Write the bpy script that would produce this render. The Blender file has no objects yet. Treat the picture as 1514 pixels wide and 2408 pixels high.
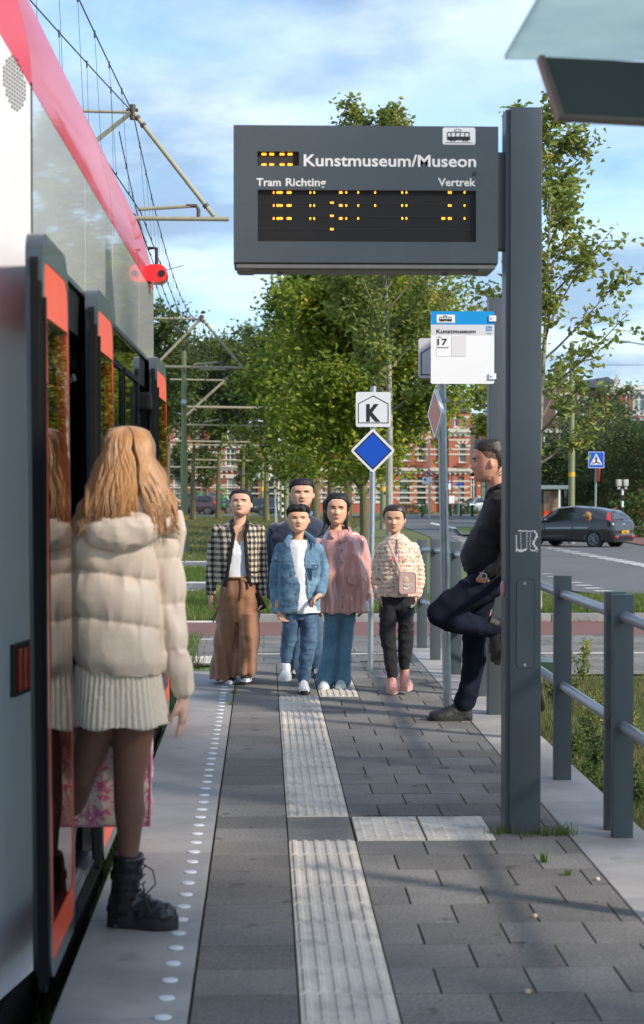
import bpy, bmesh, math, random
import numpy as np
from mathutils import Vector, Matrix, Euler
R = math.radians
SC = bpy.context.scene
COL = SC.collection
random.seed(7); RNG = np.random.default_rng(11)

# ---------------------------------------------------------------- camera, sky, sun, exposure
CAMH = 1.62
YAW, PITCH = R(1.853), R(1.05)
FU = 4234.5                       # focal length in photo units (photo 1514 x 2407 units)
cam_d = bpy.data.cameras.new('camera'); cam = bpy.data.objects.new('camera', cam_d); COL.objects.link(cam)
cam.location = (0, 0, CAMH); cam.rotation_euler = (R(90) - PITCH, 0, -YAW)
cam_d.sensor_fit = 'VERTICAL'; cam_d.sensor_height = 36.0; cam_d.lens = 36.0 * FU / 2407.0
cam_d.clip_start = 0.1; cam_d.clip_end = 3000
cam_d.dof.use_dof = True; cam_d.dof.focus_distance = 14.5; cam_d.dof.aperture_fstop = 4.8
SC.camera = cam

SUN_EL, SUN_AZ = R(31), math.atan2(0.81, -0.585)      # azimuth clockwise from +Y: behind the camera, to the right
sdir = Vector((math.cos(SUN_EL) * math.sin(SUN_AZ), math.cos(SUN_EL) * math.cos(SUN_AZ), math.sin(SUN_EL)))
sd = bpy.data.lights.new('sun', 'SUN'); sun = bpy.data.objects.new('sun', sd); COL.objects.link(sun)
sd.energy = 3.0; sd.angle = R(4.5); sd.color = (1.0, 0.90, 0.77)
sun.rotation_euler = sdir.to_track_quat('Z', 'Y').to_euler(); sun.location = (20, -20, 30)

W_ = bpy.data.worlds.new('World'); SC.world = W_; W_.use_nodes = True
nt = W_.node_tree; nt.nodes.clear()
def N(nt, t, **k):
    n = nt.nodes.new(t)
    for a, b in k.items(): setattr(n, a, b)
    return n
def L(nt, a, b): nt.links.new(a, b)
def mth(nt, op, a, b=None, c=None, clamp=False):
    n = N(nt, 'ShaderNodeMath', operation=op); n.use_clamp = clamp
    for i, v in enumerate((a, b, c)):
        if v is None: continue
        if isinstance(v, (int, float)): n.inputs[i].default_value = v
        else: L(nt, v, n.inputs[i])
    return n.outputs[0]
sky = N(nt, 'ShaderNodeTexSky', sky_type='NISHITA'); sky.sun_disc = False
sky.sun_elevation = SUN_EL; sky.sun_rotation = SUN_AZ; sky.altitude = 0; sky.air_density = 1.0; sky.dust_density = 0.6; sky.ozone_density = 1.6
tc = N(nt, 'ShaderNodeTexCoord'); sp = N(nt, 'ShaderNodeSeparateXYZ'); L(nt, tc.outputs['Generated'], sp.inputs[0])
zz = mth(nt, 'ADD', mth(nt, 'MAXIMUM', sp.outputs[2], 0.0), 0.12)
cb = N(nt, 'ShaderNodeCombineXYZ')
L(nt, mth(nt, 'DIVIDE', sp.outputs[0], zz), cb.inputs[0]); L(nt, mth(nt, 'DIVIDE', sp.outputs[1], zz), cb.inputs[1])
mp = N(nt, 'ShaderNodeMapping'); L(nt, cb.outputs[0], mp.inputs[0]); mp.inputs['Scale'].default_value = (1.1, 0.85, 1); mp.inputs['Location'].default_value = (0.35, 1.9, 0); mp.inputs['Rotation'].default_value = (0, 0, 0.35)
n1 = N(nt, 'ShaderNodeTexNoise'); L(nt, mp.outputs[0], n1.inputs[0]); n1.inputs['Scale'].default_value = 1.15; n1.inputs['Detail'].default_value = 8; n1.inputs['Roughness'].default_value = 0.5; n1.inputs['Distortion'].default_value = 0.25
r1 = N(nt, 'ShaderNodeValToRGB'); L(nt, n1.outputs['Fac'], r1.inputs[0]); r1.color_ramp.elements[0].position = 0.30; r1.color_ramp.elements[1].position = 0.60
n2 = N(nt, 'ShaderNodeTexNoise'); L(nt, mp.outputs[0], n2.inputs[0]); n2.inputs['Scale'].default_value = 1.5; n2.inputs['Detail'].default_value = 7; n2.inputs['Roughness'].default_value = .55
r2 = N(nt, 'ShaderNodeValToRGB'); L(nt, n2.outputs['Fac'], r2.inputs[0])
r2.color_ramp.elements[0].position = 0.41; r2.color_ramp.elements[0].color = (1.7, 2.3, 3.2, 1)
r2.color_ramp.elements[1].position = 0.57; r2.color_ramp.elements[1].color = (3.8, 4.5, 5.4, 1)
sat = N(nt, 'ShaderNodeMix', data_type='RGBA', blend_type='MULTIPLY'); sat.inputs[0].default_value = 1.0
L(nt, sky.outputs[0], sat.inputs[6]); sat.inputs[7].default_value = (0.66, 0.87, 1.02, 1)
mx = N(nt, 'ShaderNodeMix', data_type='RGBA'); L(nt, mth(nt, 'MULTIPLY_ADD', r1.outputs[0], 0.62, .30), mx.inputs[0]); L(nt, sat.outputs[2], mx.inputs[6]); L(nt, r2.outputs[0], mx.inputs[7])
bg = N(nt, 'ShaderNodeBackground'); L(nt, mx.outputs[2], bg.inputs[0]); bg.inputs[1].default_value = 0.14
wo = N(nt, 'ShaderNodeOutputWorld'); L(nt, bg.outputs[0], wo.inputs[0])
SC.view_settings.view_transform = 'Standard'; SC.view_settings.look = 'None'; SC.view_settings.gamma = 1.0
SC.view_settings.exposure = 0.80; SC.view_settings.use_curve_mapping = False
SC.cycles.use_denoising = True
SC.cycles.max_bounces = 8; SC.cycles.transparent_max_bounces = 12

# ---------------------------------------------------------------- photo units <-> world
_f = Vector((math.sin(YAW) * math.cos(PITCH), math.cos(YAW) * math.cos(PITCH), -math.sin(PITCH)))
_r = Vector((math.cos(YAW), -math.sin(YAW), 0)); _u = _r.cross(_f)
CAM = Vector((0, 0, CAMH))
def ray(px, py): return _f + _r * ((px - 757) / FU) + _u * ((1203.5 - py) / FU)
def W(px, py, Y):
    d = ray(px, py); return CAM + d * (Y / d.y)
TY = [(-30, -.30), (12, -.26), (15.5, -.10), (16.4, -.10), (21.6, -.10), (26, -.16), (66, -.87), (165, -1.55), (700, -3.2)]
def T(Y): return float(np.interp(Y, [a for a, b in TY], [b for a, b in TY]))
def G(px, py, z=None):
    """ground point seen at a photo position"""
    d = ray(px, py)
    if z is not None:
        t = (z - CAMH) / d.z; return CAM + d * t
    lo, hi = 1.0, 690.0
    g = lambda Y: (CAM + d * (Y / d.y)).z - T(Y)
    for i in range(60):
        m = (lo + hi) / 2
        if g(m) > 0: lo = m
        else: hi = m
    p = CAM + d * (lo / d.y); return Vector((p.x, p.y, T(p.y)))
def SZ(Y): return Y / FU           # metres per photo unit at depth Y

# ---------------------------------------------------------------- materials
MATS = {}
def pm(name, base, rough=.6, metal=0., var=.12, vs=6., bump=0., bs=60., tone=0., col2=None, c2pos=(.45, .6), c2s=3., spec=.5, coat=0., stretch=None, trans=0., alpha=1., emis=None, sheen=0., sub=0., det=4, coord='Object', bdist=.01, coatr=.05):
    if name in MATS: return MATS[name]
    m = bpy.data.materials.new(name); MATS[name] = m; m.use_nodes = True
    nt = m.node_tree; nt.nodes.clear()
    out = N(nt, 'ShaderNodeOutputMaterial'); b = N(nt, 'ShaderNodeBsdfPrincipled'); L(nt, b.outputs[0], out.inputs[0])
    tcn = N(nt, 'ShaderNodeTexCoord'); src = tcn.outputs[coord]
    if stretch:
        mp = N(nt, 'ShaderNodeMapping'); L(nt, src, mp.inputs[0]); mp.inputs['Scale'].default_value = stretch; src = mp.outputs[0]
    base4 = (*base, 1)
    cur = None
    if col2:
        n = N(nt, 'ShaderNodeTexNoise'); L(nt, src, n.inputs[0]); n.inputs['Scale'].default_value = c2s; n.inputs['Detail'].default_value = 5; n.inputs['Roughness'].default_value = .6
        rr = N(nt, 'ShaderNodeValToRGB'); L(nt, n.outputs['Fac'], rr.inputs[0])
        rr.color_ramp.elements[0].position = c2pos[0]; rr.color_ramp.elements[0].color = base4
        rr.color_ramp.elements[1].position = c2pos[1]; rr.color_ramp.elements[1].color = (*col2, 1)
        cur = rr.outputs[0]
    nz = N(nt, 'ShaderNodeTexNoise'); L(nt, src, nz.inputs[0]); nz.inputs['Scale'].default_value = vs; nz.inputs['Detail'].default_value = det; nz.inputs['Roughness'].default_value = .65
    v = mth(nt, 'MULTIPLY_ADD', nz.outputs['Fac'], 2 * var * 1.6, 1 - var * 1.6)
    if tone:
        at = N(nt, 'ShaderNodeAttribute', attribute_name='tone')
        v = mth(nt, 'MULTIPLY', v, mth(nt, 'MULTIPLY_ADD', at.outputs['Fac'], 2 * tone, 1 - tone))
    vm = N(nt, 'ShaderNodeVectorMath', operation='SCALE')
    if cur is not None: L(nt, cur, vm.inputs[0])
    else: vm.inputs[0].default_value = base
    L(nt, v, vm.inputs['Scale']); L(nt, vm.outputs[0], b.inputs['Base Color'])
    b.inputs['Roughness'].default_value = rough; b.inputs['Metallic'].default_value = metal
    b.inputs['Specular IOR Level'].default_value = spec
    b.inputs['Coat Weight'].default_value = coat; b.inputs['Coat Roughness'].default_value = coatr
    b.inputs['Transmission Weight'].default_value = trans; b.inputs['Alpha'].default_value = alpha
    if sheen: b.inputs['Sheen Weight'].default_value = sheen
    if sub: b.inputs['Subsurface Weight'].default_value = sub; b.inputs['Subsurface Radius'].default_value = (.02, .008, .004); b.inputs['Subsurface Scale'].default_value = .5
    if emis: b.inputs['Emission Color'].default_value = (*emis[0], 1); b.inputs['Emission Strength'].default_value = emis[1]
    if bump:
        nb = N(nt, 'ShaderNodeTexNoise'); L(nt, src, nb.inputs[0]); nb.inputs['Scale'].default_value = bs; nb.inputs['Detail'].default_value = 4
        bp = N(nt, 'ShaderNodeBump'); L(nt, nb.outputs['Fac'], bp.inputs['Height']); bp.inputs['Strength'].default_value = bump; bp.inputs['Distance'].default_value = bdist
        L(nt, bp.outputs[0], b.inputs['Normal'])
    return m
def bsdf(m): return next(n for n in m.node_tree.nodes if n.type == 'BSDF_PRINCIPLED')

# ---------------------------------------------------------------- object helpers
def tag(o, label=None, cat=None, group=None, kind=None):
    if label: o['label'] = label
    if cat: o['category'] = cat
    if group: o['group'] = group
    if kind: o['kind'] = kind
    return o
def empty(name, loc, label, cat, group=None, rz=0.):
    o = bpy.data.objects.new(name, None); COL.objects.link(o); o.location = loc; o.rotation_euler = (0, 0, rz)
    o.empty_display_size = .2
    return tag(o, label, cat, group)
def link(name, me, m, parent=None, label=None, loc=None, smooth=False):
    """me in the parent's local coordinates (or world if there is none)"""
    o = bpy.data.objects.new(name, me); COL.objects.link(o)
    if m is not None:
        if isinstance(m, (list, tuple)):
            for q in m: me.materials.append(q)
        else: me.materials.append(m)
    if parent is not None: o.parent = parent
    if loc is not None: o.location = loc
    if label: o['label'] = label
    me.polygons.foreach_set('use_smooth', [bool(smooth)] * len(me.polygons))
    return o
class MB:
    """collects simple solids into one mesh"""
    def __init__(s): s.v = []; s.f = []; s.mi = []; s.cur = 0
    def add(s, vs, fs):
        o = len(s.v); s.v += [tuple(v) for v in vs]
        s.f += [tuple(i + o for i in f) for f in fs]; s.mi += [s.cur] * len(fs); return s
    def box(s, x0, x1, y0, y1, z0, z1, rot=None, bev=0.):
        if bev > 0:
            bm = bmesh.new(); bmesh.ops.create_cube(bm, size=1)
            for v in bm.verts: v.co = Vector(((x0 + x1) / 2 + v.co.x * (x1 - x0), (y0 + y1) / 2 + v.co.y * (y1 - y0), (z0 + z1) / 2 + v.co.z * (z1 - z0)))
            bmesh.ops.bevel(bm, geom=bm.edges[:], offset=bev, segments=2, affect='EDGES', profile=.6)
            vs = [v.co.copy() for v in bm.verts]; bm.verts.index_update(); fs = [[v.index for v in f.verts] for f in bm.faces]; bm.free()
        else:
            vs = [Vector((x, y, z)) for x in (x0, x1) for y in (y0, y1) for z in (z0, z1)]
            fs = [(0, 1, 3, 2), (4, 6, 7, 5), (0, 4, 5, 1), (2, 3, 7, 6), (0, 2, 6, 4), (1, 5, 7, 3)]
        if rot is not None:
            c = Vector(((x0 + x1) / 2, (y0 + y1) / 2, (z0 + z1) / 2)); vs = [c + rot @ (v - c) for v in vs]
        return s.add(vs, fs)
    def tube(s, pts, r, n=10, caps=True, dome=False):
        pts = [Vector(p) for p in pts]; k = len(pts)
        rs = [r] * k if not isinstance(r, list) else list(r)
        if dome:
            d0 = (pts[0] - pts[1]).normalized(); d1 = (pts[-1] - pts[-2]).normalized()
            a = rs[0] if not isinstance(rs[0], tuple) else min(rs[0]); b = rs[-1] if not isinstance(rs[-1], tuple) else min(rs[-1])
            sc = lambda q, f: q * f if not isinstance(q, tuple) else (q[0] * f, q[1] * f)
            pts = [pts[0] + d0 * a * .85, pts[0] + d0 * a * .5] + pts + [pts[-1] + d1 * b * .5, pts[-1] + d1 * b * .85]
            rs = [sc(rs[0], .45), sc(rs[0], .85)] + rs + [sc(rs[-1], .85), sc(rs[-1], .45)]; k += 4
        rings = []; up = None
        for i, p in enumerate(pts):
            t = (pts[min(i + 1, k - 1)] - pts[max(i - 1, 0)]).normalized()
            if up is None:
                up = Vector((0, 1, 0)) if abs(t.y) < .9 else Vector((1, 0, 0))
            up = (up - t * up.dot(t)); up = up.normalized() if up.length > 1e-6 else t.orthogonal().normalized()
            sd_ = t.cross(up).normalized()
            ru, rv = (rs[i] if isinstance(rs[i], tuple) else (rs[i], rs[i]))
            rings.append([p + sd_ * (math.cos(2 * math.pi * j / n) * ru) + up * (math.sin(2 * math.pi * j / n) * rv) for j in range(n)])
        return s.loft(rings, caps)
    def loft(s, rings, caps=True, closed=True):
        n = len(rings[0]); vs = [v for r in rings for v in r]; fs = []
        for i in range(len(rings) - 1):
            for j in range(n if closed else n - 1):
                a = i * n + j; b = i * n + (j + 1) % n; fs.append((a, b, b + n, a + n))
        if caps:
            fs.append(tuple(range(n - 1, -1, -1))); fs.append(tuple((len(rings) - 1) * n + j for j in range(n)))
        return s.add(vs, fs)
    def ball(s, c, r, nu=16, nv=10, rot=None):
        c = Vector(c); r = (r, r, r) if isinstance(r, (int, float)) else r
        rings = []
        for i in range(1, nv):
            a = math.pi * i / nv
            ring = []
            for j in range(nu):
                b = 2 * math.pi * j / nu
                v = Vector((math.sin(a) * math.cos(b) * r[0], math.sin(a) * math.sin(b) * r[1], -math.cos(a) * r[2]))
                if rot is not None: v = rot @ v
                ring.append(c + v)
            rings.append(ring)
        bot = Vector((0, 0, -r[2])); top = Vector((0, 0, r[2]))
        if rot is not None: bot = rot @ bot; top = rot @ top
        o = len(s.v); s.loft(rings, caps=False)
        s.v += [tuple(c + bot), tuple(c + top)]; ib = len(s.v) - 2; it = len(s.v) - 1
        for j in range(nu):
            s.f.append((ib, o + (j + 1) % nu, o + j)); s.mi.append(s.cur)
            q = o + (nv - 2) * nu; s.f.append((it, q + j, q + (j + 1) % nu)); s.mi.append(s.cur)
        return s
    def prism(s, pts, ax, d0, d1):
        """extrude 2-D outline; ax 'y': pts are (x,z); 'x': (y,z); 'z': (x,y)"""
        def q(p, d): return {'y': (p[0], d, p[1]), 'x': (d, p[0], p[1]), 'z': (p[0], p[1], d)}[ax]
        n = len(pts); vs = [q(p, d0) for p in pts] + [q(p, d1) for p in pts]
        fs = [(i, (i + 1) % n, (i + 1) % n + n, i + n) for i in range(n)] + [tuple(range(n - 1, -1, -1)), tuple(range(n, 2 * n))]
        return s.add(vs, fs)
    def mesh(s, name='mesh', org=None):
        me = bpy.data.meshes.new(name); vs = s.v
        if org is not None: vs = [(v[0] - org[0], v[1] - org[1], v[2] - org[2]) for v in vs]
        me.from_pydata(vs, [], s.f); me.update()
        bm = bmesh.new(); bm.from_mesh(me); bmesh.ops.recalc_face_normals(bm, faces=bm.faces[:]); bm.to_mesh(me); bm.free()
        if any(s.mi) and len(me.polygons) == len(s.mi): me.polygons.foreach_set('material_index', s.mi)
        return me
    def obj(s, name, m, parent=None, label=None, smooth=False, org=None):
        if org is None and parent is not None: org = parent.get('_org', None)
        me = s.mesh(name, org)
        o = link(name, me, m, parent, label)
        if parent is not None and org is not None: o['_org'] = [float(c) for c in org]
        if smooth: autosmooth(me)
        return o
def autosmooth(me, ang=35):
    me.polygons.foreach_set('use_smooth', [True] * len(me.polygons))
    try: me.set_sharp_from_angle(angle=R(ang))
    except Exception: pass
def thing(name, loc, label, cat, group=None):
    """Empty whose children are modelled in world coordinates"""
    o = empty(name, loc, label, cat, group); o['_org'] = [float(c) for c in loc]; return o
def solo(mb, name, m, loc, label, cat, group=None, kind=None, smooth=False):
    o = mb.obj(name, m, None, smooth=smooth, org=loc); o.location = loc; tag(o, label, cat, group, kind); return o
def npmesh(name, V, F, tone=None):
    """V (n,3), F (m,k) arrays"""
    me = bpy.data.meshes.new(name); V = np.asarray(V, dtype=np.float32); F = np.asarray(F, dtype=np.int32)
    me.vertices.add(len(V)); me.vertices.foreach_set('co', V.ravel())
    k = F.shape[1]; me.loops.add(F.size); me.loops.foreach_set('vertex_index', F.ravel())
    me.polygons.add(len(F)); me.polygons.foreach_set('loop_start', np.arange(len(F), dtype=np.int32) * k)
    try: me.polygons.foreach_set('loop_total', np.full(len(F), k, dtype=np.int32))
    except Exception: pass
    if tone is not None:
        a = me.attributes.new('tone', 'FLOAT', 'POINT'); a.data.foreach_set('value', np.asarray(tone, dtype=np.float32))
    me.update(calc_edges=True); return me
def drape(name, poly, lift, m, smooth=False, kind='structure', extra=(), top=None):
    """flat sheet over the terrain from an outline in (X, Y)"""
    bm = bmesh.new(); bm.faces.new([bm.verts.new((p[0], p[1], 0)) for p in poly])
    for a, b in list(TY) + [(e, 0) for e in extra]:
        bmesh.ops.bisect_plane(bm, geom=bm.verts[:] + bm.edges[:] + bm.faces[:], plane_co=(0, a, 0), plane_no=(0, 1, 0))
    for v in bm.verts: v.co.z = (top(v.co.y) if top else T(v.co.y)) + lift
    bmesh.ops.recalc_face_normals(bm, faces=bm.faces[:])
    for f in bm.faces:
        if f.normal.z < 0: f.normal_flip()
    me = bpy.data.meshes.new(name); bm.to_mesh(me); bm.free()
    o = link(name, me, m); 
    if kind: o['kind'] = kind
    return o
def upoly(pts): return [tuple(G(*p).xy) for p in pts]

def text_mb(body, size, m4, extr=.0015, bold=0., name='text', align='LEFT', sx=1.):
    """letters as a mesh; m4 maps the text's xy plane to the world"""
    cu = bpy.data.curves.new('t', 'FONT'); cu.body = body; cu.size = size; cu.extrude = extr; cu.offset = bold; cu.align_x = align; cu.resolution_u = 3
    o = bpy.data.objects.new('t', cu); COL.objects.link(o); dg = bpy.context.evaluated_depsgraph_get(); dg.update()
    me = bpy.data.meshes.new_from_object(o.evaluated_get(dg)); bpy.data.objects.remove(o)
    me.transform(Matrix.Scale(sx, 4, (1, 0, 0))); me.transform(m4); me.name = name; me.materials.clear(); return me
def M_front(x, y, z): return Matrix.Translation((x, y, z)) @ Matrix.Rotation(R(90), 4, 'X')      # text facing -Y
# ================================================================ shared materials
GREY = pm('anthracite_paint', (.066, .083, .094), rough=.42, var=.10, vs=3, bump=.08, bs=120, spec=.4)
GREY2 = pm('anthracite_paint_dark', (.03, .036, .042), rough=.5, var=.1)
GALV = pm('galvanised_steel', (.42, .46, .48), rough=.42, metal=.75, var=.22, vs=14, bump=.1, bs=70)
STEEL = pm('silver_paint', (.36, .39, .43), rough=.33, metal=.55, var=.06, vs=6)
WHITE = pm('white_enamel', (.78, .79, .80), rough=.32, var=.03, vs=3)
BLACK = pm('black_plastic', (.012, .012, .013), rough=.5, var=.1)
SIGNBLUE = pm('sign_blue', (.005, .085, .50), rough=.35, var=.05)
SIGNRED = pm('sign_red', (.55, .018, .02), rough=.35, var=.05)
OLIVE = pm('olive_mast_paint', (.20, .22, .11), rough=.5, var=.12, vs=2, spec=.4)
TUBEM = pm('weathered_tube', (.32, .285, .20), rough=.55, var=.18, vs=9)
WIREM = pm('copper_wire', (.03, .045, .042), rough=.6)
BRKT = pm('bracket_brown', (.09, .07, .055), rough=.6, metal=.3)
CONC = pm('concrete_light', (.37, .35, .33), rough=.75, var=.13, vs=3.5, bump=.12, bs=90, col2=(.25, .24, .232), c2pos=(.42, .62), c2s=1.4)
CONCG = pm('concrete_grey', (.285, .275, .268), rough=.72, var=.12, vs=4, bump=.12, bs=90, col2=(.215, .21, .207), c2pos=(.42, .62), c2s=1.6)
PAVER = pm('paver_dark', (.192, .182, .170), rough=.92, var=.48, vs=70, spec=.2, bump=.9, col2=(.155, .147, .138), c2pos=(.40, .62), c2s=2.2, bs=160, tone=.17, det=3, bdist=.004)
def spots(m, sc, lo, hi, c, amt):
    nt_ = m.node_tree; b_ = bsdf(m); cur = b_.inputs['Base Color'].links[0].from_socket; t_ = N(nt_, 'ShaderNodeTexCoord')
    for s_, l_, h_ in ((sc, lo, hi), (sc * 4.3, lo + .02, hi + .02)):
        n_ = N(nt_, 'ShaderNodeTexNoise'); L(nt_, t_.outputs['Object'], n_.inputs[0]); n_.inputs['Scale'].default_value = s_; n_.inputs['Detail'].default_value = 3
        r_ = N(nt_, 'ShaderNodeValToRGB'); L(nt_, n_.outputs['Fac'], r_.inputs[0]); r_.color_ramp.elements[0].position = l_; r_.color_ramp.elements[1].position = h_
        x_ = N(nt_, 'ShaderNodeMix', data_type='RGBA'); L(nt_, mth(nt_, 'MULTIPLY', r_.outputs[0], amt), x_.inputs[0]); L(nt_, cur, x_.inputs[6]); x_.inputs[7].default_value = (*c, 1); cur = x_.outputs[2]
    L(nt_, cur, b_.inputs['Base Color'])
spots(PAVER, 6.5, .66, .70, (.05, .047, .043), .55); spots(CONCG, 5.0, .64, .72, (.16, .15, .14), .5); spots(CONC, 7.0, .66, .72, (.2, .19, .17), .5)
TACT = pm('tactile_cream', (.60, .54, .46), rough=.72, var=.16, vs=9, bump=.15, bs=120, tone=.09, col2=(.38, .35, .31), c2pos=(.5, .68), c2s=5)
SOIL = pm('joint_soil', (.03, .028, .02), rough=.95, var=.3, vs=20, col2=(.05, .07, .02), c2pos=(.55, .65), c2s=6)
GRASSG = pm('grass_ground', (.10, .14, .035), rough=.95, var=.30, vs=1.4, bump=.5, bs=14, col2=(.13, .125, .05), c2pos=(.42, .62), c2s=.35, bdist=.05)
ASPH = pm('asphalt', (.115, .118, .12), rough=.85, var=.10, vs=1.5, bump=.2, bs=60, col2=(.095, .098, .10), c2s=.4)
REDAS = pm('red_asphalt', (.165, .075, .062), rough=.85, var=.12, vs=5, bump=.2, bs=60)
PAINT = pm('road_paint', (.62, .62, .60), rough=.7, var=.12, vs=8)
KERBM = pm('kerb_concrete', (.22, .215, .205), rough=.85, var=.2, vs=9)

# ================================================================ ground
ys = [-40, -10, 5, 12, 15.5, 16.4, 21.6, 26, 40, 66, 100, 165, 300, 700]
V = []; F = []
xs = [-400, -60, -12, -4, 0, 4, 12, 60, 400]
for i, y in enumerate(ys):
    for x in xs: V.append((x, y, T(y) - .012))
for i in range(len(ys) - 1):
    for j in range(len(xs) - 1):
        a = i * len(xs) + j; F.append((a, a + 1, a + 1 + len(xs), a + len(xs)))
o = link('ground', npmesh('ground', V, F), GRASSG); o['kind'] = 'structure'

# platform body
XE0, XE1, XR0, XR1 = -.640, -.228, 1.377, 1.752
YEND = 15.7
mb = MB(); mb.box(XE1, XR0, -3, YEND, -.34, -.012); o = solo(mb, 'platform_base', SOIL, (0, 0, 0), None, None, kind='structure')
def slab_row(name, x0, x1, m, L_, y0, y1, taper=None):
    mb = MB(); y = y0
    while y < y1 - .01:
        e = min(y + L_, y1)
        mb.box(x0 + .002, x1 - .002, y + .003, e - .003, -.36, 0.0, bev=.006); y = e
    o = solo(mb, name, m, (0, 0, 0), None, None, kind='structure', smooth=True); return o
slab_row('platform_edge', XE0, XE1, CONCG, 1.2, -3, 15.2)
slab_row('platform_border', XR0 + .01, XR1, CONC, 2.05, -3.35, 17.2)
# small ramp at the end of the edge
# studs along the edge: dots are inlaid markings of the platform
mb = MB(); y = 4.4
while y < 15.0:
    c = Vector((-.304, y, .0))
    rings = []
    for rr, zz_ in ((.027, .0005), (.0255, .0035), (.015, .005), (.004, .0055)):
        rings.append([c + Vector((math.cos(t * math.pi / 10) * rr, math.sin(t * math.pi / 10) * rr, zz_)) for t in range(20)])
    mb.loft(rings); y += .2005
DOTM = pm('stud_white', (.60, .62, .66), rough=.5, var=.08)
solo(mb, 'platform_edge_dots', DOTM, (0, 0, 0), None, None, kind='structure', smooth=True)

# pavers
def tile(x0, x1, y0, y1, z, ch=.0025):
    g = .0018
    x0 += g; x1 -= g; y0 += g; y1 -= g
    return [(x0, y0, z - .009), (x1, y0, z - .009), (x1, y1, z - .009), (x0, y1, z - .009), (x0 + ch, y0 + ch, z), (x1 - ch, y0 + ch, z), (x1 - ch, y1 - ch, z), (x0 + ch, y1 - ch, z)]
TF = [(4, 5, 6, 7), (0, 1, 5, 4), (1, 2, 6, 5), (2, 3, 7, 6), (3, 0, 4, 7)]
def tiles_obj(name, rects, m, zf=lambda: random.uniform(-.0012, .0012), top=None, topx=None):
    V = []; F = []; tn = []
    for (x0, x1, y0, y1) in rects:
        o_ = len(V); z = zf(); vs = tile(x0, x1, y0, y1, z)
        if top: vs = [(v[0], v[1], v[2] + (-.085 if topx and (x0 > topx or x1 < XE1) else top(v[1]))) for v in vs]
        V += vs; F += [tuple(i + o_ for i in f) for f in TF]; t = random.random(); tn += [t] * 8
    o = link(name, npmesh(name, V, F, tn), m); o['kind'] = 'structure'; return o
S1a, S1b = (.108, .410)[0], .410
rects = []
y = 3.2 - .03; k = 0
ROW0 = 8.03 - .3 * 17
y = ROW0; k = 0
while y < YEND - .05:
    y1 = y + .3; ym = (y + y1) / 2
    if y1 > 2.0:
        # left column between the edge slab and the tactile strip
        rects.append((XE1 + .004, S1a, y, y1))
        x = S1b; xa = x
        blocked = []
        if 8.0 < ym < 8.6: blocked.append((.415, 1.045))
        if ym > 13.33: blocked.append((.41, .712))
        if ym > 13.33: rects.append((S1a, S1b, y, y1))
        if 8.0 < ym < 8.6: rects.append((S1a, S1b, y, y1))
        st = [XR0 + .006]
        segs = [(S1b, XR0 + .006)]
        for b0, b1 in blocked:
            ns = []
            for s0, s1 in segs:
                if b1 <= s0 or b0 >= s1: ns.append((s0, s1)); continue
                if b0 - s0 > .02: ns.append((s0, b0))
                if s1 - b1 > .02: ns.append((b1, s1))
            segs = ns
        off = (k % 2) * .15
        for s0, s1 in segs:
            cuts = [s0] + [c for c in [S1b + off + .3 * q for q in range(-1, 6)] if s0 + .03 < c < s1 - .03] + [s1]
            for a, b in zip(cuts[:-1], cuts[1:]): rects.append((a, b, y, y1))
    y = y1; k += 1
tiles_obj('platform_paving', rects, PAVER)

# tactile paving: ribbed and studded tiles with real relief
def ribbed(x0, x1, y0, y1, nr, z0, V, F, tn):
    """one ribbed tile: profile across x, 0.3 long"""
    g = .002; xs_ = [x0 + g]; zs = [-.006]
    xs_.append(x0 + g + .003); zs.append(0)
    pw = (x1 - x0 - .01) / nr; h = .0062
    for r_ in range(nr):
        c = x0 + .005 + pw * (r_ + .5)
        for dx, dz in ((-.0135, 0), (-.009, h), (.006, h), (.0105, 0)): xs_.append(c + dx); zs.append(dz)
    xs_.append(x1 - g - .003); zs.append(0); xs_.append(x1 - g); zs.append(-.006)
    yy = [(y0 + g, -.006), (y0 + g + .004, 0), (y0 + .014, 1), (y1 - .014, 1), (y1 - g - .004, 0), (y1 - g, -.006)]
    o_ = len(V); n = len(xs_); t = random.random()
    for (y_, w) in yy:
        for x_, z_ in zip(xs_, zs):
            z = z_ if w == 1 else min(z_, w) if z_ <= 0 else w
            V.append((x_, y_, z + z0)); tn.append(t)
    for i in range(len(yy) - 1):
        for j in range(n - 1):
            a = o_ + i * n + j; F.append((a, a + 1, a + 1 + n, a + n))
V = []; F = []; tn = []
y = 8.03
while y > 2.2: y -= .3; ribbed(.108, .410, y, y + .3, 6, .002 + random.uniform(0, .001), V, F, tn)
y = 8.605
while y < 13.3: ribbed(.108, .410, y, y + .2985, 7, .002 + random.uniform(0, .001), V, F, tn); y += .2985
y = 13.36
while y < 15.3: ribbed(.414, .712, y, y + .2985, 6, .002, V, F, tn); y += .2985
o = link('tactile_paving', npmesh('tactile', V, F, tn), TACT); o['kind'] = 'structure'
V = []; F = []; tn = []
for x0, x1 in ((.417, .729), (.733, 1.045)):
    o_ = len(V); t = random.random()
    vs = tile(x0, x1, 8.035, 8.59, .003); V += vs; F += [tuple(i + o_ for i in f) for f in TF]; tn += [t] * 8
    for i in range(5):
        for j in range(9):
            cx, cy = x0 + .035 + i * .0605, 8.065 + j * .0617
            n = 8; q = len(V)
            for rr, zz_ in ((.0125, .003), (.0085, .0075)):
                for a in range(n): V.append((cx + math.cos(a * math.pi / 4) * rr, cy + math.sin(a * math.pi / 4) * rr, zz_)); tn.append(t)
            for a in range(n): F.append((q + a, q + (a + 1) % n, q + n + (a + 1) % n, q + n + a))
            F.append((q + n, q + n + 1, q + n + 2, q + n + 3)); F.append((q + n, q + n + 3, q + n + 4, q + n + 7)); F.append((q + n + 4, q + n + 5, q + n + 6, q + n + 7))
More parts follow.
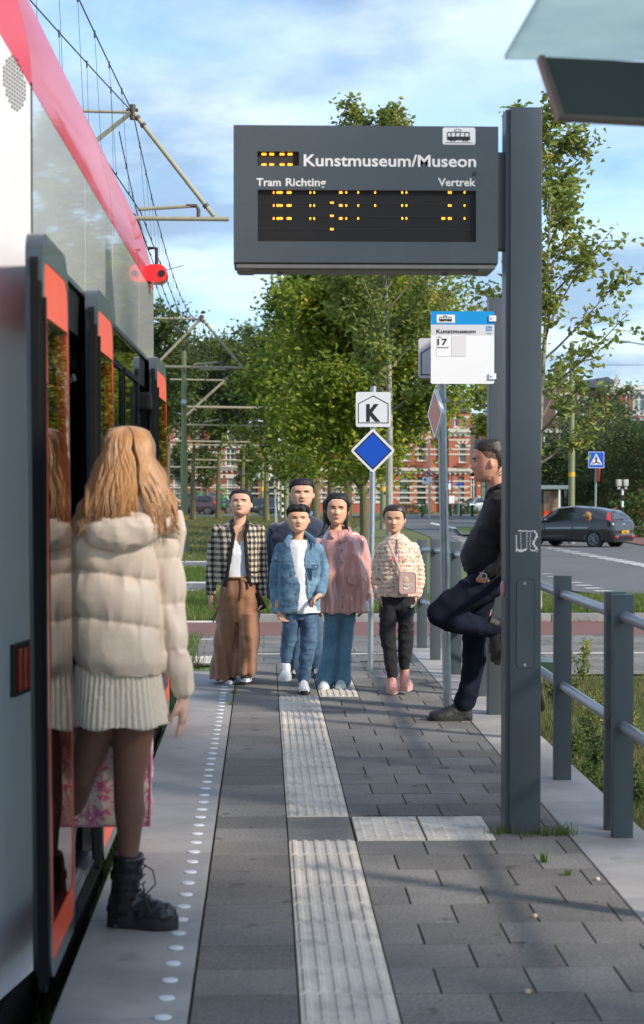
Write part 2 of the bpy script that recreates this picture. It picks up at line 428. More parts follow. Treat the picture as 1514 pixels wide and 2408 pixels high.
o = link('tactile_studs_paving', npmesh('studs', V, F, tn), TACT); o['kind'] = 'structure'

# crossing pavement beyond the platform, cycle path, kerb, roads
CRT = lambda Y: float(np.interp(Y, [15.4, 16.8, 23], [0, -.085, -.085]))
for sx_, sy_, nm_ in ((.83, 5.62, 'pale pebble on the joint in the near right corner'), (1.0, 6.60, 'small orange pebble in the joint below the display post'), (1.345, 7.2, 'tiny pale pebble beside the border slab')):
    mb = MB(); mb.ball((sx_, sy_, .006), (.011, .010, .009), nu=9, nv=6); solo(mb, 'pebble', pm('pebble_stone', (.55, .42, .30), rough=.8, var=.2, vs=80), (sx_, sy_, .006), nm_, 'pebble', 'pebbles on the paving')
rects = []
y = YEND; k = 0
while y < 19.6:
    x = -4.2 + (k % 2) * .3
    while x < 16:
        xa, xb = x, x + .6
        if y < 16.55 and xa < XE1 - .01: x += .6; continue
        if y < 17.15 and xb > XR0 + .05 and xa < 1.80: x += .6; continue
        rects.append((xa, xb, y, y + .3)); x += .6
    y += .3; k += 1
tiles_obj('crossing_paving', rects, PAVER, top=CRT, topx=1.6)
drape('crossing_base', [(XE1, YEND), (1.75, YEND), (1.75, 19.9), (XE1, 19.9)], -.013, SOIL, top=CRT, extra=(16.8,))
drape('crossing_base', [(1.75, YEND), (20, YEND), (20, 19.9), (1.75, 19.9)], -.013, SOIL, top=lambda y: -.085)
drape('crossing_base', [(-6, 16.55), (XE1, 16.55), (XE1, 19.9), (-6, 19.9)], -.013, SOIL, top=lambda y: -.085)
def strip_lines(name, rects, m=PAINT, lift=.004, top=CRT):
    bm = bmesh.new()
    for (x0, x1, y0, y1) in rects:
        bm.faces.new([bm.verts.new((x, y, top(y) + lift)) for x, y in ((x0, y0), (x1, y0), (x1, y1), (x0, y1))])
    me = bpy.data.meshes.new(name); bm.to_mesh(me); bm.free(); o = link(name, me, m); o['kind'] = 'structure'; return o
lr = []
x = -.1
while x < 12:
    lr.append((x + .004, x + .60 - .004, 17.45, 17.57)); x += .6
lr += [(-3.2 + .6 * q, -2.62 + .6 * q, 19.1, 19.2) for q in range(5)]
strip_lines('crossing_white_line', lr, TACT, lift=.003)
V = []; F = []; tn = []
for x0 in (-.12, -.42):
    for y0 in (16.62, 16.92): ribbed(x0 - .3, x0, y0, y0 + .3, 6, -.075, V, F, tn)
o = link('crossing_tactile_paving', npmesh('tactile2', V, F, tn), TACT); o['kind'] = 'structure'
drape('cycle_path', [(-12, 19.65), (24, 19.65), (24, 21.45), (-12, 21.45)], .012, REDAS)
# kerb of the green island
mb = MB(); x = -.05 - .5
for i in range(26):
    if i * 1.0 - .55 > 22: break
    mb.box(-.55 + i * 1.0 + .004, .45 + i * 1.0 - .004, 21.47, 21.62, -.3, -.005 + .01, bev=.012)
solo(mb, 'kerb', KERBM, (0, 0, 0), None, None, kind='structure', smooth=True)
mb = MB()
for i in range(20): mb.box(-12.0 + i * .6 + .01, -11.4 + i * .6 - .01 if -11.4 + i * .6 < -.55 else -.56, 21.48, 21.56, -.3, -.075)
solo(mb, 'white_edge_kerb', PAINT, (0, 0, 0), None, None, kind='structure')
# grass island on the right, raised
GR2 = pm('grass_fresh', (.085, .135, .022), rough=.95, var=.30, vs=3, bump=.5, bs=20, col2=(.11, .10, .045), c2pos=(.52, .66), c2s=.9, bdist=.04)
def islz(Y): return float(np.interp(Y, [21.6, 27, 30], [0, -.10, -.20]))
isl = [(-.55, 21.6), (24, 21.6)] + [tuple(G(*p, z=-.1).xy) for p in ((1514, 1412), (1350, 1392), (1275, 1376), (1140, 1345), (1060, 1318))] + [(2.6, 37), (1.2, 40), (-.3, 40), (-.55, 34)]
drape('grass_island', isl, .0, GR2, top=lambda Y: float(np.interp(Y, [21.6, 26, 40, 60], [-.005, -.13, -.38, -.75])), extra=(24, 30))
# asphalt crossings of the tracks
def ystrip(name, ya, yb, x0, x1, m, lift=.02): drape(name, [(x0, ya), (x1, ya), (x1, yb), (x0, yb)], lift, m)
ystrip('track_crossing_path', 29.0, 32.2, -14, -1.0, ASPH, .03)
ystrip('far_crossing_path', 41.5, 45.5, -20, 2.0, ASPH, .03)
mb = MB()
for yq in (28.95, 32.2, 41.4, 45.5):
    for i in range(13): mb.box(-14 + i * 1.0 + .01, -13.02 + i * 1.0, yq, yq + .08, T(yq) - .2, T(yq) + .05)
solo(mb, 'path_edging', PAINT, (0, 0, 0), None, None, kind='structure')
# main road to the right
road = [G(*p) for p in ((905, 1222), (1010, 1262), (1070, 1305), (1180, 1352), (1275, 1375), (1350, 1391), (1514, 1411), (1700, 1438), (2500, 1500), (2500, 1236), (1514, 1236), (1200, 1215), (960, 1214))]
drape('road', [p.xy[:] for p in road], .012, ASPH)
drape('far_road', [(-60, 143), (60, 143), (60, 158), (-60, 158)], .02, ASPH)
drape('far_red_path', [tuple(G(*p).xy) for p in ((1120, 1214), (1275, 1243), (1514, 1284), (2000, 1300), (2000, 1244), (1514, 1240), (1275, 1222), (1120, 1206))], .05, REDAS)
# painted block markings on the road
def marks(name, n, a0, a1, b0, b1, flip=1):
    bm = bmesh.new()
    for i in range(n):
        t = i / (n - 1)
        p0 = Vector(a0).lerp(Vector(a1), t); p1 = Vector(b0).lerp(Vector(b1), t)
        h = .8 + 2.0 * t
        q = [G(p0.x, p0.y), G(p1.x, p1.y), G(p1.x + 8 + 14 * t, p1.y + h), G(p0.x + 6 + 6 * t, p0.y + h)]
        bm.faces.new([bm.verts.new((p.x, p.y, T(p.y) + .022)) for p in q])
    bmesh.ops.recalc_face_normals(bm, faces=bm.faces[:])
    for f in bm.faces:
        if f.normal.z < 0: f.normal_flip()
    me = bpy.data.meshes.new(name); bm.to_mesh(me); bm.free(); o = link(name, me, PAINT); o['kind'] = 'structure'
marks('road_block_markings', 11, (1262, 1351), (1478, 1418), (1292, 1351), (1520, 1418))
marks('road_give_way_markings', 13, (1262, 1287), (1500, 1332), (1296, 1287), (1540, 1332))
drape('road_centre_line', [tuple(G(*p).xy) for p in ((1010, 1231), (1110, 1252), (1114, 1250), (1016, 1229))], .02, PAINT)
marks('road_lane_markings', 6, (1060, 1262), (1100, 1285), (1085, 1262), (1132, 1285))
# rails
for xr in (-1.255, -2.69, -4.6, -6.03):
    mb = MB(); yy = [-4, 5, 15, 16.4, 21.6, 26, 66, 120]
    for a, b in zip(yy[:-1], yy[1:]):
        rings = [[Vector((xr + dx, q, T(q) + dz)) for dx, dz in ((-.03, -.06), (.03, -.06), (.03, .035), (-.03, .035))] for q in (a, b)]
        mb.loft(rings, caps=False)
    RAILM = pm('rail_steel', (.30, .29, .28), rough=.35, metal=.9, var=.1)
    solo(mb, 'rail', RAILM, (0, 0, 0), None, None, kind='structure')
# refuge island in the road
ref = [tuple(G(*p).xy) for p in ((1068, 1243), (1130, 1243), (1150, 1262), (1085, 1262))]
drape('refuge_kerb', ref, .12, KERBM)
ref2 = [tuple(G(*p).xy) for p in ((1073, 1245), (1127, 1245), (1143, 1260), (1088, 1260))]
drape('refuge_grass', ref2, .14, GR2)
# ================================================================ tram
TW = pm('tram_white_paint', (.62, .61, .60), rough=.20, var=.02, coat=.7, coatr=.03, spec=.4)
TR = pm('tram_red_paint', (.56, .016, .022), rough=.38, var=.03, coat=.35, coatr=.04, spec=.2)
TGL = pm('tram_window_glass', (.012, .014, .015), rough=.03, var=.02, coat=1.0, coatr=.02, spec=.9)
RUB = pm('tram_rubber', (.008, .0085, .009), rough=.75, var=.1, spec=.15)
TRIM = pm('tram_grey_trim', (.045, .058, .066), rough=.3, var=.05, coat=.5)
ORG = pm('door_orange', (.78, .085, .025), rough=.35, var=.06, coat=.12, spec=.3)
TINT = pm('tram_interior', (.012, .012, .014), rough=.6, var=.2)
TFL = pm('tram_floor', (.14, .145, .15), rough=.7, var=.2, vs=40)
YEL = pm('safety_yellow', (.62, .34, .02), rough=.6, var=.15, vs=20)
SILL = pm('aluminium_sill', (.34, .35, .36), rough=.4, metal=.8, var=.15)
tram = thing('tram', (-2.05, 8.5, 0), 'white tram with a red roof band standing at the platform with its doors open', 'tram')
XS = -.75; YN, YF = 5.88, 12.35
D1 = (6.18, 7.75); D2 = (10.95, 12.22); ZD = 2.20
def side(y0, y1, z0, z1, mb, th=.03, x=XS): mb.box(x - th, x, y0, y1, z0, z1)
mb = MB()
# white upper panels with seams
for a, b in ((YN, 7.62), (7.63, 9.0), (9.01, 10.9), (10.91, YF)): side(a + .003, b - .003, 2.395, 2.885, mb)
side(YN, D1[0], .02, 2.39, mb); side(D1[1], D2[0], .02, .98, mb)
# far side, ends and floor shell
mb.box(-3.35, -3.32, YN, YF, .02, 2.885)
mb.box(-3.32, XS - .03, YF - .04, YF, -.02, 2.885)
mb.obj('body', TW, tram)
mb = MB(); mb.box(-3.3, -.80, 4.6, YF, -.25, 0.0); mb.box(-3.2, -.95, 4.9, 12.2, -.28, -.25); mb.obj('underframe', RUB, tram)
# roof profile
prof = [(-.75, 2.888), (-.757, 3.0), (-.787, 3.14), (-.84, 3.32), (-.92, 3.48), (-1.06, 3.60), (-1.5, 3.68), (-2.6, 3.68), (-3.04, 3.6), (-3.26, 3.32), (-3.35, 2.888)]
def smooth_prof(p, n=4):
    out = []
    for i in range(len(p) - 1):
        p0 = p[max(i - 1, 0)]; p1 = p[i]; p2 = p[i + 1]; p3 = p[min(i + 2, len(p) - 1)]
        for k in range(n):
            t = k / n
            out.append(tuple(.5 * ((2 * b) + (-a + c) * t + (2 * a - 5 * b + 4 * c - d) * t * t + (-a + 3 * b - 3 * c + d) * t ** 3) for a, b, c, d in zip(p0, p1, p2, p3)))
    return out + [p[-1]]
sp_ = smooth_prof(prof)
mb = MB()
for a, b in ((YN, 9.0), (9.01, 10.9), (10.91, YF)):
    rings = [[Vector((x, y, z)) for x, z in sp_] for y in (a + .002, b - .002)]
    mb.loft(rings, caps=False, closed=False)
o = mb.obj('roof_band', TR, tram, smooth=True)
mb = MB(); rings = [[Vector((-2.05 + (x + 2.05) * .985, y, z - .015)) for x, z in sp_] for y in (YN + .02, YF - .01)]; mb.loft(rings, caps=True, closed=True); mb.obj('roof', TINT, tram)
# tapered rear corner nearest the camera
def taper_x(y, side_=1): return XS - (YN - y) * math.tan(R(9.9))
mb = MB(); yr = [5.878, 5.70, 5.52, 5.36, 5.25]
xo = [XS, taper_x(5.70), taper_x(5.52), taper_x(5.36) - .012, taper_x(5.25) - .05]
def tap(z0f, z1f, m, nm, off=0., xin=.03):
    mb = MB(); rings = []
    for y, x in zip(yr, xo):
        z0, z1 = z0f(y), z1f(y)
        rings.append([Vector((x + off, y, z0)), Vector((x + off, y, z1)), Vector((x - xin, y, z1)), Vector((x - xin, y, z0))])
    mb.loft(rings); return mb.obj(nm, m, tram)
redz = lambda y: 2.885 + (5.88 - y) * .30
tap(lambda y: .02, lambda y: redz(y) - .001, pm('tram_white_satin', (.64, .63, .64), rough=.5, var=.03, spec=.25), 'rear_corner_panel')
mb = MB(); rings = []
for y, x in zip(yr, xo):
    dx = x - XS; rings.append([Vector((px_ + dx, y, max(pz_, redz(y)) if i < 6 else pz_)) for i, (px_, pz_) in enumerate(sp_[:30])])
mb.loft(rings, caps=False, closed=False); mb.obj('rear_roof_band', TR, tram, smooth=True)
mb = MB(); mb.box(-3.3, xo[-1] + .0, 4.95, 5.25, .02, 3.3); mb.box(xo[-1] - .02, xo[-1] + .012, 5.15, 5.25, .02, 3.3); mb.obj('rear_window_pillar', RUB, tram)
mb = MB(); mb.box(XS - .01, XS + .002, YN - .012, YN + .004, .02, 2.9); mb.obj('seam', RUB, tram)
# tail lamp
rot = Matrix.Rotation(R(-9.9), 3, 'Z')
def on_taper(mb, y, z, w, h, d, off=0., bev=.004):
    c = Vector((taper_x(y) + off, y, z)); mb.box(c.x - d / 2, c.x + d / 2, y - w / 2, y + w / 2, z - h / 2, z + h / 2, rot=Matrix.Rotation(R(-9.9), 3, 'Z'), bev=bev)
mb = MB(); on_taper(mb, 5.74, 1.02, .20, .165, .03); hs = mb.obj('tail_lamp_housing', BLACK, tram)
mb = MB(); on_taper(mb, 5.745, 1.02, .17, .135, .03, off=.012); mb.obj('tail_lamp', pm('tail_red', (.42, .006, .008), rough=.15, coat=1, var=.05), hs)
bpy.data.objects[hs.children[0].name]
# perforated speaker: rows of small holes within an oval
mb = MB()
for j in range(13):
    for i in range(-4, 5):
        zz_ = -.078 + j * .013; yy_ = i * .026
        if (yy_ / .115) ** 2 + (zz_ / .082) ** 2 > 1: continue
        c = Vector((taper_x(5.70 + yy_) + .003, 5.70 + yy_, 2.86 + zz_ * 1.0))
        mb.tube([c - Vector((.003, 0, 0)), c + Vector((.001, 0, 0))], (.0045), n=6)
mb.obj('speaker_holes', BLACK, tram)
# dark window band with framed windows
mb = MB(); side(D1[1], D2[0], .985, 2.39, mb, x=XS - .002); side(D2[1], YF, .02, 2.39, mb, x=XS - .002); mb.obj('window_band', TGL, tram)
for a, b in ((8.35, 9.55), (9.7, 10.75)):
    mb = MB()
    for q in ((a, a + .03, 1.1, 2.22), (b - .03, b, 1.1, 2.22)): mb.box(XS, XS + .008, *q)
    for q in ((a + .03, b - .03, 1.1, 1.13), (a + .03, b - .03, 2.19, 2.22), (a + .03, b - .03, 1.88, 1.9)): mb.box(XS, XS + .008, *q)
    wf = mb.obj('window_frame', RUB, tram)
# headers above the doorways, with a grey cover strip
for a, b in (D1, D2):
    mb = MB(); mb.box(XS - .03, XS - .004, a, b, ZD, 2.39); mb.box(XS - .22, XS - .04, a + .05, b - .05, ZD - .12, ZD + .1, bev=.01)
    for i in range(3): mb.box(XS - .12, XS - .02, a + .12 + i * .16, a + .2 + i * .16, ZD - .2, ZD - .12, bev=.008)
    mb.obj('door_mechanism', RUB, tram)
mb = MB(); mb.box(XS, XS + .012, D1[0] - .3, D2[1], 2.372, 2.396, bev=.004); mb.obj('cant_rail', TRIM, tram)
# interior
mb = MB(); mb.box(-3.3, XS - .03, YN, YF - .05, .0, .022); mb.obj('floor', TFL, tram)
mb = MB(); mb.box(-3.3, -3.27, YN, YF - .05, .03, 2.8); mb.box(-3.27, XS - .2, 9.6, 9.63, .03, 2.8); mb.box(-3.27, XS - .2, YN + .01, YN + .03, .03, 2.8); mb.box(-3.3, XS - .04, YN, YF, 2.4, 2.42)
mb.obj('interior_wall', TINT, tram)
for a, b in (D1, D2):
    mb = MB(); mb.box(XS - .14, XS - .11, a + .04, b - .04, .0225, .0245); mb.obj('door_edge_line', YEL, tram)
    mb = MB()
    for i in range(5): mb.box(XS - .10 + i * .022, XS - .088 + i * .022, a + .03, b - .03, .0225, .028)
    mb.box(XS - .10, XS + .02, a, b, -.02, .0215); mb.obj('door_sill', SILL, tram)
    mb = MB(); mb.box(XS + .02, XS + .055, a - .02, b + .04, -.11, -.025, bev=.006); mb.obj('gap_filler', RUB, tram)
for y in (6.42, 7.70):
    mb = MB(); mb.tube([(-.875, y, .05), (-.875, y, 1.98), (-.86, y - .02, 2.03), (-.80, y - .04, 2.05)], .017, n=10); mb.obj('grab_pole', pm('grab_pole_paint', (.6, .6, .58), rough=.3), tram, smooth=True)
# door leaves standing outside the body
def rrect(y0, y1, z0, z1, r, n=6):
    pts = []
    for cy, cz, a0 in ((y1 - r, z1 - r, 0), (y0 + r, z1 - r, 90), (y0 + r, z0 + r, 180), (y1 - r, z0 + r, 270)):
        for k in range(n + 1):
            a = R(a0 + 90 * k / n); pts.append((cy + math.cos(a) * r, cz + math.sin(a) * r))
    return pts
DGL = bpy.data.materials.new('door_glass'); DGL.use_nodes = True; _n = DGL.node_tree; _n.nodes.clear()
_o = N(_n, 'ShaderNodeOutputMaterial'); _t = N(_n, 'ShaderNodeBsdfTransparent'); _g = N(_n, 'ShaderNodeBsdfGlossy'); _f_ = N(_n, 'ShaderNodeFresnel'); _m = N(_n, 'ShaderNodeMixShader')
_t.inputs[0].default_value = (.72, .76, .76, 1); _g.inputs['Roughness'].default_value = .015; _f_.inputs[0].default_value = 1.5; L(_n, _f_.outputs[0], _m.inputs[0]); L(_n, _t.outputs[0], _m.inputs[1]); L(_n, _g.outputs[0], _m.inputs[2]); L(_n, _m.outputs[0], _o.inputs[0])
def leaf(y0, y1, xf, z0=.045, z1=2.40):
    rx = lambda z: xf - max(0, (z - 1.0)) ** 2 * .012      # slight tumblehome
    def pr(pts, x0, x1, mb):
        n = len(pts); vs = [(rx(p[1]) + x0, p[0], p[1]) for p in pts] + [(rx(p[1]) + x1, p[0], p[1]) for p in pts]
        mb.add(vs, [(i, (i + 1) % n, (i + 1) % n + n, i + n) for i in range(n)])
        return n
    def ringpanel(outer, inner, x0, x1, mb):
        n = len(outer)
        vs = []
        for pts, x in ((outer, x0), (outer, x1), (inner, x1), (inner, x0)): vs += [(rx(p[1]) + x, p[0], p[1]) for p in pts]
        fs = []
        for k in range(4):
            for i in range(n): fs.append((k * n + i, k * n + (i + 1) % n, ((k + 1) % 4) * n + (i + 1) % n, ((k + 1) % 4) * n + i))
        mb.add(vs, fs)
    out = rrect(y0, y1, z0, z1, .10); inn = rrect(y0 + .035, y1 - .02, z0 + .05, z1 - .085, .07)
    mb = MB(); ringpanel(out, inn, -.05, .0, mb); d = mb.obj('door_leaf', TRIM, tram, smooth=True)
    mb = MB(); ringpanel(rrect(y0 - .03, y0 + .034, z0 - .02, z1 - .08, .028), rrect(y0 - .02, y0 + .03, z0, z1 - .1, .02), -.034, -.012, mb)
    mb.box(xf - .036, xf - .02, y0 - .02, y0 + .035, z0, z1 - .15, bev=.008); mb.box(xf - .036, xf - .006, y0 - .015, y0 - .004, z0, z1 - .2)
    mb.obj('door_seal', RUB, d)
    g2 = rrect(y0 + .085, y1 - .045, z0 + .15, z1 - .25, .02)
    mb = MB(); ringpanel(inn, g2, -.012, -.002, mb); mb.obj('door_frame', ORG, d, smooth=True)
    mb = MB(); pts = rrect(y0 + .04, y1 - .025, z0 + .055, z1 - .105, .06)
    n = len(pts); c0 = [(rx(p[1]) - .016, p[0], p[1]) for p in pts]; mb.add(c0, [tuple(range(n))])
    gl = MB(); zz_ = [z0 + .13 + (z1 - .235 - z0 - .13) * k / 12 for k in range(13)]
    rings = [[Vector((rx(z) - .013, y0 + .075, z)), Vector((rx(z) - .005, y0 + .075, z)), Vector((rx(z) - .005, y1 - .05, z)), Vector((rx(z) - .013, y1 - .05, z))] for z in zz_]
    gl.loft(rings); gl.obj('door_glass', DGL, d, smooth=True)
    return d
leaf(5.30, 5.99, -.627, z0=.13, z1=2.35); leaf(7.36, 8.12, -.655); leaf(11.45, 12.55, -.655)
# door arm of the far door
mb = MB(); mb.box(-.80, -.70, 11.2, 11.5, 2.05, 2.16, bev=.02); mb.obj('door_arm', RUB, tram)
# red camera pod at the roof edge
mb = MB(); mb.cur = 0
pts = rrect(-.775, -.628, 2.90, 3.015, .055)
mb.prism(pts, 'y', 11.75, 11.95)
RC = pm('camera_pod_red', (.75, .02, .02), rough=.3, coat=.5, var=.03)
cp = mb.obj('camera_pod', RC, tram, smooth=True)
mb = MB(); mb.tube([(-.662, 11.752, 2.955), (-.662, 11.742, 2.955)], .022, n=14); mb.obj('lens', BLACK, cp)
mb = MB(); mb.tube([(-.755, 11.85, 3.13), (-.70, 11.85, 3.13), (-.70, 11.85, 3.02)], .012, n=8); mb.obj('bracket', BLACK, cp)

# ================================================================ departure display on its post
PY0, PY1 = 8.155, 8.30
dp = thing('departure_display', (1.185, 8.22, 0), 'large dark grey departure display with orange lights on a square steel post', 'display')
mb = MB(); mb.box(1.118, 1.262, PY0, PY1, -.05, 3.305, bev=.006); mb.box(1.0988, 1.118, PY0 + .015, PY1, -.05, 3.295); mb.obj('post', GREY, dp, smooth=True)
mb = MB(); mb.box(1.058, 1.104, PY0 + .03, PY1 - .02, 2.665, 3.105, bev=.003); mb.obj('bracket', GREY2, dp)
X0, X1, Z0, Z1, YD0, YD1 = -.135, 1.062, 2.585, 3.214, 8.15, 8.42
# cabinet with openings for the two LED windows
lw = [(.128 - .16, -.0, 0, 0)]
def dpx(px): return W(px, 600, YD0).x
def dpz(py): return W(850, py, YD0).z
a0, a1 = dpx(606), dpx(1119); zb0, zb1 = dpz(568), dpz(447)
s0, s1 = dpx(605), dpx(703); zs0, zs1 = dpz(390), dpz(357)
mb = MB(); mb.box(X0, X1, YD0 + .022, YD1, Z0 + .004, Z1, bev=.006)
# front plate pieces around the openings
def plate(x0, x1, z0, z1): mb.box(x0, x1, YD0, YD0 + .0215, z0, z1)
plate(X0, X1, zs1, Z1 - .0); plate(X0, s0, zs0, zs1); plate(s1, X1, zs0, zs1); plate(X0, X1, zb1, zs0); plate(X0, a0, zb0, zb1); plate(a1, X1, zb0, zb1); plate(X0, X1, Z0 + .012, zb0)
cab = mb.obj('cabinet', GREY, dp)
mb = MB(); mb.box(X0 + .012, X1 - .012, YD0 + .006, YD1 - .01, Z0 - .012, Z0 + .004); mb.box(X0 + .06, X1 - .06, YD0 + .05, YD1 - .05, Z0 - .018, Z0 - .012)
for x in (X0 + .21, X1 - .23): mb.tube([(x, YD0 + .13, Z0 - .03), (x, YD0 + .13, Z0 - .01)], .014, n=12)
for x in (X0 + .02, X1 - .09): mb.box(x, x + .07, YD0 + .02, YD1 - .03, Z0 - .02, Z0 - .011)
mb.obj('underside', pm('aluminium_dull', (.20, .19, .18), rough=.5, metal=.5), cab)
LEDP = pm('led_panel', (.030, .026, .021), rough=.75, var=.1, vs=200)
mb = MB(); yb = YD0 + .0212
mb.box(a0, a1, yb - .001, yb + .0001, zb0, zb1); mb.box(s0, s1, yb - .001, yb + .0001, zs0, zs1)
rowh = (zb1 - zb0) / 4
sc = mb.obj('led_screen', LEDP, dp)
mb = MB()
for i in (1, 2, 3): mb.box(a0, a1, yb - .004, yb - .0011, zb0 + rowh * i - .0022, zb0 + rowh * i + .0022)
pit = (a1 - a0) / 196
for i in range(1, 196): mb.box(a0 + pit * i - .0006, a0 + pit * i + .0006, yb - .0024, yb - .0012, zb0, zb1)
nz_ = 44
for i in range(1, nz_):
    z = zb0 + (zb1 - zb0) * i / nz_; mb.box(a0, a1, yb - .0022, yb - .0014, z - .0005, z + .0005)
mb.obj('led_grid', BLACK, sc)
LEDO = pm('led_orange', (.9, .30, .01), rough=.4, emis=((1.0, .36, .02), 2.6))
mb = MB()
def led(px, py, w=3.2, h=5.5):
    p = W(px, py, yb - .003); r_ = SZ(YD0); mb.ball((p.x, yb - .003, p.z), (w / 2 * r_, .0015, h / 2 * r_), nu=8, nv=6)
def runp(x0, n, y, st=3.6):
    for i in range(n): led(x0 + i * st, y)
for y in (452.5, 483, 513.5):
    led(643.5, y); runp(652, 4, y); runp(676, 3, y); led(729.5, y); led(738.5, y); runp(799, 2, y, 4.2); led(814, y); led(842, y); runp(945.5, 1, y); led(955.5, y); led(1092, y)
    if y < 500: led(882, y)
    runp(1055, 2, y, 4.6)
runp(1040, 2, 513.5, 4.6)
for y in (477, 507.5, 538.5): runp(778, 2, y, 4.6)
for y in (362.5, 387):
    for x in (617, 635, 659.5, 678): runp(x, 3, y, 3.7)
mb.obj('lit_leds', LEDO, sc)
LETW = pm('letter_white', (.80, .80, .79), rough=.4, var=.01, spec=.3)
def sgn_text(body, px0, px1, pybase, capu, parent, m=LETW, Y=YD0, bold=.012, extr=.0012, dy=-.0015):
    me = text_mb(body, 1.0, Matrix.Identity(4), 0.0, bold)
    co = np.zeros(len(me.vertices) * 3, np.float32); me.vertices.foreach_get('co', co); co = co.reshape(-1, 3)
    w0, w1 = co[:, 0].min(), co[:, 0].max(); caph = .70
    p0 = W(px0, pybase, Y); p1 = W(px1, pybase, Y); h = capu * SZ(Y)
    bpy.data.meshes.remove(me)
    me = text_mb(body, 1.0, Matrix.Identity(4), 0.01, bold)
    sx = (p1.x - p0.x) / (w1 - w0); sz = h / caph
    me.transform(Matrix.Translation((-w0, 0, 0))); me.transform(Matrix.Diagonal((sx, sz, .06, 1)))
    me.transform(M_front(p0.x, Y + dy, p0.z))
    org = parent.get('_org', (0, 0, 0)); me.transform(Matrix.Translation((-org[0], -org[1], -org[2])))
    return link('lettering', me, m, parent)
cab['_org'] = dp['_org']
sgn_text('Kunstmuseum/Museon', 714, 1119, 390, 27, dp, bold=.018)
sgn_text('Tram', 603, 660, 437, 18, dp, bold=.018)
sgn_text('Richting', 672, 766, 437, 18, dp, bold=.018)
sgn_text('Vertrek', 1030, 1118, 437, 18, dp, bold=.018)
def tram_icon(px, py, w, h, Y, parent, dia=True):
    """pictogram: white plate with a small tram seen from the side"""
    k = SZ(Y); c = W(px, py, Y)
    def B(mb, x0, x1, y0, y1, d0=-.0035, d1=-.0018): mb.box(c.x + x0 * w * k, c.x + x1 * w * k, Y + d0, Y + d1, c.z + y0 * h * k, c.z + y1 * h * k)
    mb = MB(); mb.prism([(c.x + p[0] * k, c.z + p[1] * k) for p in rrect(-w / 2, w / 2, -h / 2, h / 2, h * .1)], 'y', Y - .0016, Y - .0001)
    pl = mb.obj('pictogram_plate', WHITE, parent)
    mb = MB()
    B(mb, -.36, .34, -.24, -.03); B(mb, -.34, .32, .20, .24)
    for x in (-.35, -.24, -.10, .04, .18, .31): B(mb, x - .012, x + .012, -.03, .20)
    for x in (-.24, -.14, .14, .24): B(mb, x - .035, x + .035, -.30, -.24)
    B(mb, -.44, .42, -.40, -.375)
    if dia:
        q = [(-.16, .33), (-.05, .24), (.08, .33), (-.05, .42)]
        for (x0, z0), (x1, z1) in zip(q, q[1:] + q[:1]):
            mb.tube([(c.x + x0 * w * k, Y - .0025, c.z + z0 * h * k), (c.x + x1 * w * k, Y - .0025, c.z + z1 * h * k)], .45 * k, n=4)
    mb.obj('pictogram', BLACK, parent)
tram_icon(1079, 320, 77, 40, YD0, dp)
p = W(1117, 407, YD0); mb = MB(); mb.tube([(p.x, YD0 - .006, p.z), (p.x, YD0 + .001, p.z)], .009, n=12); mb.obj('light_sensor', GREY2, dp)
# inspection hatch with screws
p0 = W(1213, 1571, PY0); p1 = W(1257, 1361, PY0)
mb = MB(); mb.prism(rrect(p0.x, p1.x, p0.z, p1.z, .022), 'y', PY0 - .0015, PY0 + .001); hatch = mb.obj('hatch_gap', BLACK, dp)
mb = MB(); mb.prism(rrect(p0.x + .0022, p1.x - .0022, p0.z + .0022, p1.z - .0022, .02), 'y', PY0 - .003, PY0); mb.obj('hatch_cover', GREY, dp)
for py in (1371, 1563): mb = MB(); q = W(1233.5, py, PY0); mb.tube([(q.x, PY0 - .006, q.z), (q.x, PY0 - .002, q.z)], .0065, n=10); mb.obj('screw', GALV, dp)
mb = MB(); q = W(1197, 1384, PY0 + .05); 
mb.ball((1.0985 - .004, PY0 + .055, q.z), (.012, .035, .036)); mb.obj('pink_reflector', pm('pink_plastic', (.55, .22, .30), rough=.3, coat=.4), dp, smooth=True)
mb = MB(); mb.ball((1.175, PY0 + .07, 3.306), (.014, .014, .010), nu=10, nv=6); mb.obj('top_bolt', WHITE, dp, smooth=True)
# worn sticker remains: ragged white scraps in the outline of a rounded patch
mb = MB(); rs = random.Random(4)
def scrap(px, py, w, h):
    q = W(px, py, PY0); k = SZ(PY0); pts = []
    for a in range(9):
        t = 2 * math.pi * a / 9; rr = .75 + .35 * rs.random(); pts.append((q.x + math.cos(t) * w / 2 * k * rr, q.z + math.sin(t) * h / 2 * k * rr))
    mb.prism(pts, 'y', PY0 - .0012, PY0 - .0004)
for i in range(9): scrap(1213.5 + rs.random(), 1259 + i * 4.5, 2.6, 6)
for i in range(9): scrap(1258 + 4 * math.sin(i), 1250 + i * 5.5, 4.5 + i % 3, 8)
for i in range(10): scrap(1220 + i * 4, 1247.5 + rs.random() * 1.5, 5, 3)
for i in range(5): scrap(1216 + i * 4.6, 1292 + 3 * math.sin(i * .8), 6, 6)
for i in range(3): scrap(1250 + i * 6, 1294, 5, 5)
for x in (1224, 1238, 1246):
    for i in range(7): scrap(x + rs.random(), 1254 + i * 6, 2.2, 4.5)
mb.obj('worn_sticker', LETW, dp)

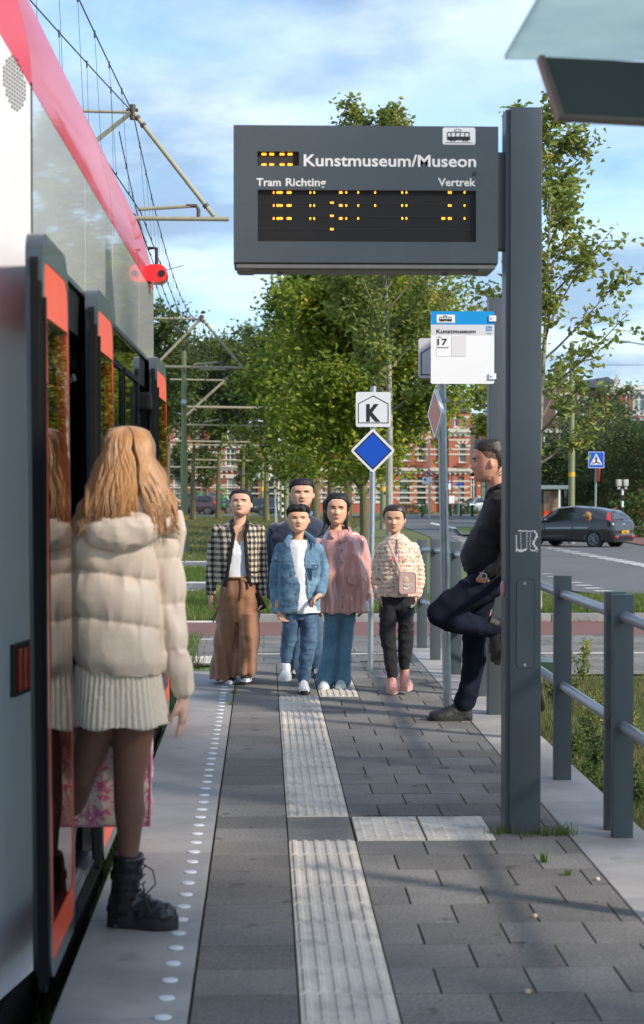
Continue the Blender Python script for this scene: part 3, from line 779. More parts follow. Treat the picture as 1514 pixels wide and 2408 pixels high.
# ================================================================ timetable sign on the wide post
sp_t = thing('stop_sign', (1.62, 12.34, 0), 'white and blue stop name board for tram 17 clamped to a wide dark post', 'sign')
TYY = 12.30
x0 = W(1148.5, 1500, TYY).x
mb = MB(); mb.box(x0, x0 + .175, TYY, TYY + .12, -.03, W(1165, 700, TYY).z, bev=.004); mb.obj('post', GREY, sp_t, smooth=True)
PYB = TYY - .05; k = SZ(PYB)
c0 = W(1013, 902, PYB); c1 = W(1162, 732, PYB)
mb = MB(); mb.prism(rrect(c0.x, c1.x, c0.z, c1.z, .012), 'y', PYB, PYB + .012); bd = mb.obj('board', WHITE, sp_t); 
zb = W(1090, 763, PYB).z
mb = MB(); mb.prism([p for p in rrect(c0.x + .0, c1.x - .0, zb - .03, c1.z, .012) if p[1] > zb] + [(c0.x, zb), (c1.x, zb)], 'y', PYB - .001, PYB + .0002)
mb.obj('blue_header', pm('header_blue', (.0, .26, .62), rough=.35, var=.03), sp_t)
g1 = W(1022, 804, PYB); mb = MB(); mb.box(c0.x + .003, c1.x - .003, PYB - .0008, PYB + .0001, W(1020, 788, PYB).z, zb - .001); mb.obj('name_band', pm('sign_pale_grey', (.60, .60, .63), rough=.4, var=.02), sp_t)
for (a, b, c, d) in ((1026, 1060.5, 838, 790), (1061.5, 1096, 838, 790)):
    p0 = W(a, c, PYB); p1 = W(b, d, PYB); mb = MB(); mb.box(p0.x, p1.x, PYB - .002, PYB - .0009, p0.z, p1.z); mb.obj('line_card', WHITE if a < 1050 else pm('card_pale', (.66, .65, .66), rough=.4, var=.02), sp_t)
tram_icon(1048, 749.5, 43, 19.5, PYB - .001, sp_t)
DK = pm('letter_dark', (.012, .012, .014), rough=.5)
sgn_text('Kunstmuseum', 1026.5, 1118, 783, 9.5, sp_t, m=DK, Y=PYB - .0012, bold=.012)
sgn_text('17', 1028.5, 1051.5, 811, 15, sp_t, m=DK, Y=PYB - .002, bold=.02)
sgn_text('Tram', 1029.5, 1038.5, 793.5, 3.2, sp_t, m=DK, Y=PYB - .002, bold=0)
sgn_text('Statenkwartier', 1028, 1055, 818, 3.0, sp_t, m=DK, Y=PYB - .002, bold=.01)
BL = pm('letter_blue', (.03, .28, .60), rough=.5)
sgn_text('ZONE', 1142, 1157, 771.5, 5, sp_t, m=BL, Y=PYB - .0012, bold=.015)
sgn_text('5410', 1143, 1156.5, 778, 5, sp_t, m=BL, Y=PYB - .0012, bold=.015)
sgn_text('1131', 1144, 1154.5, 785.5, 4, sp_t, m=BL, Y=PYB - .0012, bold=.0)
for py in (749, 885):
    p0 = W(1149, py + 7, PYB); p1 = W(1166, py - 7, PYB); mb = MB(); mb.box(p0.x, p1.x, PYB - .012, PYB + .02, p0.z, p1.z, bev=.003); cl = mb.obj('clamp', WHITE, sp_t)
    q = W(1154.5, py, PYB); mb = MB(); mb.tube([(q.x, PYB - .016, q.z), (q.x, PYB - .011, q.z)], .0065, n=10); mb.obj('clamp_screw', GALV, cl, org=sp_t['_org'])
    cl['_org'] = sp_t['_org']

# ================================================================ K sign and diamond on a galvanised pole
def round_poly(pts, r, n=4):
    out = []
    for i, p in enumerate(pts):
        p = Vector(p); a = Vector(pts[i - 1]); b = Vector(pts[(i + 1) % len(pts)])
        u = (a - p).normalized(); v = (b - p).normalized(); half = u.angle(v) / 2
        d = r / math.tan(half); s = p + u * d; e = p + v * d; c = p + (u + v).normalized() * (r / math.sin(half))
        a0 = math.atan2((s - c).y, (s - c).x); a1 = math.atan2((e - c).y, (e - c).x); da = (a1 - a0 + math.pi) % (2 * math.pi) - math.pi
        for k in range(n + 1): t = a0 + da * k / n; out.append((c.x + math.cos(t) * r, c.y + math.sin(t) * r))
    return out
YK = 15.17; kb = G(870.5, 1577, 0)
ks = thing('road_sign', (kb.x, kb.y, 0), 'white K board above a blue diamond board on a slim galvanised pole beside the girl', 'sign')
ztop = W(878, 908, YK).z; xt = W(878, 908, YK).x
mb = MB(); mb.tube([(kb.x, YK, -.05), (xt, YK, ztop)], .0245, n=18); mb.obj('pole', GALV, ks, smooth=True)
def signframe(parent, ctr, w, h, Y):
    pass
c = W(877.5, 962.5, YK - .035); k = SZ(YK - .035); ya = YK - .035
mb = MB(); mb.prism(rrect(c.x - 41 * k, c.x + 41 * k, c.z - 41 * k, c.z + 41 * k, 5 * k), 'y', ya - .002, ya + .012); kp = mb.obj('sign_plate', pm('sign_reflective', (.66, .67, .69), rough=.35, var=.03), ks)
mb = MB()
house = [(c.x - 36 * k, c.z - 32.5 * k), (c.x + 36 * k, c.z - 32.5 * k), (c.x + 36 * k, c.z + 14 * k), (c.x, c.z + 33 * k), (c.x - 36 * k, c.z + 14 * k)]
hin = [(c.x - 34.0 * k, c.z - 30.5 * k), (c.x + 34.0 * k, c.z - 30.5 * k), (c.x + 34.0 * k, c.z + 12.8 * k), (c.x, c.z + 30.6 * k), (c.x - 34.0 * k, c.z + 12.8 * k)]
def ringshape(mb, o_, i_, y0, y1):
    n = len(o_); vs = [(p[0], y0, p[1]) for p in o_] + [(p[0], y0, p[1]) for p in i_] + [(p[0], y1, p[1]) for p in o_] + [(p[0], y1, p[1]) for p in i_]
    fs = []
    for a in range(n):
        b = (a + 1) % n; fs += [(a, b, b + n, a + n), (a, b, b + 2 * n, a + 2 * n), (a + n, b + n, b + 3 * n, a + 3 * n)]
    mb.add(vs, fs)
ringshape(mb, house, hin, ya - .0035, ya - .0019); mb.obj('house_outline', DK, ks)
sgn_text('K', 861, 894, 989, 38, ks, m=DK, Y=ya - .002, bold=.045, extr=.002)
c = W(876.5, 1059.5, ya); dia = lambda r_: [(c.x - r_ * k, c.z), (c.x, c.z - r_ * k), (c.x + r_ * k, c.z), (c.x, c.z + r_ * k)]
mb = MB(); mb.prism(round_poly(dia(53), 6 * k), 'y', ya - .002, ya + .012); mb.obj('diamond_plate', bpy.data.materials['sign_reflective'], ks)
mb = MB(); mb.prism(dia(45), 'y', ya - .003, ya - .0019); mb.obj('diamond_border', DK, ks)
mb = MB(); mb.prism(dia(40.5), 'y', ya - .004, ya - .0029); mb.obj('diamond_face', pm('diamond_blue', (.004, .07, .46), rough=.3, var=.03), ks)

# second pole with the sideways diamond
YP2 = 12.63; pb = G(1052, 1664, 0); pt = W(1040, 730, YP2)
s2 = thing('road_sign', (pb.x, pb.y, 0), 'thick galvanised pole with an edge-on red diamond board, in front of the leaning man', 'sign')
pt = pb.lerp(W(1038, 905, pb.y), 1.0); top2 = pb + (pt - pb) * 1.22
mb = MB(); mb.tube([pb - Vector((0, 0, .05)), top2], .031, n=20); mb.obj('pole', GALV, s2, smooth=True)
mb = MB(); q = W(1042, 941, pb.y); mb.tube([(q.x, q.y, q.z - .012), (q.x, q.y, q.z + .012)], .036, n=18); mb.box(q.x - .045, q.x + .045, q.y - .05, q.y - .03, q.z - .010, q.z + .010); mb.obj('clamp', GALV, s2)
# diamond turned to face left
cc = W(1022, 972, pb.y - .05); k2 = SZ(pb.y); hd = .18
ang = R(79)      # faces mostly to the left
Md = Matrix.Translation(cc) @ Matrix.Rotation(-ang, 4, 'Z')
def place(mb, M): mb.v = [tuple(M @ Vector(v)) for v in mb.v]; return mb
mb = MB(); mb.prism(round_poly([(-.18, 0), (0, -.18), (.18, 0), (0, .18)], .02), 'y', -.002, .022); place(mb, Md).obj('diamond_plate', WHITE, s2)
mb = MB(); mb.prism([(-.148, 0), (0, -.148), (.148, 0), (0, .148)], 'y', -.004, -.0019); place(mb, Md).obj('diamond_face', pm('diamond_orange', (.55, .09, .03), rough=.35, var=.1), s2)
ya2 = pb.y - .04; k = SZ(ya2)
A = W(984, 889, ya2); B = W(1068, 795, ya2)
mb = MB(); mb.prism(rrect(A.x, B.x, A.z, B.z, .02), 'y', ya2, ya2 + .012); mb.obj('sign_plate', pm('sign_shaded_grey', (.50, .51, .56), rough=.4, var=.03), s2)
mb = MB(); q = lambda x, y: (W(x, y, ya2).x, W(x, y, ya2).z)
ringshape(mb, [q(989, 882), q(1063, 882), q(1063, 830), q(1026, 806), q(989, 830)], [q(991.3, 879.8), q(1060.7, 879.8), q(1060.7, 831.2), q(1026, 808.6), q(991.3, 831.2)], ya2 - .0015, ya2); mb.obj('house_outline', DK, s2)

# ================================================================ railing
rl = thing('railing', (1.61, 12.5, 0), 'dark steel railing posts with two silver rails beside the platform', 'railing')
posts = [(6.45, 1.573), (8.05, 1.573), (8.23, 1.573), (9.62, 1.562), (11.15, 1.567), (13.35, 1.565), (14.85, 1.545), (16.05, 1.49), (17.2, 1.47)]
HP = 1.10
for y, x in posts:
    z0 = float(np.interp(y, [15.5, 17.5], [0, -.07]))
    mb = MB(); mb.box(x, x + .092, y, y + .055, z0 - .03, z0 + HP, bev=.003); mb.obj('post', GREY, rl, smooth=True)
def rail(pts, z):
    mb = MB(); pp = [(x + .048, y, z + float(np.interp(y, [15.5, 17.5], [0, -.07]))) for y, x in pts]
    mb.tube(pp, .0255, n=16, dome=True); mb.obj('rail', STEEL, rl, smooth=True)
for z in (1.0, .505):
    rail([(3.0, 1.573), (8.09, 1.573)], z); rail([(8.2, 1.573), (9.65, 1.562), (13.35, 1.565), (14.85, 1.545), (16.05, 1.49), (17.23, 1.47)], z)

# ================================================================ shelter roof at the near right
sh = thing('shelter', (1.9, 3.2, 0), 'tram stop shelter with a pale glass roof and a dark roof beam', 'shelter')
GLR = pm('shelter_glass', (.60, .69, .68), rough=.35, var=.08, vs=3, col2=(.50, .59, .62), c2pos=(.5, .75), c2s=2.5, trans=.0, spec=.5)
# frosted glass lets light through
m = GLR; nt_ = m.node_tree; b_ = bsdf(m); tl = N(nt_, 'ShaderNodeBsdfTranslucent'); mxs = N(nt_, 'ShaderNodeMixShader'); outn = next(n for n in nt_.nodes if n.type == 'OUTPUT_MATERIAL')
src_ = b_.inputs['Base Color'].links[0].from_socket; L(nt_, src_, tl.inputs[0]); mxs.inputs[0].default_value = .92; L(nt_, b_.outputs[0], mxs.inputs[1]); L(nt_, tl.outputs[0], mxs.inputs[2]); L(nt_, mxs.outputs[0], outn.inputs[0])
zg = 2.662; gl_y = 4.48
xg = W(1186, 147, gl_y).x
mb = MB(); mb.box(xg, 2.9, 1.6, gl_y, zg, zg + .012); mb.obj('glass_roof', GLR, sh)
zbt = W(1300, 292, 4.5).z; xa = W(1256, 155, 4.5).x; xb = W(1302, 290, 4.5).x; ztp = zg - .004
yb_ = 4.46
sl = .012
mb = MB(); mb.prism([(xa + .012, ztp), (2.9, ztp - sl * 8), (2.9, zbt - sl * 8), (xb + .012, zbt + .008)], 'y', yb_ - .03, yb_); mb.obj('roof_panel', pm('shelter_dark', (.035, .045, .048), rough=.35, var=.1, coat=.3), sh)
mb = MB(); pw = .012
mb.prism([(xa, ztp), (xa + .012, ztp), (xb + .012, zbt + .006), (xb, zbt)], 'y', yb_ - .05, yb_ + .01)
mb.prism([(xb, zbt), (xb + .012, zbt + .008), (2.9, zbt - sl * 8), (2.9, zbt - sl * 8 - .010)], 'y', yb_ - .05, yb_ + .01)
mb.obj('panel_edge', pm('edge_brown', (.17, .125, .12), rough=.4), sh)
for y in (1.9, 4.2): mb = MB(); mb.box(2.75, 2.83, y, y + .08, -.1, 2.6); mb.obj('shelter_post', GREY, sh)
# ================================================================ overhead line masts and supports
def mast(px, pyb, pytop, pysplit, wlow, wup, label, band=None, Y=None, cat='mast', group='olive green overhead line masts'):
    if Y is None: b = G(px, pyb)
    else: b = W(px, 1200, Y); b.z = T(Y)
    k = SZ(b.y); zt = W(px, pytop, b.y).z; zs = W(px, pysplit, b.y).z
    t = thing('overhead_line_mast', tuple(b), label, cat, group)
    rl_, ru = wlow * k / 2, wup * k / 2
    mb = MB(); mb.tube([(b.x, b.y, b.z - .1), (b.x, b.y, zs - .12), (b.x, b.y, zs), (b.x, b.y, zs + .02)], [rl_, rl_, rl_, (rl_ + ru) / 2], n=16); mb.obj('lower_pole', OLIVE, t, smooth=True)
    mb = MB(); mb.tube([(b.x, b.y, zs), (b.x, b.y, zt)], [ru, ru * .92], n=14); mb.obj('upper_pole', OLIVE, t, smooth=True)
    mb = MB(); mb.tube([(b.x, b.y, b.z - .05), (b.x, b.y, b.z + .18)], rl_ * 1.12, n=14); mb.obj('footing', KERBM, t, smooth=True)
    if band:
        z = W(px, band, b.y).z; mb = MB(); mb.tube([(b.x, b.y, z - 5.0 * k), (b.x, b.y, z + 5 * k)], rl_ * 1.03, n=14); mb.obj('number_band', YEL2, t)
    return t, b
YEL2 = pm('plate_yellow', (.70, .38, .02), rough=.5)
m1, b1 = mast(433, 0, 825, 1062, 17, 12.5, 'thick olive mast with a silver pulley, just right of the tram', band=1217, Y=57)
k = SZ(b1.y); q = W(433, 948, b1.y)
mb = MB(); mb.tube([(q.x - 5 * k, q.y - .16, q.z), (q.x + 5 * k, q.y - .16, q.z)], 16 * k * .62, n=18); mb.tube([(q.x - 7 * k, q.y - .16, q.z), (q.x + 7 * k, q.y - .16, q.z)], 4 * k, n=12); mb.obj('pulley', GALV, m1, smooth=True)
mast(502.5, 1201, 946, 1064, 9.5, 5.5, 'slender olive mast with a red stripe beside the parked black van', band=1146)
rm = G(499, 1201); k = SZ(rm.y)
mb = MB(); mb.tube([W(497, 1150, rm.y - .3), W(498, 1090, rm.y - .3), W(500.5, 1010, rm.y - .3)], 1.5 * k, n=6); solo(mb, 'red_hose', pm('hose_red', (.5, .08, .08), rough=.5), (0, 0, 0), 'red stripe of hose running down the slender olive mast', 'hose')
mast(617, 1205, 925, 1084, 9.5, 6.2, 'olive mast standing above the gap between the mother and the father', band=1149)
mast(659.5, 1215, 990, 1073, 10, 7, 'olive mast immediately right of the red and white give way board')
mast(673, 1222, 984, 1058, 12, 7.5, 'olive mast beside the striped traffic light, second of the close pair')
mast(696.5, 1236, 970, 1069, 13.5, 10.2, 'olive mast rising directly behind the head of the father')
mast(900, 1243, 1000, 1090, 13.5, 9, 'olive mast between the galvanised sign pole and the pale young trunk', band=1149)
mast(1343.5, 1238, 805, 1061, 15.5, 13, 'olive mast behind the dark hatchback car, beside the glass shelter', band=1115, Y=69)

def support(Ys, apex, tube_y, x0, x1, labels, left_diag, right_diag, top_left=None, arm=None, arm2=None, rt=.052, group='steel overhead line supports'):
    """horizontal registration tube with braces; positions given as photo units on the plane Y=Ys"""
    P = lambda x, y: W(x, y, Ys)
    t = thing('overhead_support', tuple(P((x0 + x1) / 2, tube_y)), labels, 'overhead support', group)
    mb = MB(); mb.tube([P(x0, tube_y - 1.5), P(x1, tube_y + 1.5)], rt, n=10); mb.obj('crossbar', TUBEM, t, smooth=True)
    if apex:
        for q in (left_diag, right_diag):
            if q: mb = MB(); mb.tube([P(*apex), P(*q)], rt * 1.0, n=10); mb.obj('brace', TUBEM, t, smooth=True)
        mb = MB(); a = P(*apex); mb.tube([a + Vector((0, 0, -.12)), a + Vector((0, 0, .10))], rt * 1.3, n=10); mb.tube([a + Vector((-.1, 0, .02)), a + Vector((.08, 0, .02))], rt * .8, n=8); mb.obj('clamp', BRKT, t)
        if right_diag:
            r_ = P(*right_diag); d = (r_ - a).normalized()
            for f in (.06, .13, .9):
                c = a.lerp(r_, f); mb = MB(); mb.tube([c - d * .025, c + d * .025], rt * 1.35, n=10); mb.obj('collar', BRKT, t)
    if top_left: mb = MB(); mb.tube([P(*top_left), P(apex[0] - 3, apex[1] + 2)], rt * .7, n=10); mb.obj('stay', TUBEM, t, smooth=True)
    for a_ in (arm, arm2):
        if a_:
            (ax0, ay0), (ax1, ay1) = a_; mb = MB(); mb.tube([P(ax0, ay0), P(ax1, ay1)], rt * .8, n=8); mb.obj('steady_arm', TUBEM, t, smooth=True)
            mb = MB(); e = P(ax1, ay1); mb.tube([e + Vector((-.12, 0, .0)), e + Vector((.03, 0, .0)), e + Vector((.06, 0, -.05)), e + Vector((.06, 0, (P(ax1, tube_y) - e).z))], rt * .85, n=8); mb.obj('hanger', BRKT, t)
    return t
A1 = (312, 262); Y1 = 26.8
support(Y1, A1, 513.5, 200, 538, 'large triangular tube support with a long slanting brace, nearest to the display', (150, 392), (503, 508), top_left=(120, 259), arm=((325, 492), (457, 484)), rt=.034)
A2 = (474, 748); Y2 = 56.8
support(Y2, A2, 863, 350, 571, 'triangular tube support carried by the thick mast with the pulley', (345, 880), (568, 862), top_left=(362, 748), arm=((455, 857), (520, 851)), arm2=((470, 868), (541, 868)), rt=.046)
support(72, (531, 892), 958, 440, 648, 'tube support with one slanting brace, left of the big lime trees', (437, 977), None, top_left=(400, 892), rt=.052)
support(95, None, 1000, 436, 640, 'plain crossbar third from the top of the far wire supports', None, None, arm=((478, 993), (520, 985)), arm2=((583, 990), (618, 984)), rt=.052)
support(112, None, 1038, 400, 605, 'plain crossbar fourth from the top of the far wire supports', None, None, arm=((620, 1032), (645, 1030)), rt=.052)
support(120, None, 1047, 436, 664, 'plain crossbar fifth from the top of the far wire supports', None, None, rt=.052)
support(138, None, 1082, 440, 650, 'plain crossbar sixth from the top of the far wire supports', None, None, arm=((560, 1084), (590, 1084)), rt=.06)
support(152, None, 1099, 400, 600, 'plain crossbar seventh from the top of the far wire supports', None, None, rt=.065)
support(170, None, 1109, 400, 505, 'short lowest crossbar of the far wire supports', None, None, rt=.065)
# curved white arms
for (x, y, w) in ((413, 972, 28), (604, 990, 36), (646, 1034, 32)):
    Yw = 100; mb = MB(); mb.tube([W(x - w * .5, y + 4, Yw), W(x - w * .3, y - 1, Yw), W(x, y - 2, Yw), W(x + w * .5, y + 2, Yw)], .035, n=8); c = W(x, y, Yw)
    solo(mb, 'curved_arm', WHITE, tuple(c), {413: 'short curved white arm left of the mast with the pulley', 604: 'curved white arm on the crossbar beside the lime trees, upper one', 646: 'curved white arm on the crossbar beside the lime trees, lower one'}[x], 'wire arm', 'curved white wire arms', smooth=True)

# wires: messenger wires between the apexes and straight contact wires, with droppers
def cat_span(P0, P1, C0, C1, sag, n, name, label, r=.009):
    def mess(t): p = P0.lerp(P1, t); p = p.copy(); p.z -= 4 * sag * t * (1 - t); return p
    t = thing(name, tuple(P0), label, 'overhead wire', 'overhead wires of the tram line')
    mb = MB(); mb.tube([mess(i / 24) for i in range(25)], r, n=5, caps=False); mb.obj('carrying_wire', WIREM, t)
    mb = MB(); mb.tube([C0, C1], r, n=5, caps=False); mb.obj('contact_wire', WIREM, t)
    for i in range(1, n):
        f = (i + .0) / n; a = mess(f); b = C0.lerp(C1, f)
        mb = MB(); mb.tube([a, b], .0028, n=4, caps=False); mb.tube([a + Vector((0, 0, .03)), a - Vector((0, 0, .06))], .011, n=6); mb.tube([b + Vector((0, 0, .05)), b], .010, n=6); mb.obj('dropper', WIREM, t)
    return t
a1, a2 = W(*A1, Y1), W(*A2, Y2); c1 = W(330, 497, Y1); c2 = W(468, 858, Y2); c1b = W(318, 505, Y1); c2b = W(452, 862, Y2)
a3 = W(531, 892, 72)
near = -8.0
def ext(px, py, Yn, A, m=1.7): q = W(px, py, Yn); return A + (q - A) * m
nb = Vector((-2.23, 8, 6.85)); na = Vector((-3.75, 8, 6.9))
cat_span(W(312, 265, Y1), nb, c1, Vector((nb.x, nb.y, 5.3)), .05, 11, 'overhead_wire', 'steeper of the two black carrying wires above the tram roof')
cat_span(W(310, 262, Y1), na, c1b, Vector((na.x, na.y, 5.3)), .08, 11, 'overhead_wire', 'flatter of the two black carrying wires above the tram roof')
cat_span(a1, a2, c1, c2, .95, 20, 'overhead_wire', 'right sagging wire with many droppers between the two triangular supports')
cat_span(a1 + Vector((-.2, 0, -.3)), a2 + Vector((-.4, 0, -.2)), c1b, c2b, 1.15, 20, 'overhead_wire', 'left sagging wire with droppers between the two triangular supports')
cat_span(a2, W(540, 905, 95), c2, W(520, 985, 95), .8, 14, 'overhead_wire', 'far wire running on beyond the second triangular support', r=.012)
cat_span(W(531, 892, 72), W(600, 990, 130), W(540, 955, 72), W(598, 1030, 130), .8, 10, 'overhead_wire', 'farthest overhead wire in front of the dark trees', r=.012)
mb = MB(); mb.tube([W(350, 640, Y1 + 12), W(392, 634, Y1 + 15), W(432, 624, Y1 + 18)], .01, n=5); solo(mb, 'jumper_wire', WIREM, (0, 0, 0), 'short black jumper wire linking two overhead wires above the red pod', 'wire')
for (xa, ya, xb, yb, Yw) in ((1380, 858, 1620, 858, 80), (1200, 950, 1620, 890, 90)):
    mb = MB(); mb.tube([W(xa, ya, Yw), W(xb, yb, Yw)], .012, n=5); solo(mb, 'thin_wire', WIREM, tuple(W(xb, yb, Yw) * 0), 'thin %s wire crossing the sky above the far right houses' % ('level' if ya == yb else 'slanting'), 'wire')

# ================================================================ trees
def leafmat(name, c1, c2, c3=None, tone=.45):
    if name in MATS: return MATS[name]
    m = bpy.data.materials.new(name); MATS[name] = m; m.use_nodes = True; nt = m.node_tree; nt.nodes.clear()
    out = N(nt, 'ShaderNodeOutputMaterial'); b = N(nt, 'ShaderNodeBsdfPrincipled'); tr = N(nt, 'ShaderNodeBsdfTranslucent'); ms = N(nt, 'ShaderNodeMixShader')
    at = N(nt, 'ShaderNodeAttribute', attribute_name='tone'); rp = N(nt, 'ShaderNodeValToRGB'); L(nt, at.outputs['Fac'], rp.inputs[0])
    e = rp.color_ramp.elements; e[0].position = 0; e[0].color = (*c1, 1); e[1].position = .78; e[1].color = (*c2, 1)
    if c3: q = e.new(.95); q.color = (*c3, 1)
    L(nt, rp.outputs[0], b.inputs['Base Color']); L(nt, rp.outputs[0], tr.inputs[0]); b.inputs['Roughness'].default_value = .55; b.inputs['Specular IOR Level'].default_value = .35
    ms.inputs[0].default_value = .4; L(nt, b.outputs[0], ms.inputs[1]); L(nt, tr.outputs[0], ms.inputs[2]); L(nt, ms.outputs[0], out.inputs[0]); return m
LF_YOUNG = leafmat('leaf_young', (.10, .15, .03), (.30, .34, .08), (.45, .33, .05))
LF_BIG = leafmat('leaf_lime_tree', (.07, .12, .015), (.30, .36, .035), (.55, .40, .03))
LF_BIG2 = leafmat('leaf_lime_green', (.055, .10, .015), (.22, .30, .04), (.42, .34, .04))
LF_DARK = leafmat('leaf_dark', (.028, .052, .018), (.095, .14, .045))
LF_HEDGE = leafmat('leaf_hedge', (.03, .06, .012), (.10, .16, .035))
LF_FAR = leafmat('leaf_far', (.035, .065, .018), (.14, .19, .05))
BARK = pm('bark_brown', (.12, .105, .06), rough=.95, var=.35, vs=9, bump=.8, bs=25, bdist=.02, col2=(.17, .16, .05), c2pos=(.5, .6), c2s=4, stretch=(1, 1, .3))
BARKY = pm('bark_pale', (.33, .31, .26), rough=.9, var=.3, vs=14, bump=.5, bs=40, col2=(.16, .15, .09), c2pos=(.55, .62), c2s=6)
TWIG = pm('twig', (.14, .12, .09), rough=.9, var=.2)
def leaves(name, C, size, m, parent, rng, up=.3, tone=None, flat=None):
    n = len(C); C = np.asarray(C, np.float32)
    d = rng.normal(size=(n, 3)); d[:, 2] = d[:, 2] * .6 + (0 if flat is None else flat); d /= np.linalg.norm(d, axis=1)[:, None]
    e = rng.normal(size=(n, 3)); e[:, 2] += up; s = np.cross(d, e); s /= np.linalg.norm(s, axis=1)[:, None] + 1e-9
    nn = np.cross(s, d)
    sz = size * rng.uniform(.6, 1.25, (n, 1)); w = sz * .27
    b = C - d * sz * .5; t = C + d * sz * .5 - nn * sz * .12; m1_ = C - d * sz * .06 + nn * sz * .05
    l = m1_ + s * w + nn * w * .35; r = m1_ - s * w + nn * w * .35
    l2 = C + d * sz * .22 + s * w * .8 + nn * w * .1; r2 = C + d * sz * .22 - s * w * .8 + nn * w * .1
    V = np.stack([b, l, l2, t, r2, r], axis=1).reshape(-1, 3); i = np.arange(n)[:, None] * 6
    F = np.concatenate([i + [[0, 1, 2, 3]], i + [[0, 3, 4, 5]]]).astype(np.int32)
    tn = tone if tone is not None else rng.uniform(0, 1, n)
    me = npmesh(name, V, F, np.repeat(tn, 6)); return link(name, me, m, parent)
def rot_about(v, ax, a): return Matrix.Rotation(a, 3, ax) @ v
def tree(label, base, top, r0, leafm, barkm, limbs, lsize, rng, clear=.3, nleaf=3000, spread=1.5, up=(.5, .9), lean=(0, 0), sub=7, group=None, name='tree', tips=None, lshape=None, bend=.15, rfrac=.02, cluster=.28):
    """limbs: number of main limbs; spread: crown radius"""
    base = Vector(base); H = top - base.z; root = thing(name, tuple(base), label, 'tree', group); org = base
    rr = random.Random(int(rng.integers(1 << 30)))
    K = 10; tp = []
    for i in range(K + 1):
        f = i / K; tp.append(Vector((base.x + lean[0] * f + math.sin(f * 7 + r0 * 50) * H * .006, base.y + lean[1] * f, base.z - .1 + (H + .1) * f * .98)))
    mb = MB(); mb.tube(tp, [max(r0 * (1 - f / K * .93) * (1.25 if f == 0 else 1), .004) for f in range(K + 1)], n=10); mb.obj('trunk', barkm, root, smooth=True)
    def tpos(f): i = min(int(f * K), K - 1); return tp[i].lerp(tp[i + 1], f * K - i)
    mb = MB(); tipsl = []
    for i in range(limbs):
        f = clear + (1 - clear) * ((i + rr.random() * .6) / limbs) ** .9 * .97
        p = tpos(min(f, .98)); az = i * 2.4 + rr.uniform(-.5, .5)
        if lshape: Lr = lshape(f) * spread
        else: Lr = spread * (1 - max(0, (f - .35)) / .65 * .75) * (.75 + .25 * min(1, (f - clear) * 6))
        Lr *= rr.uniform(.7, 1.1); el = rr.uniform(*up)
        d = Vector((math.cos(az) * math.cos(el), math.sin(az) * math.cos(el), math.sin(el)))
        pts = [p]; q = p.copy(); m_ = 5
        for s_ in range(m_):
            d = (d + Vector((rr.uniform(-1, 1), rr.uniform(-1, 1), rr.uniform(-.3, .9))) * bend).normalized(); q = q + d * Lr / m_ / max(.5, math.cos(el)); pts.append(q.copy())
        rb = max(.003, r0 * .42 * (1 - f * .6)); mb.tube(pts, [rb * (1 - .8 * s_ / m_) for s_ in range(m_ + 1)], n=6, caps=False)
        for s_ in range(sub):
            ff = rr.uniform(.25, 1); j = min(int(ff * m_), m_ - 1); b_ = pts[j].lerp(pts[j + 1], ff * m_ - j)
            dd = (d + Vector((rr.gauss(0, .8), rr.gauss(0, .8), rr.gauss(.15, .5)))).normalized(); l_ = Lr * rr.uniform(.2, .45)
            e_ = b_ + dd * l_; mid = b_.lerp(e_, .5) + Vector((rr.uniform(-1, 1), rr.uniform(-1, 1), rr.uniform(0, 1))) * l_ * .08
            mb.tube([b_, mid, e_], [rb * .3, rb * .2, rb * .08], n=4, caps=False); tipsl.append((b_, mid, e_, l_))
    mb.obj('branches', barkm if r0 > .1 else TWIG, root, smooth=True)
    T_ = len(tipsl); idx = rng.integers(0, T_, nleaf); t = rng.uniform(.15, 1.08, nleaf)
    A = np.array([x[0] for x in tipsl]); M_ = np.array([x[1] for x in tipsl]); E = np.array([x[2] for x in tipsl]); l_ = np.array([x[3] for x in tipsl])
    tt = t[:, None]; C = (1 - tt) ** 2 * A[idx] + 2 * (1 - tt) * tt * M_[idx] + tt ** 2 * E[idx]
    C = C + rng.normal(size=(nleaf, 3)) * (lsize * .45 + cluster * l_[idx][:, None] * .45)
    tone = np.clip(rng.uniform(0, 1, T_)[idx] * .5 + rng.uniform(0, .5, nleaf), 0, 1)
    C = C - np.array(base)
    leaves('crown', C, lsize, leafm, root, rng, tone=tone); return root
rngt = np.random.default_rng(3)
# young street tree behind the display and its neighbour to the right
pb = W(927, 1186, 35); pb.z = T(35); ptop = W(888, 262, 35)
tree('slim young tree with a pale trunk rising behind the departure display', pb, ptop.z, .085, LF_YOUNG, BARKY, 40, .125, rngt, clear=.36, nleaf=12500, spread=1.6, up=(.6, 1.05), lean=(ptop.x - pb.x, 0), sub=8, cluster=.3, lshape=lambda f: .55 + .45 * min(1, (f - .3) * 3) - .62 * max(0, f - .62) / .38)
pb = W(1262, 1130, 22); pb.z = T(22); ptop = W(1292, 232, 22)
tree('slim young tree right behind the square display post', pb, ptop.z, .055, LF_YOUNG, BARKY, 30, .105, rngt, clear=.30, nleaf=4600, spread=1.3, up=(.45, .9), lean=(ptop.x - pb.x, 0), sub=7, cluster=.26)
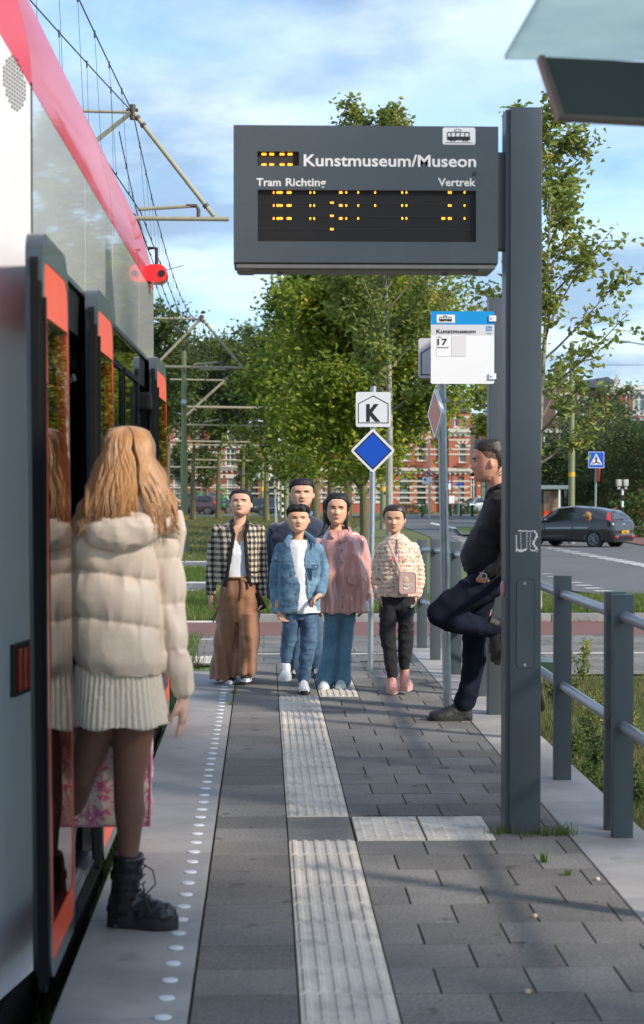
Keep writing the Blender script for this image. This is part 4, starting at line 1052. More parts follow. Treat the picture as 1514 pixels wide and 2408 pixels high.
# the big lime trees between the tracks and the road
for i, (px, Yt, pyt, r0, sp, nl, lb) in enumerate(((853, 54, 610, .15, 3.1, 36000, 'big lime tree directly behind the blue diamond board'), (745, 66, 600, .19, 2.7, 24000, 'big lime tree with the trunk between the father and the teenage girl'),
        (819, 78, 585, .22, 3.6, 20000, 'big lime tree with its trunk left of the blue diamond board'), (776, 93, 605, .26, 3.8, 18000, 'big lime tree with a thin looking trunk above the teenage girl'),
        (1192, 75, 690, .14, 1.5, 7000, 'narrow lime tree mostly hidden behind the display post'))):
    b = W(px, 1200, Yt); b.z = T(Yt)
    tree(lb, b, W(px, pyt, Yt).z, r0, LF_BIG if i in (0, 4) else LF_BIG2, BARK, 44, .20 + .04 * (i > 1), rngt, clear=(.20, .20, .28, .28, .34)[i], nleaf=nl, spread=sp, up=(.1, .8), sub=11, group='big lime trees beside the tram track', lshape=lambda f: 1.0 if f < .55 else 1 - (f - .55) / .45 * .7, cluster=.5)
# dark trees behind the wires, at the left, and in front of the houses
far = [(395, 118, 838, 3.4, 6500), (455, 126, 838, 4.0, 6500), (515, 132, 822, 4.2, 6500), (572, 128, 832, 4.0, 6500), (628, 122, 800, 4.2, 6500), (352, 96, 740, 3.0, 5000)]
lbl = ['dark tree behind the mast with the pulley', 'dark tree left of the slender mast with the red stripe', 'dark tree behind the slender mast with the red stripe', 'dark tree behind the curved white wire arms', 'tall dark tree at the left edge of the lime trees', 'tree top showing just above the far end of the tram']
for (px, Yt, pyt, sp, nl), lb in zip(far, lbl):
    b = W(px, 1200, Yt); b.z = T(Yt)
    tree(lb, b, W(px, pyt, Yt).z, .2, LF_FAR, BARK, 30, .30, rngt, clear=.42, nleaf=nl, spread=sp * .8, up=(.3, 1.1), sub=9, group='dark trees behind the overhead wires', lshape=lambda f: 1.0 if f < .6 else 1 - (f - .6) / .4 * .6, cluster=.5)
for (px, Yt, pyt, sp, lb) in ((485, 158, 1062, 1.7, 'small dark tree in front of the brick houses beside the black van'), (583, 150, 1060, 1.6, 'small tree in front of the white bay window'), (428, 160, 1050, 1.7, 'small dark tree half hidden by the thick mast')):
    b = W(px, 1200, Yt); b.z = T(Yt)
    tree(lb, b, W(px, pyt, Yt).z, .22, LF_FAR, BARK, 18, .26, rngt, clear=.35, nleaf=2600, spread=sp, up=(.7, 1.2), sub=7, group='small trees in front of the brick houses', cluster=.4)
rt = [(1300, 92, 1060, 2.8, 7000, 'dark bushy tree above the glass shelter'), (1392, 98, 1040, 3.2, 8000, 'dark dense tree behind the pedestrian crossing sign'), (1475, 90, 1050, 3.2, 9000, 'dark bushy tree behind the striped traffic light'), (1545, 84, 1040, 3.2, 7000, 'dark bushy tree at the right edge of the picture'), (1432, 112, 905, 2.4, 3500, 'loose olive tree in front of the balcony house')]
for (px, Yt, pyt, sp, nl, lb) in rt:
    b = W(px, 1200, Yt); b.z = T(Yt)
    tree(lb, b, W(px, pyt, Yt).z, .15, LF_DARK if px != 1432 else LF_FAR, BARK, 28, .20, rngt, clear=.08, nleaf=nl, spread=sp, up=(.0, .9), sub=10, group='dark bushy trees on the right', cluster=.55, lshape=lambda f: 1.0 if f < .6 else 1 - (f - .6) / .4 * .6)
# low hedge shrubs
def shrub(label, px, py, Yt, w, h, n, m, size, group):
    b = W(px, py, Yt); b.z = T(Yt); r_ = thing('shrub', tuple(b), label, 'shrub', group)
    C = rngt.normal(size=(n, 3)); C /= np.linalg.norm(C, axis=1)[:, None]; C *= rngt.uniform(.55, 1.02, (n, 1)) ** .5; C[:, 2] = np.abs(C[:, 2])
    lump = 1 + .18 * np.sin(C[:, 0] * 7) * np.cos(C[:, 2] * 6 + C[:, 1] * 5); C *= lump[:, None]; C *= [w, w * .7, h]
    leaves('foliage', C, size, m, r_, rngt)
    mb = MB()
    for a in range(7): mb.tube([(b.x, b.y, b.z - .05), (b.x + math.cos(a) * w * .5, b.y + math.sin(a) * w * .4, b.z + h * .7)], [.03, .01], n=5)
    mb.obj('stems', TWIG, r_)
shrub('bright green shrub behind the rear of the dark car', 1500, 1230, 78, 1.6, 1.9, 3200, LF_HEDGE, .15, 'shrubs behind the road')
shrub('green shrub left of the crossing sign pole', 1375, 1222, 84, 1.5, 1.4, 2000, LF_HEDGE, .15, 'shrubs behind the road')
shrub('dark green shrub between the crossing sign and the striped light', 1432, 1222, 86, 1.6, 1.6, 2200, LF_DARK, .15, 'shrubs behind the road')
shrub('front garden shrub below the red house windows', 960, 1205, 160, 2.2, .9, 900, LF_DARK, .2, 'shrubs behind the road')
shrub('front garden shrub beside the silver car', 1085, 1205, 160, 1.6, 1.0, 700, LF_DARK, .2, 'shrubs behind the road')
# trees behind the camera, out of the picture, that break the sunlight on the platform
for (x, y, h, s_, lb) in ((7.8, 4.2, 8.8, 2.1, 'young street tree beside the stop, out of the picture on the right'), (9.8, -1.6, 9.2, 2.4, 'second young street tree behind the photographer')):
    tree(lb, (x, y, T(y)), h, .09, LF_YOUNG, BARKY, 30, .15, rngt, clear=.28, nleaf=5200, spread=s_, up=(.4, .9), sub=7, cluster=.5, group='street trees outside the picture')

# ================================================================ grass and weeds
def blades(name, P, h, w, m, rng, kind='stuff', label=None):
    n = len(P); a = rng.uniform(0, 2 * np.pi, n); hh = h * rng.uniform(.4, 1.3, n); ln = hh * rng.uniform(0, .7, n); b = rng.uniform(0, 2 * np.pi, n)
    sx, sy = np.cos(a) * w, np.sin(a) * w; P = np.asarray(P)
    v0 = P + np.stack([sx, sy, 0 * a], 1); v1 = P - np.stack([sx, sy, 0 * a], 1)
    md = P + np.stack([np.cos(b) * ln * .3, np.sin(b) * ln * .3, hh * .6], 1); m0 = md + np.stack([sx, sy, 0 * a], 1) * .8; m1 = md - np.stack([sx, sy, 0 * a], 1) * .8
    tp = P + np.stack([np.cos(b) * ln, np.sin(b) * ln, hh], 1)
    V = np.stack([v0, v1, m1, m0, tp, tp], 1).reshape(-1, 3); i = np.arange(n)[:, None] * 6
    F = np.concatenate([i + [[0, 1, 2, 3]], i + [[3, 2, 4, 5]]]).astype(np.int32)
    patch = .5 + .5 * np.sin(P[:, 0] * 2.1 + np.sin(P[:, 1] * 1.3) * 2) * np.sin(P[:, 1] * 1.7 + P[:, 0]); tn = np.clip(patch * .5 + rng.uniform(0, .6, n), 0, 1)
    o = link(name, npmesh(name, V, F, np.repeat(tn, 6)), m); tag(o, label, None, None, kind); return o
GB = leafmat('grass_blade', (.055, .10, .016), (.15, .21, .04), (.20, .17, .07)); GB2 = leafmat('grass_blade_dry', (.07, .10, .025), (.19, .19, .07), (.24, .17, .09))
rg = np.random.default_rng(5)
def scatter(n, x0, x1, y0, y1, zf, excl=None, dens=None):
    x = rg.uniform(x0, x1, n); y = rg.uniform(y0, y1, n)
    if excl is not None: k = ~excl(x, y); x, y = x[k], y[k]
    z = np.array([zf(v) for v in y]) if n < 300 else np.interp(y, np.linspace(y0, y1, 60), [zf(v) for v in np.linspace(y0, y1, 60)])
    return np.stack([x, y, z], 1)
blades('bank_grass', scatter(42000, 1.80, 4.6, 5.0, 15.4, lambda v: T(v) - .01), .085, .0028, GB2, rg)
isz = lambda Y: float(np.interp(Y, [21.6, 26, 40, 60], [-.005, -.13, -.38, -.75]))
ex = lambda x, y: (y > 26.4 + 0 * x) & (x > 1.5 + (y - 26.4) * .0) & (x > 2.3 - (y - 30) * .0)
blades('island_grass', scatter(52000, -.5, 6.2, 21.65, 26.6, isz), .085, .0045, GB, rg)
blades('island_grass_far', scatter(14000, -.4, 2.1, 26.6, 40, isz), .11, .008, GB, rg)
tr_ex = lambda x, y: ((y > 28.9) & (y < 32.3)) | ((y > 41.3) & (y < 45.6))
blades('track_grass', scatter(62000, -3.4, -.62, 21.55, 48, lambda v: T(v) - .01, tr_ex), .10, .006, GB, rg)
blades('near_track_grass', scatter(12000, -1.6, -.66, 4.5, 19.5, lambda v: T(v) - .01), .10, .004, GB, rg)
blades('far_grass', scatter(60000, -9, 8, 46, 142, lambda v: T(v) - .01, lambda x, y: (x > (y - 66) * .12 + 1.0)), .15, .016, GB2, rg)
def weed(px, py, Yw, label, h=.35, n=260, m=None, w=.12, z=None):
    b = W(px, py, Yw); b.z = T(Yw) if z is None else z
    r_ = thing('weed', tuple(b), label, 'weed', 'weeds beside the platform'); C = []; mb = MB()
    rr = random.Random(int(px + py))
    for s_ in range(7):
        a = rr.uniform(0, 6.28); e = Vector((math.cos(a) * w * rr.uniform(.3, 1), math.sin(a) * w * rr.uniform(.3, 1), h * rr.uniform(.6, 1)))
        mb.tube([b, b + e * .5 + Vector((0, 0, .03)), b + e], [.003, .0025, .001], n=4)
        for q in range(n // 7): t = rr.uniform(.25, 1.03); C.append(e * t + Vector((rr.gauss(0, .022), rr.gauss(0, .022), rr.gauss(0, .02))))
    mb.obj('stems', TWIG, r_); leaves('foliage', [tuple(c) for c in C], .028, m or LF_HEDGE, r_, rg)
for i, (px, py, Yw, h, w, lb, m) in enumerate(((1370, 1600, 15.0, .42, .10, 'tall pale weed seen between two railing posts', LF_YOUNG), (1400, 1700, 12.6, .38, .16, 'yellow green weed below the lower rail', LF_YOUNG), (1440, 1640, 13.8, .30, .16, 'broad low weed behind the double railing post', LF_HEDGE), (1385, 1790, 11.2, .30, .16, 'bushy weed left of the double railing post', LF_HEDGE),
        (1345, 1760, 11.9, .26, .14, 'low weed behind the single railing post', LF_HEDGE), (1505, 1700, 12.2, .34, .2, 'weed clump at the right edge behind the rails', LF_YOUNG), (1500, 1850, 10.2, .26, .16, 'dark weed clump at the right edge near the border', LF_HEDGE), (1395, 1860, 10.3, .24, .13, 'leafy weed growing over the pale border', LF_HEDGE), (1310, 1640, 14.2, .22, .14, 'weed beside the bicycle wheel', LF_HEDGE),
        (1355, 1850, 10.7, .22, .12, 'small weed touching the border slab', LF_HEDGE), (1412, 1740, 12.1, .3, .18, 'weed mound under the lower rail', LF_HEDGE))): weed(px, py, Yw, lb, h=h, w=w, m=m, n=420)
def tuft(x, y, label, n=60, h=.05, s=.05):
    P = np.stack([x + rg.normal(0, s, n), y + rg.normal(0, s * .6, n), np.zeros(n)], 1); P2 = P - np.array([x, y, 0])
    o = blades('grass_tuft', P2, h, .0018, GB, rg, kind=None); o.location = (x, y, 0); tag(o, label, 'grass tuft', 'grass tufts in the paving joints')
tuft(1.07, 8.16, 'grass tuft at the left foot of the display post', s=.03); tuft(1.19, 8.11, 'grass tuft at the front foot of the display post', 40, .035, .03); tuft(1.29, 8.12, 'grass tuft at the right foot of the display post', 60, .045, .025); tuft(1.36, 8.13, 'widest grass tuft between the display post and the pale border', 110, .05, .035)
tuft(1.19, 7.55, 'thin grass tuft in the joint in front of the display post', 30, .045, .012); tuft(1.24, 7.30, 'second thin grass tuft nearer in the same joint', 30, .03, .012)
tuft(-.60, 15.35, 'grass tuft at the far end of the pale platform edge', 120, .16, .06); tuft(-.23, 13.6, 'small tuft beside the mother in the edge joint', 30, .04, .012); tuft(-.23, 12.9, 'small tuft in the edge joint nearer than the mother', 30, .03, .012)
# fallen leaves
mb = MB(); lr_ = random.Random(9)
FL = pm('fallen_leaf', (.35, .13, .03), rough=.8, var=.35, vs=60)
for i in range(90):
    if i < 60: x, y, z = lr_.uniform(1.9, 5.5), 21.42 - abs(lr_.gauss(0, .06)), T(21.4) + .02
    else: x, y = lr_.uniform(1.8, 4), lr_.uniform(7, 15); z = T(y) + .03
    a = lr_.uniform(0, 6.28); s_ = lr_.uniform(.02, .04); c, d = math.cos(a) * s_, math.sin(a) * s_
    mb.add([(x - c, y - d, z), (x + d * .6, y - c * .6, z + .012), (x + c, y + d, z + .004), (x - d * .6, y + c * .6, z + .014)], [(0, 1, 2, 3)])
solo(mb, 'fallen_leaves', FL, (0, 0, 0), None, None, kind='stuff')
lf = G(716, 1622, .0); mb = MB(); mb.add([(lf.x - .03, lf.y, .004), (lf.x, lf.y - .012, .014), (lf.x + .03, lf.y, .006), (lf.x, lf.y + .015, .018)], [(0, 1, 2, 3)]); solo(mb, 'fallen_leaf', FL, tuple(lf), 'small orange leaf lying in front of the boy', 'leaf')
# ================================================================ buildings
def brickmat(name, c1, c2, mortar, sc=1., bw=.5):
    m = bpy.data.materials.new(name); MATS[name] = m; m.use_nodes = True; nt = m.node_tree; b = bsdf(m)
    tc = N(nt, 'ShaderNodeTexCoord'); mp = N(nt, 'ShaderNodeMapping'); L(nt, tc.outputs['Object'], mp.inputs[0]); mp.inputs['Rotation'].default_value = (R(90), 0, 0)
    br = N(nt, 'ShaderNodeTexBrick'); L(nt, mp.outputs[0], br.inputs[0]); br.inputs['Scale'].default_value = 4.5 * sc
    br.inputs['Color1'].default_value = (*c1, 1); br.inputs['Color2'].default_value = (*c2, 1); br.inputs['Mortar'].default_value = (*mortar, 1); br.inputs['Mortar Size'].default_value = .012
    nz = N(nt, 'ShaderNodeTexNoise'); L(nt, tc.outputs['Object'], nz.inputs[0]); nz.inputs['Scale'].default_value = .6; nz.inputs['Detail'].default_value = 6
    vm = N(nt, 'ShaderNodeVectorMath', operation='SCALE'); L(nt, br.outputs[0], vm.inputs[0]); L(nt, mth(nt, 'MULTIPLY_ADD', nz.outputs['Fac'], .7, .65), vm.inputs['Scale'])
    L(nt, vm.outputs[0], b.inputs['Base Color']); b.inputs['Roughness'].default_value = .9; return m
BR_RED = brickmat('brick_red', (.24, .060, .035), (.30, .085, .05), (.20, .12, .09))
BR_ORG = brickmat('brick_orange_red', (.36, .095, .05), (.42, .125, .07), (.30, .18, .13))
BR_DK = brickmat('brick_brown', (.105, .065, .055), (.13, .08, .065), (.10, .09, .08))
BR_GREY = brickmat('brick_grey_brown', (.135, .10, .095), (.15, .112, .105), (.12, .11, .10))
STONE = pm('stone_trim', (.55, .50, .42), rough=.8, var=.12, vs=3)
WFR = pm('window_white', (.66, .66, .62), rough=.5, var=.03)
GRN = pm('window_green', (.015, .055, .040), rough=.4)
PANE = pm('window_pane', (.055, .085, .08), rough=.06, var=.5, vs=.9, spec=.8)
CURT = pm('window_curtain_pane', (.16, .21, .19), rough=.15, var=.25, vs=1.2, spec=.7)
SLATE = pm('roof_slate', (.05, .058, .07), rough=.7, var=.2, vs=3)
TILE = pm('roof_tiles', (.16, .075, .055), rough=.8, var=.2, vs=4)
def facade(root, x0, x1, ytop, Yb, m, wins, zb=None, th=.3, name='wall', frame=WFR, depth=6.):
    """wall facing the camera with real openings; all given in photo units on the plane Yb.  wins: (x0,x1,ytop,ybottom,kind)"""
    P = lambda x, y: W(x, y, Yb); zb = T(Yb) - .3 if zb is None else zb
    X0, X1, ZT = P(x0, 1100).x, P(x1, 1100).x, P((x0 + x1) / 2, ytop).z
    Rw = [(P(a, 1100).x, P(b, 1100).x, P(a, d).z, P(a, c).z, k) for a, b, c, d, k in wins]
    xs = sorted({X0, X1, *[r[0] for r in Rw], *[r[1] for r in Rw]}); zs = sorted({zb, ZT, *[r[2] for r in Rw], *[r[3] for r in Rw]})
    mb = MB()
    for i in range(len(xs) - 1):
        z = 0; run = None
        for j in range(len(zs) - 1):
            cx, cz = (xs[i] + xs[i + 1]) / 2, (zs[j] + zs[j + 1]) / 2
            hole = any(r[0] < cx < r[1] and r[2] < cz < r[3] for r in Rw)
            if not hole: mb.box(xs[i], xs[i + 1], Yb, Yb + th, zs[j], zs[j + 1])
    mb.box(X0, X0 + .2, Yb + th, Yb + depth, zb, ZT); mb.box(X1 - .2, X1, Yb + th, Yb + depth, zb, ZT); mb.box(X0, X1, Yb + depth, Yb + depth + .2, zb, ZT)
    w = mb.obj(name, m, root)
    for a, b, c, d, k in Rw:
        fm = GRN if 'g' in k else WFR; t = .09
        mb = MB(); yb = Yb + .12
        for q in ((a, a + t, c, d), (b - t, b, c, d), (a + t, b - t, c, c + t), (a + t, b - t, d - t, d)): mb.box(q[0], q[1], yb, yb + .07, q[2], q[3])
        h = d - c
        if 't' in k: mb.box(a + t, b - t, yb + .001, yb + .06, d - h * .34, d - h * .34 + .08)
        if 'm' in k: mb.box((a + b) / 2 - .04, (a + b) / 2 + .04, yb + .002, yb + .05, c + t, d - t)
        f = mb.obj('window', fm, root)
        mb = MB(); mb.box(a + t * .5, b - t * .5, yb + .03, yb + .045, c + t * .5, d - t * .5); mb.obj('pane', CURT if 'c' in k else PANE, f)
        mb = MB(); mb.box(a - .12, b + .12, Yb - .08, Yb + .1, c - .14, c - .001); mb.obj('sill', STONE, f)
        if 'l' in k or 'a' in k:
            mb = MB()
            if 'a' in k:     # round arch filling the corners of the opening and a striped hood
                r_ = (b - a) / 2; cx = (a + b) / 2; n = 10
                for sgn in (-1, 1):
                    arc = [(cx + sgn * math.cos(t_ * math.pi / 2 / n) * r_, d - r_ + math.sin(t_ * math.pi / 2 / n) * r_) for t_ in range(n + 1)]
                    mb.prism(arc + [(cx + sgn * r_, d + .001)], 'y', Yb - .004, Yb + .10)
                mb.obj('arch', m, f); mb = MB()
                for t_ in range(0, 9, 2):
                    a0, a1_ = R(180 * t_ / 9), R(180 * (t_ + 1) / 9)
                    mb.prism([(cx + math.cos(q) * r2, d - r_ + math.sin(q) * r2) for q, r2 in ((a0, r_ + .02), (a1_, r_ + .02), (a1_, r_ + .42), (a0, r_ + .42))], 'y', Yb - .05, Yb - .006)
                mb.obj('arch_stones', STONE, f)
            else: mb.box(a - .14, b + .14, Yb - .05, Yb + .1, d + .001, d + .3); mb.obj('lintel', STONE, f)
        if 'q' in k:
            mb = MB(); z = c + .15 + .0137 * ((a * 7) % 3)
            while z < d - .1:
                for xx in (a - .30, b + .02): mb.box(xx, xx + .28, Yb - .025, Yb + .05, z, z + .17)
                z += 1.1
            mb.obj('quoins', STONE, f)
    return w
def bands(root, x0, x1, Yb, ys_, m, h=.11, out=.04, name='stone_bands'):
    mb = MB()
    for y in ys_:
        a, b = W(x0, y, Yb), W(x1, y, Yb); mb.box(a.x, b.x, Yb - out, Yb + .02, a.z - h / 2, a.z + h / 2)
    mb.obj(name, m, root)
def cornice(root, x0, x1, Yb, y, m=STONE, h=.3, out=.3, name='cornice'):
    a, b = W(x0, y, Yb), W(x1, y, Yb); mb = MB(); mb.box(a.x - .1, b.x + .1, Yb - out, Yb + .05, a.z - h / 2, a.z + h / 2); mb.box(a.x - .05, b.x + .05, Yb - out * .5, Yb + .06, a.z - h, a.z - h / 2 - .002)
    n = int((b.x - a.x) / .5)
    for i in range(n): mb.box(a.x + .5 * i, a.x + .5 * i + .15, Yb - out * .8, Yb - .01, a.z - h * 1.5, a.z - h - .002)
    mb.obj(name, m, root)
def gable_roof(root, x0, x1, Yb, yb, yt, m, depth=6., name='roof', inset=.2):
    a, b = W(x0, yb, Yb), W(x1, yb, Yb); zt = W(x0, yt, Yb).z; mb = MB()
    vs = [(a.x - .2, Yb - .3, a.z), (b.x + .2, Yb - .3, a.z), (b.x + .2, Yb + depth, a.z), (a.x - .2, Yb + depth, a.z), (a.x + inset, Yb + depth / 2, zt), (b.x - inset, Yb + depth / 2, zt)]
    mb.add(vs, [(0, 1, 5, 4), (1, 2, 5), (2, 3, 4, 5), (3, 0, 4), (0, 3, 2, 1)]); return mb.obj(name, m, root)
def chimney(parent, x0, x1, Yb, yb, yt, m):
    a, b = W(x0, yb, Yb), W(x1, yt, Yb); mb = MB(); mb.box(a.x, b.x, Yb + 1, Yb + 2, a.z, b.z - .25); mb.box(a.x - .08, b.x + .08, Yb + .92, Yb + 2.08, b.z - .249, b.z)
    for i in (.3, .7): x = a.x + (b.x - a.x) * i; mb.tube([(x, Yb + 1.5, b.z - .01), (x, Yb + 1.5, b.z + .45)], .12, n=8)
    mb.obj('chimney', m, parent)
YB1 = 172.
bA = thing('brick_house', tuple(W(470, 1204, YB1)), 'dark red brick terraced house behind the black van', 'house', 'brick houses across the road')
up = lambda xs_, a, b, k: [(x0, x1, a, b, k) for x0, x1 in xs_]
facade(bA, 395, 556, 985, YB1, BR_RED, up([(405, 420), (452, 466), (476, 490), (508, 520), (531, 552)], 1053, 1096, 'qltm') + up([(408, 422), (508, 520), (534, 552)], 1124, 1174, 'qltc') + up([(452, 470), (478, 492)], 1126, 1190, 'lg') + up([(410, 422), (455, 468), (508, 520), (534, 550)], 1005, 1032, 'lt'))
cornice(bA, 395, 556, YB1, 1099, STONE, .3, .25); cornice(bA, 395, 556, YB1, 985, STONE, .3, .4, 'roof_cornice'); bands(bA, 395, 556, YB1, (1116, 1146, 1160, 1080, 1066, 1045), STONE, .10)
gable_roof(bA, 395, 556, YB1, 984, 955, SLATE)
mb = MB(); a, b = W(427, 1098, YB1), W(447, 1050, YB1); mb.box(a.x, b.x, YB1 - 1.2, YB1 - .06, a.z, b.z); mb.box(a.x - .1, b.x + .1, YB1 - 1.3, YB1 - .05, b.z + .002, b.z + .2); bay = mb.obj('bay_window', WFR, bA)
bB = thing('brick_house', tuple(W(630, 1204, YB1)), 'dark red brick terraced house with a white shopfront cornice behind the father', 'house', 'brick houses across the road')
facade(bB, 557, 706, 985, YB1 + .01, BR_RED, up([(562, 572), (586, 604), (632, 650), (668, 684)], 1053, 1096, 'qltm') + up([(562, 576), (586, 606), (632, 648), (666, 684)], 1124, 1176, 'tgm') + up([(563, 573), (588, 602), (633, 648), (669, 683)], 1005, 1032, 'lt'))
cornice(bB, 557, 706, YB1 + .01, 1099, STONE, .3, .25); cornice(bB, 582, 690, YB1 + .01, 1116, WFR, .35, .3, 'shop_cornice'); cornice(bB, 557, 706, YB1, 985, STONE, .3, .4, 'roof_cornice'); bands(bB, 557, 706, YB1, (1146, 1160, 1080, 1066, 1045), STONE, .10)
gable_roof(bB, 557, 706, YB1 + .01, 984, 955, SLATE)
bC = thing('brick_house', tuple(W(900, 1204, YB1)), 'bright red brick house with white stone bands and a corner turret', 'house', 'brick houses across the road')
facade(bC, 730, 1054, 985, YB1, BR_ORG, [(755, 766, 1120, 1178, 'qtc'), (786, 803, 1120, 1178, 'qtc'), (833, 853, 1120, 1180, 'qtc'), (884, 904, 1120, 1180, 'qtc'), (940, 963, 1120, 1180, 'qtcg'), (980.5, 1000.5, 1121, 1186, 'qtmg'), (1024, 1042, 1120, 1180, 'qtcg'),
    (755, 766, 1039, 1083, 'al'), (786, 803, 1039, 1083, 'al'), (833, 853, 1039, 1083, 'a'), (884, 904, 1039, 1083, 'a'), (941, 963, 1039, 1083, 'am'), (981.5, 1000, 1034, 1083, 'a'), (1026, 1041, 1039, 1086, 'tcg'), (941, 955, 996, 1016, 'l'), (981, 996, 996, 1016, 'l')])
bands(bC, 730, 1054, YB1, (1015, 1028, 1056, 1068, 1112, 1131, 1144, 1158, 1170), STONE, .15); cornice(bC, 730, 1054, YB1, 1103, STONE, .3, .35); cornice(bC, 730, 1054, YB1, 986, STONE, .3, .45, 'roof_cornice')
mb = MB(); a = W(929, 1186, YB1 - 1.6); b = W(1018, 1104, YB1 - 1.6)
def balus(px0, px1, py0, py1, Yb, nm='balustrade'):
    a, b = W(px0, py1, Yb), W(px1, py0, Yb); mb = MB(); mb.box(a.x, b.x, Yb - .12, Yb + .0, b.z - .1, b.z); mb.box(a.x, b.x, Yb - .12, Yb, a.z, a.z + .1)
    n = int((b.x - a.x) / .17)
    for i in range(n + 1): x = a.x + (b.x - a.x) * i / n; mb.tube([(x, Yb - .06, a.z + .05), (x, Yb - .06, (a.z + b.z) / 2), (x, Yb - .06, b.z - .05)], [.03, .055, .03], n=6)
    mb.obj(nm, BR_RED if 0 else pm('terracotta', (.25, .09, .06), rough=.8, var=.2), bC)
balus(978, 1008, 1084, 1099, YB1 - .35); balus(938, 966, 1084, 1093, YB1 - .2)
gable_roof(bC, 745, 1050, YB1, 984, 945, SLATE)
mb = MB(); a, b = W(927, 1027, YB1 - .9), W(972, 1027, YB1 - .9)
mb.box(a.x, b.x, YB1 - .9, YB1 - .01, a.z, a.z + .22); mb.add([(a.x, YB1 - .9, a.z + .22), (b.x, YB1 - .9, a.z + .22), (b.x - .5, YB1 - .02, a.z + 1.3), (a.x + .5, YB1 - .02, a.z + 1.3)], [(0, 1, 2, 3)]); mb.obj('bay_roof', SLATE, bC)
YT = YB1 - .8
facade(bC, 1055, 1105, 968, YT, BR_ORG, [(1077, 1091, 1121, 1180, 'qtcg'), (1079, 1096, 1042, 1087, 'a'), (1068, 1078, 985, 1003, 'l'), (1086, 1096, 985, 1003, 'l')], name='turret', depth=4)
bands(bC, 1055, 1105, YT, (1024, 1034, 1056, 1068, 1112, 1131, 1144, 1158, 1170, 980), STONE, .15, name='turret_bands'); cornice(bC, 1055, 1105, YT, 1012, STONE, .35, .3, 'turret_cornice'); cornice(bC, 1055, 1105, YT, 1104, STONE, .3, .3, 'turret_cornice')
balus(1075, 1100, 1088, 1100, YT - .25)
a, b = W(1055, 968, YT), W(1105, 968, YT); mb = MB(); c = Vector(((a.x + b.x) / 2, YT + 2, a.z + 2.6)); mb.add([(a.x - .2, YT - .2, a.z), (b.x + .2, YT - .2, a.z), (b.x + .2, YT + 4.2, a.z), (a.x - .2, YT + 4.2, a.z), tuple(c)], [(0, 1, 4), (1, 2, 4), (2, 3, 4), (3, 0, 4)]); mb.obj('turret_roof', SLATE, bC)
bW = thing('brick_house', tuple(W(1118, 1200, 176)), 'narrow house with white painted woodwork and orange brick beside the turret', 'house', 'brick houses across the road')
facade(bW, 1106, 1160, 1098, 176, BR_ORG, [(1107, 1121, 1122, 1176, 'tm'), (1130, 1146, 1130, 1174, 'tcgq')]); cornice(bW, 1106, 1160, 176, 1098, WFR, .3, .3); bands(bW, 1106, 1125, 176, (1040 + 74, 1118), WFR, .5)
bG = thing('plain_building', tuple(W(1135, 1200, 186)), 'tall building with a blank grey brown side wall and a chimney', 'building')
facade(bG, 1098, 1225, 976, 186, BR_GREY, [(1180, 1200, 1040, 1080, 'l')], depth=10); cornice(bG, 1098, 1225, 186, 974, pm('lead_trim', (.22, .25, .26), rough=.6), .25, .2); chimney(bG, 1151, 1164, 186, 974, 958, BR_DK)
# houses on the far right
YR = 128.
bR = thing('balcony_house', tuple(W(1480, 1190, YR)), 'red brown brick block with white window frames and a balcony at the right edge', 'house')
facade(bR, 1425, 1600, 912, YR, BR_RED, [(1440, 1456, 928, 978, 't'), (1471, 1482, 926, 975, 't'), (1488, 1516, 924, 972, 'tmc'), (1530, 1560, 924, 972, 'tmc'), (1470, 1487, 1028, 1066, 'a'), (1500, 1520, 1028, 1066, 't'), (1540, 1560, 1028, 1066, 't')])
cornice(bR, 1425, 1600, YR, 910, WFR, .35, .3); bands(bR, 1460, 1600, YR, (920,), WFR, .35); bands(bR, 1425, 1600, YR, (991, 1010, 1046), STONE, .12)
mb = MB(); a, b = W(1472, 989, YR), W(1600, 967, YR); mb.box(a.x, b.x, YR - 1.1, YR - .06, a.z, a.z + .15); mb.box(a.x, b.x, YR - 1.1, YR - 1.06, b.z, b.z + .05)
for i in range(36): x = a.x + (b.x - a.x) * i / 35; mb.box(x, x + .02, YR - 1.09, YR - 1.07, a.z + .15, b.z)
mb.obj('balcony', pm('balcony_metal', (.35, .38, .42), rough=.5), bR)
bS = thing('slate_house', tuple(W(1400, 1190, 136)), 'house with a dark slate roof and a pale gable behind the trees', 'house')
facade(bS, 1345, 1462, 911, 136, BR_DK, [(1360, 1380, 940, 975, 'lt'), (1400, 1420, 940, 975, 'lt')])
a, b = W(1345, 911, 136), W(1450, 880, 136); mb = MB(); mb.add([(a.x, 135.7, a.z), (b.x + .6, 135.7, a.z), (b.x - .1, 139, b.z), (a.x, 139, b.z - .5), (a.x, 142, a.z), (b.x + .6, 142, a.z)], [(0, 1, 2, 3), (3, 2, 5, 4), (0, 3, 4), (1, 5, 2)]); mb.obj('roof', SLATE, bS)
mb = MB(); g = [W(1441, 911, 135.5), W(1461, 911, 135.5), W(1449, 880, 135.5)]; mb.prism([(p.x, p.z) for p in g], 'y', 135.3, 135.6); mb.obj('gable', pm('gable_pale', (.42, .42, .40), rough=.8), bS)
bL = thing('brown_house', tuple(W(1300, 1190, 125)), 'brown brick house with a tall chimney behind the slim young tree', 'house')
facade(bL, 1225, 1346, 895, 125, BR_DK, [(1306, 1331, 930, 978, 'tmcl'), (1278, 1294, 1022, 1045, 't'), (1315, 1336, 1018, 1042, 'tm'), (1240, 1262, 930, 978, 'tl')]); cornice(bL, 1225, 1346, 125, 893, STONE, .2, .3); gable_roof(bL, 1225, 1346, 125, 892, 880, TILE); chimney(bL, 1312, 1324, 125, 892, 862, BR_DK)
bands(bL, 1225, 1346, 125, (1048, 1012), WFR, .25)
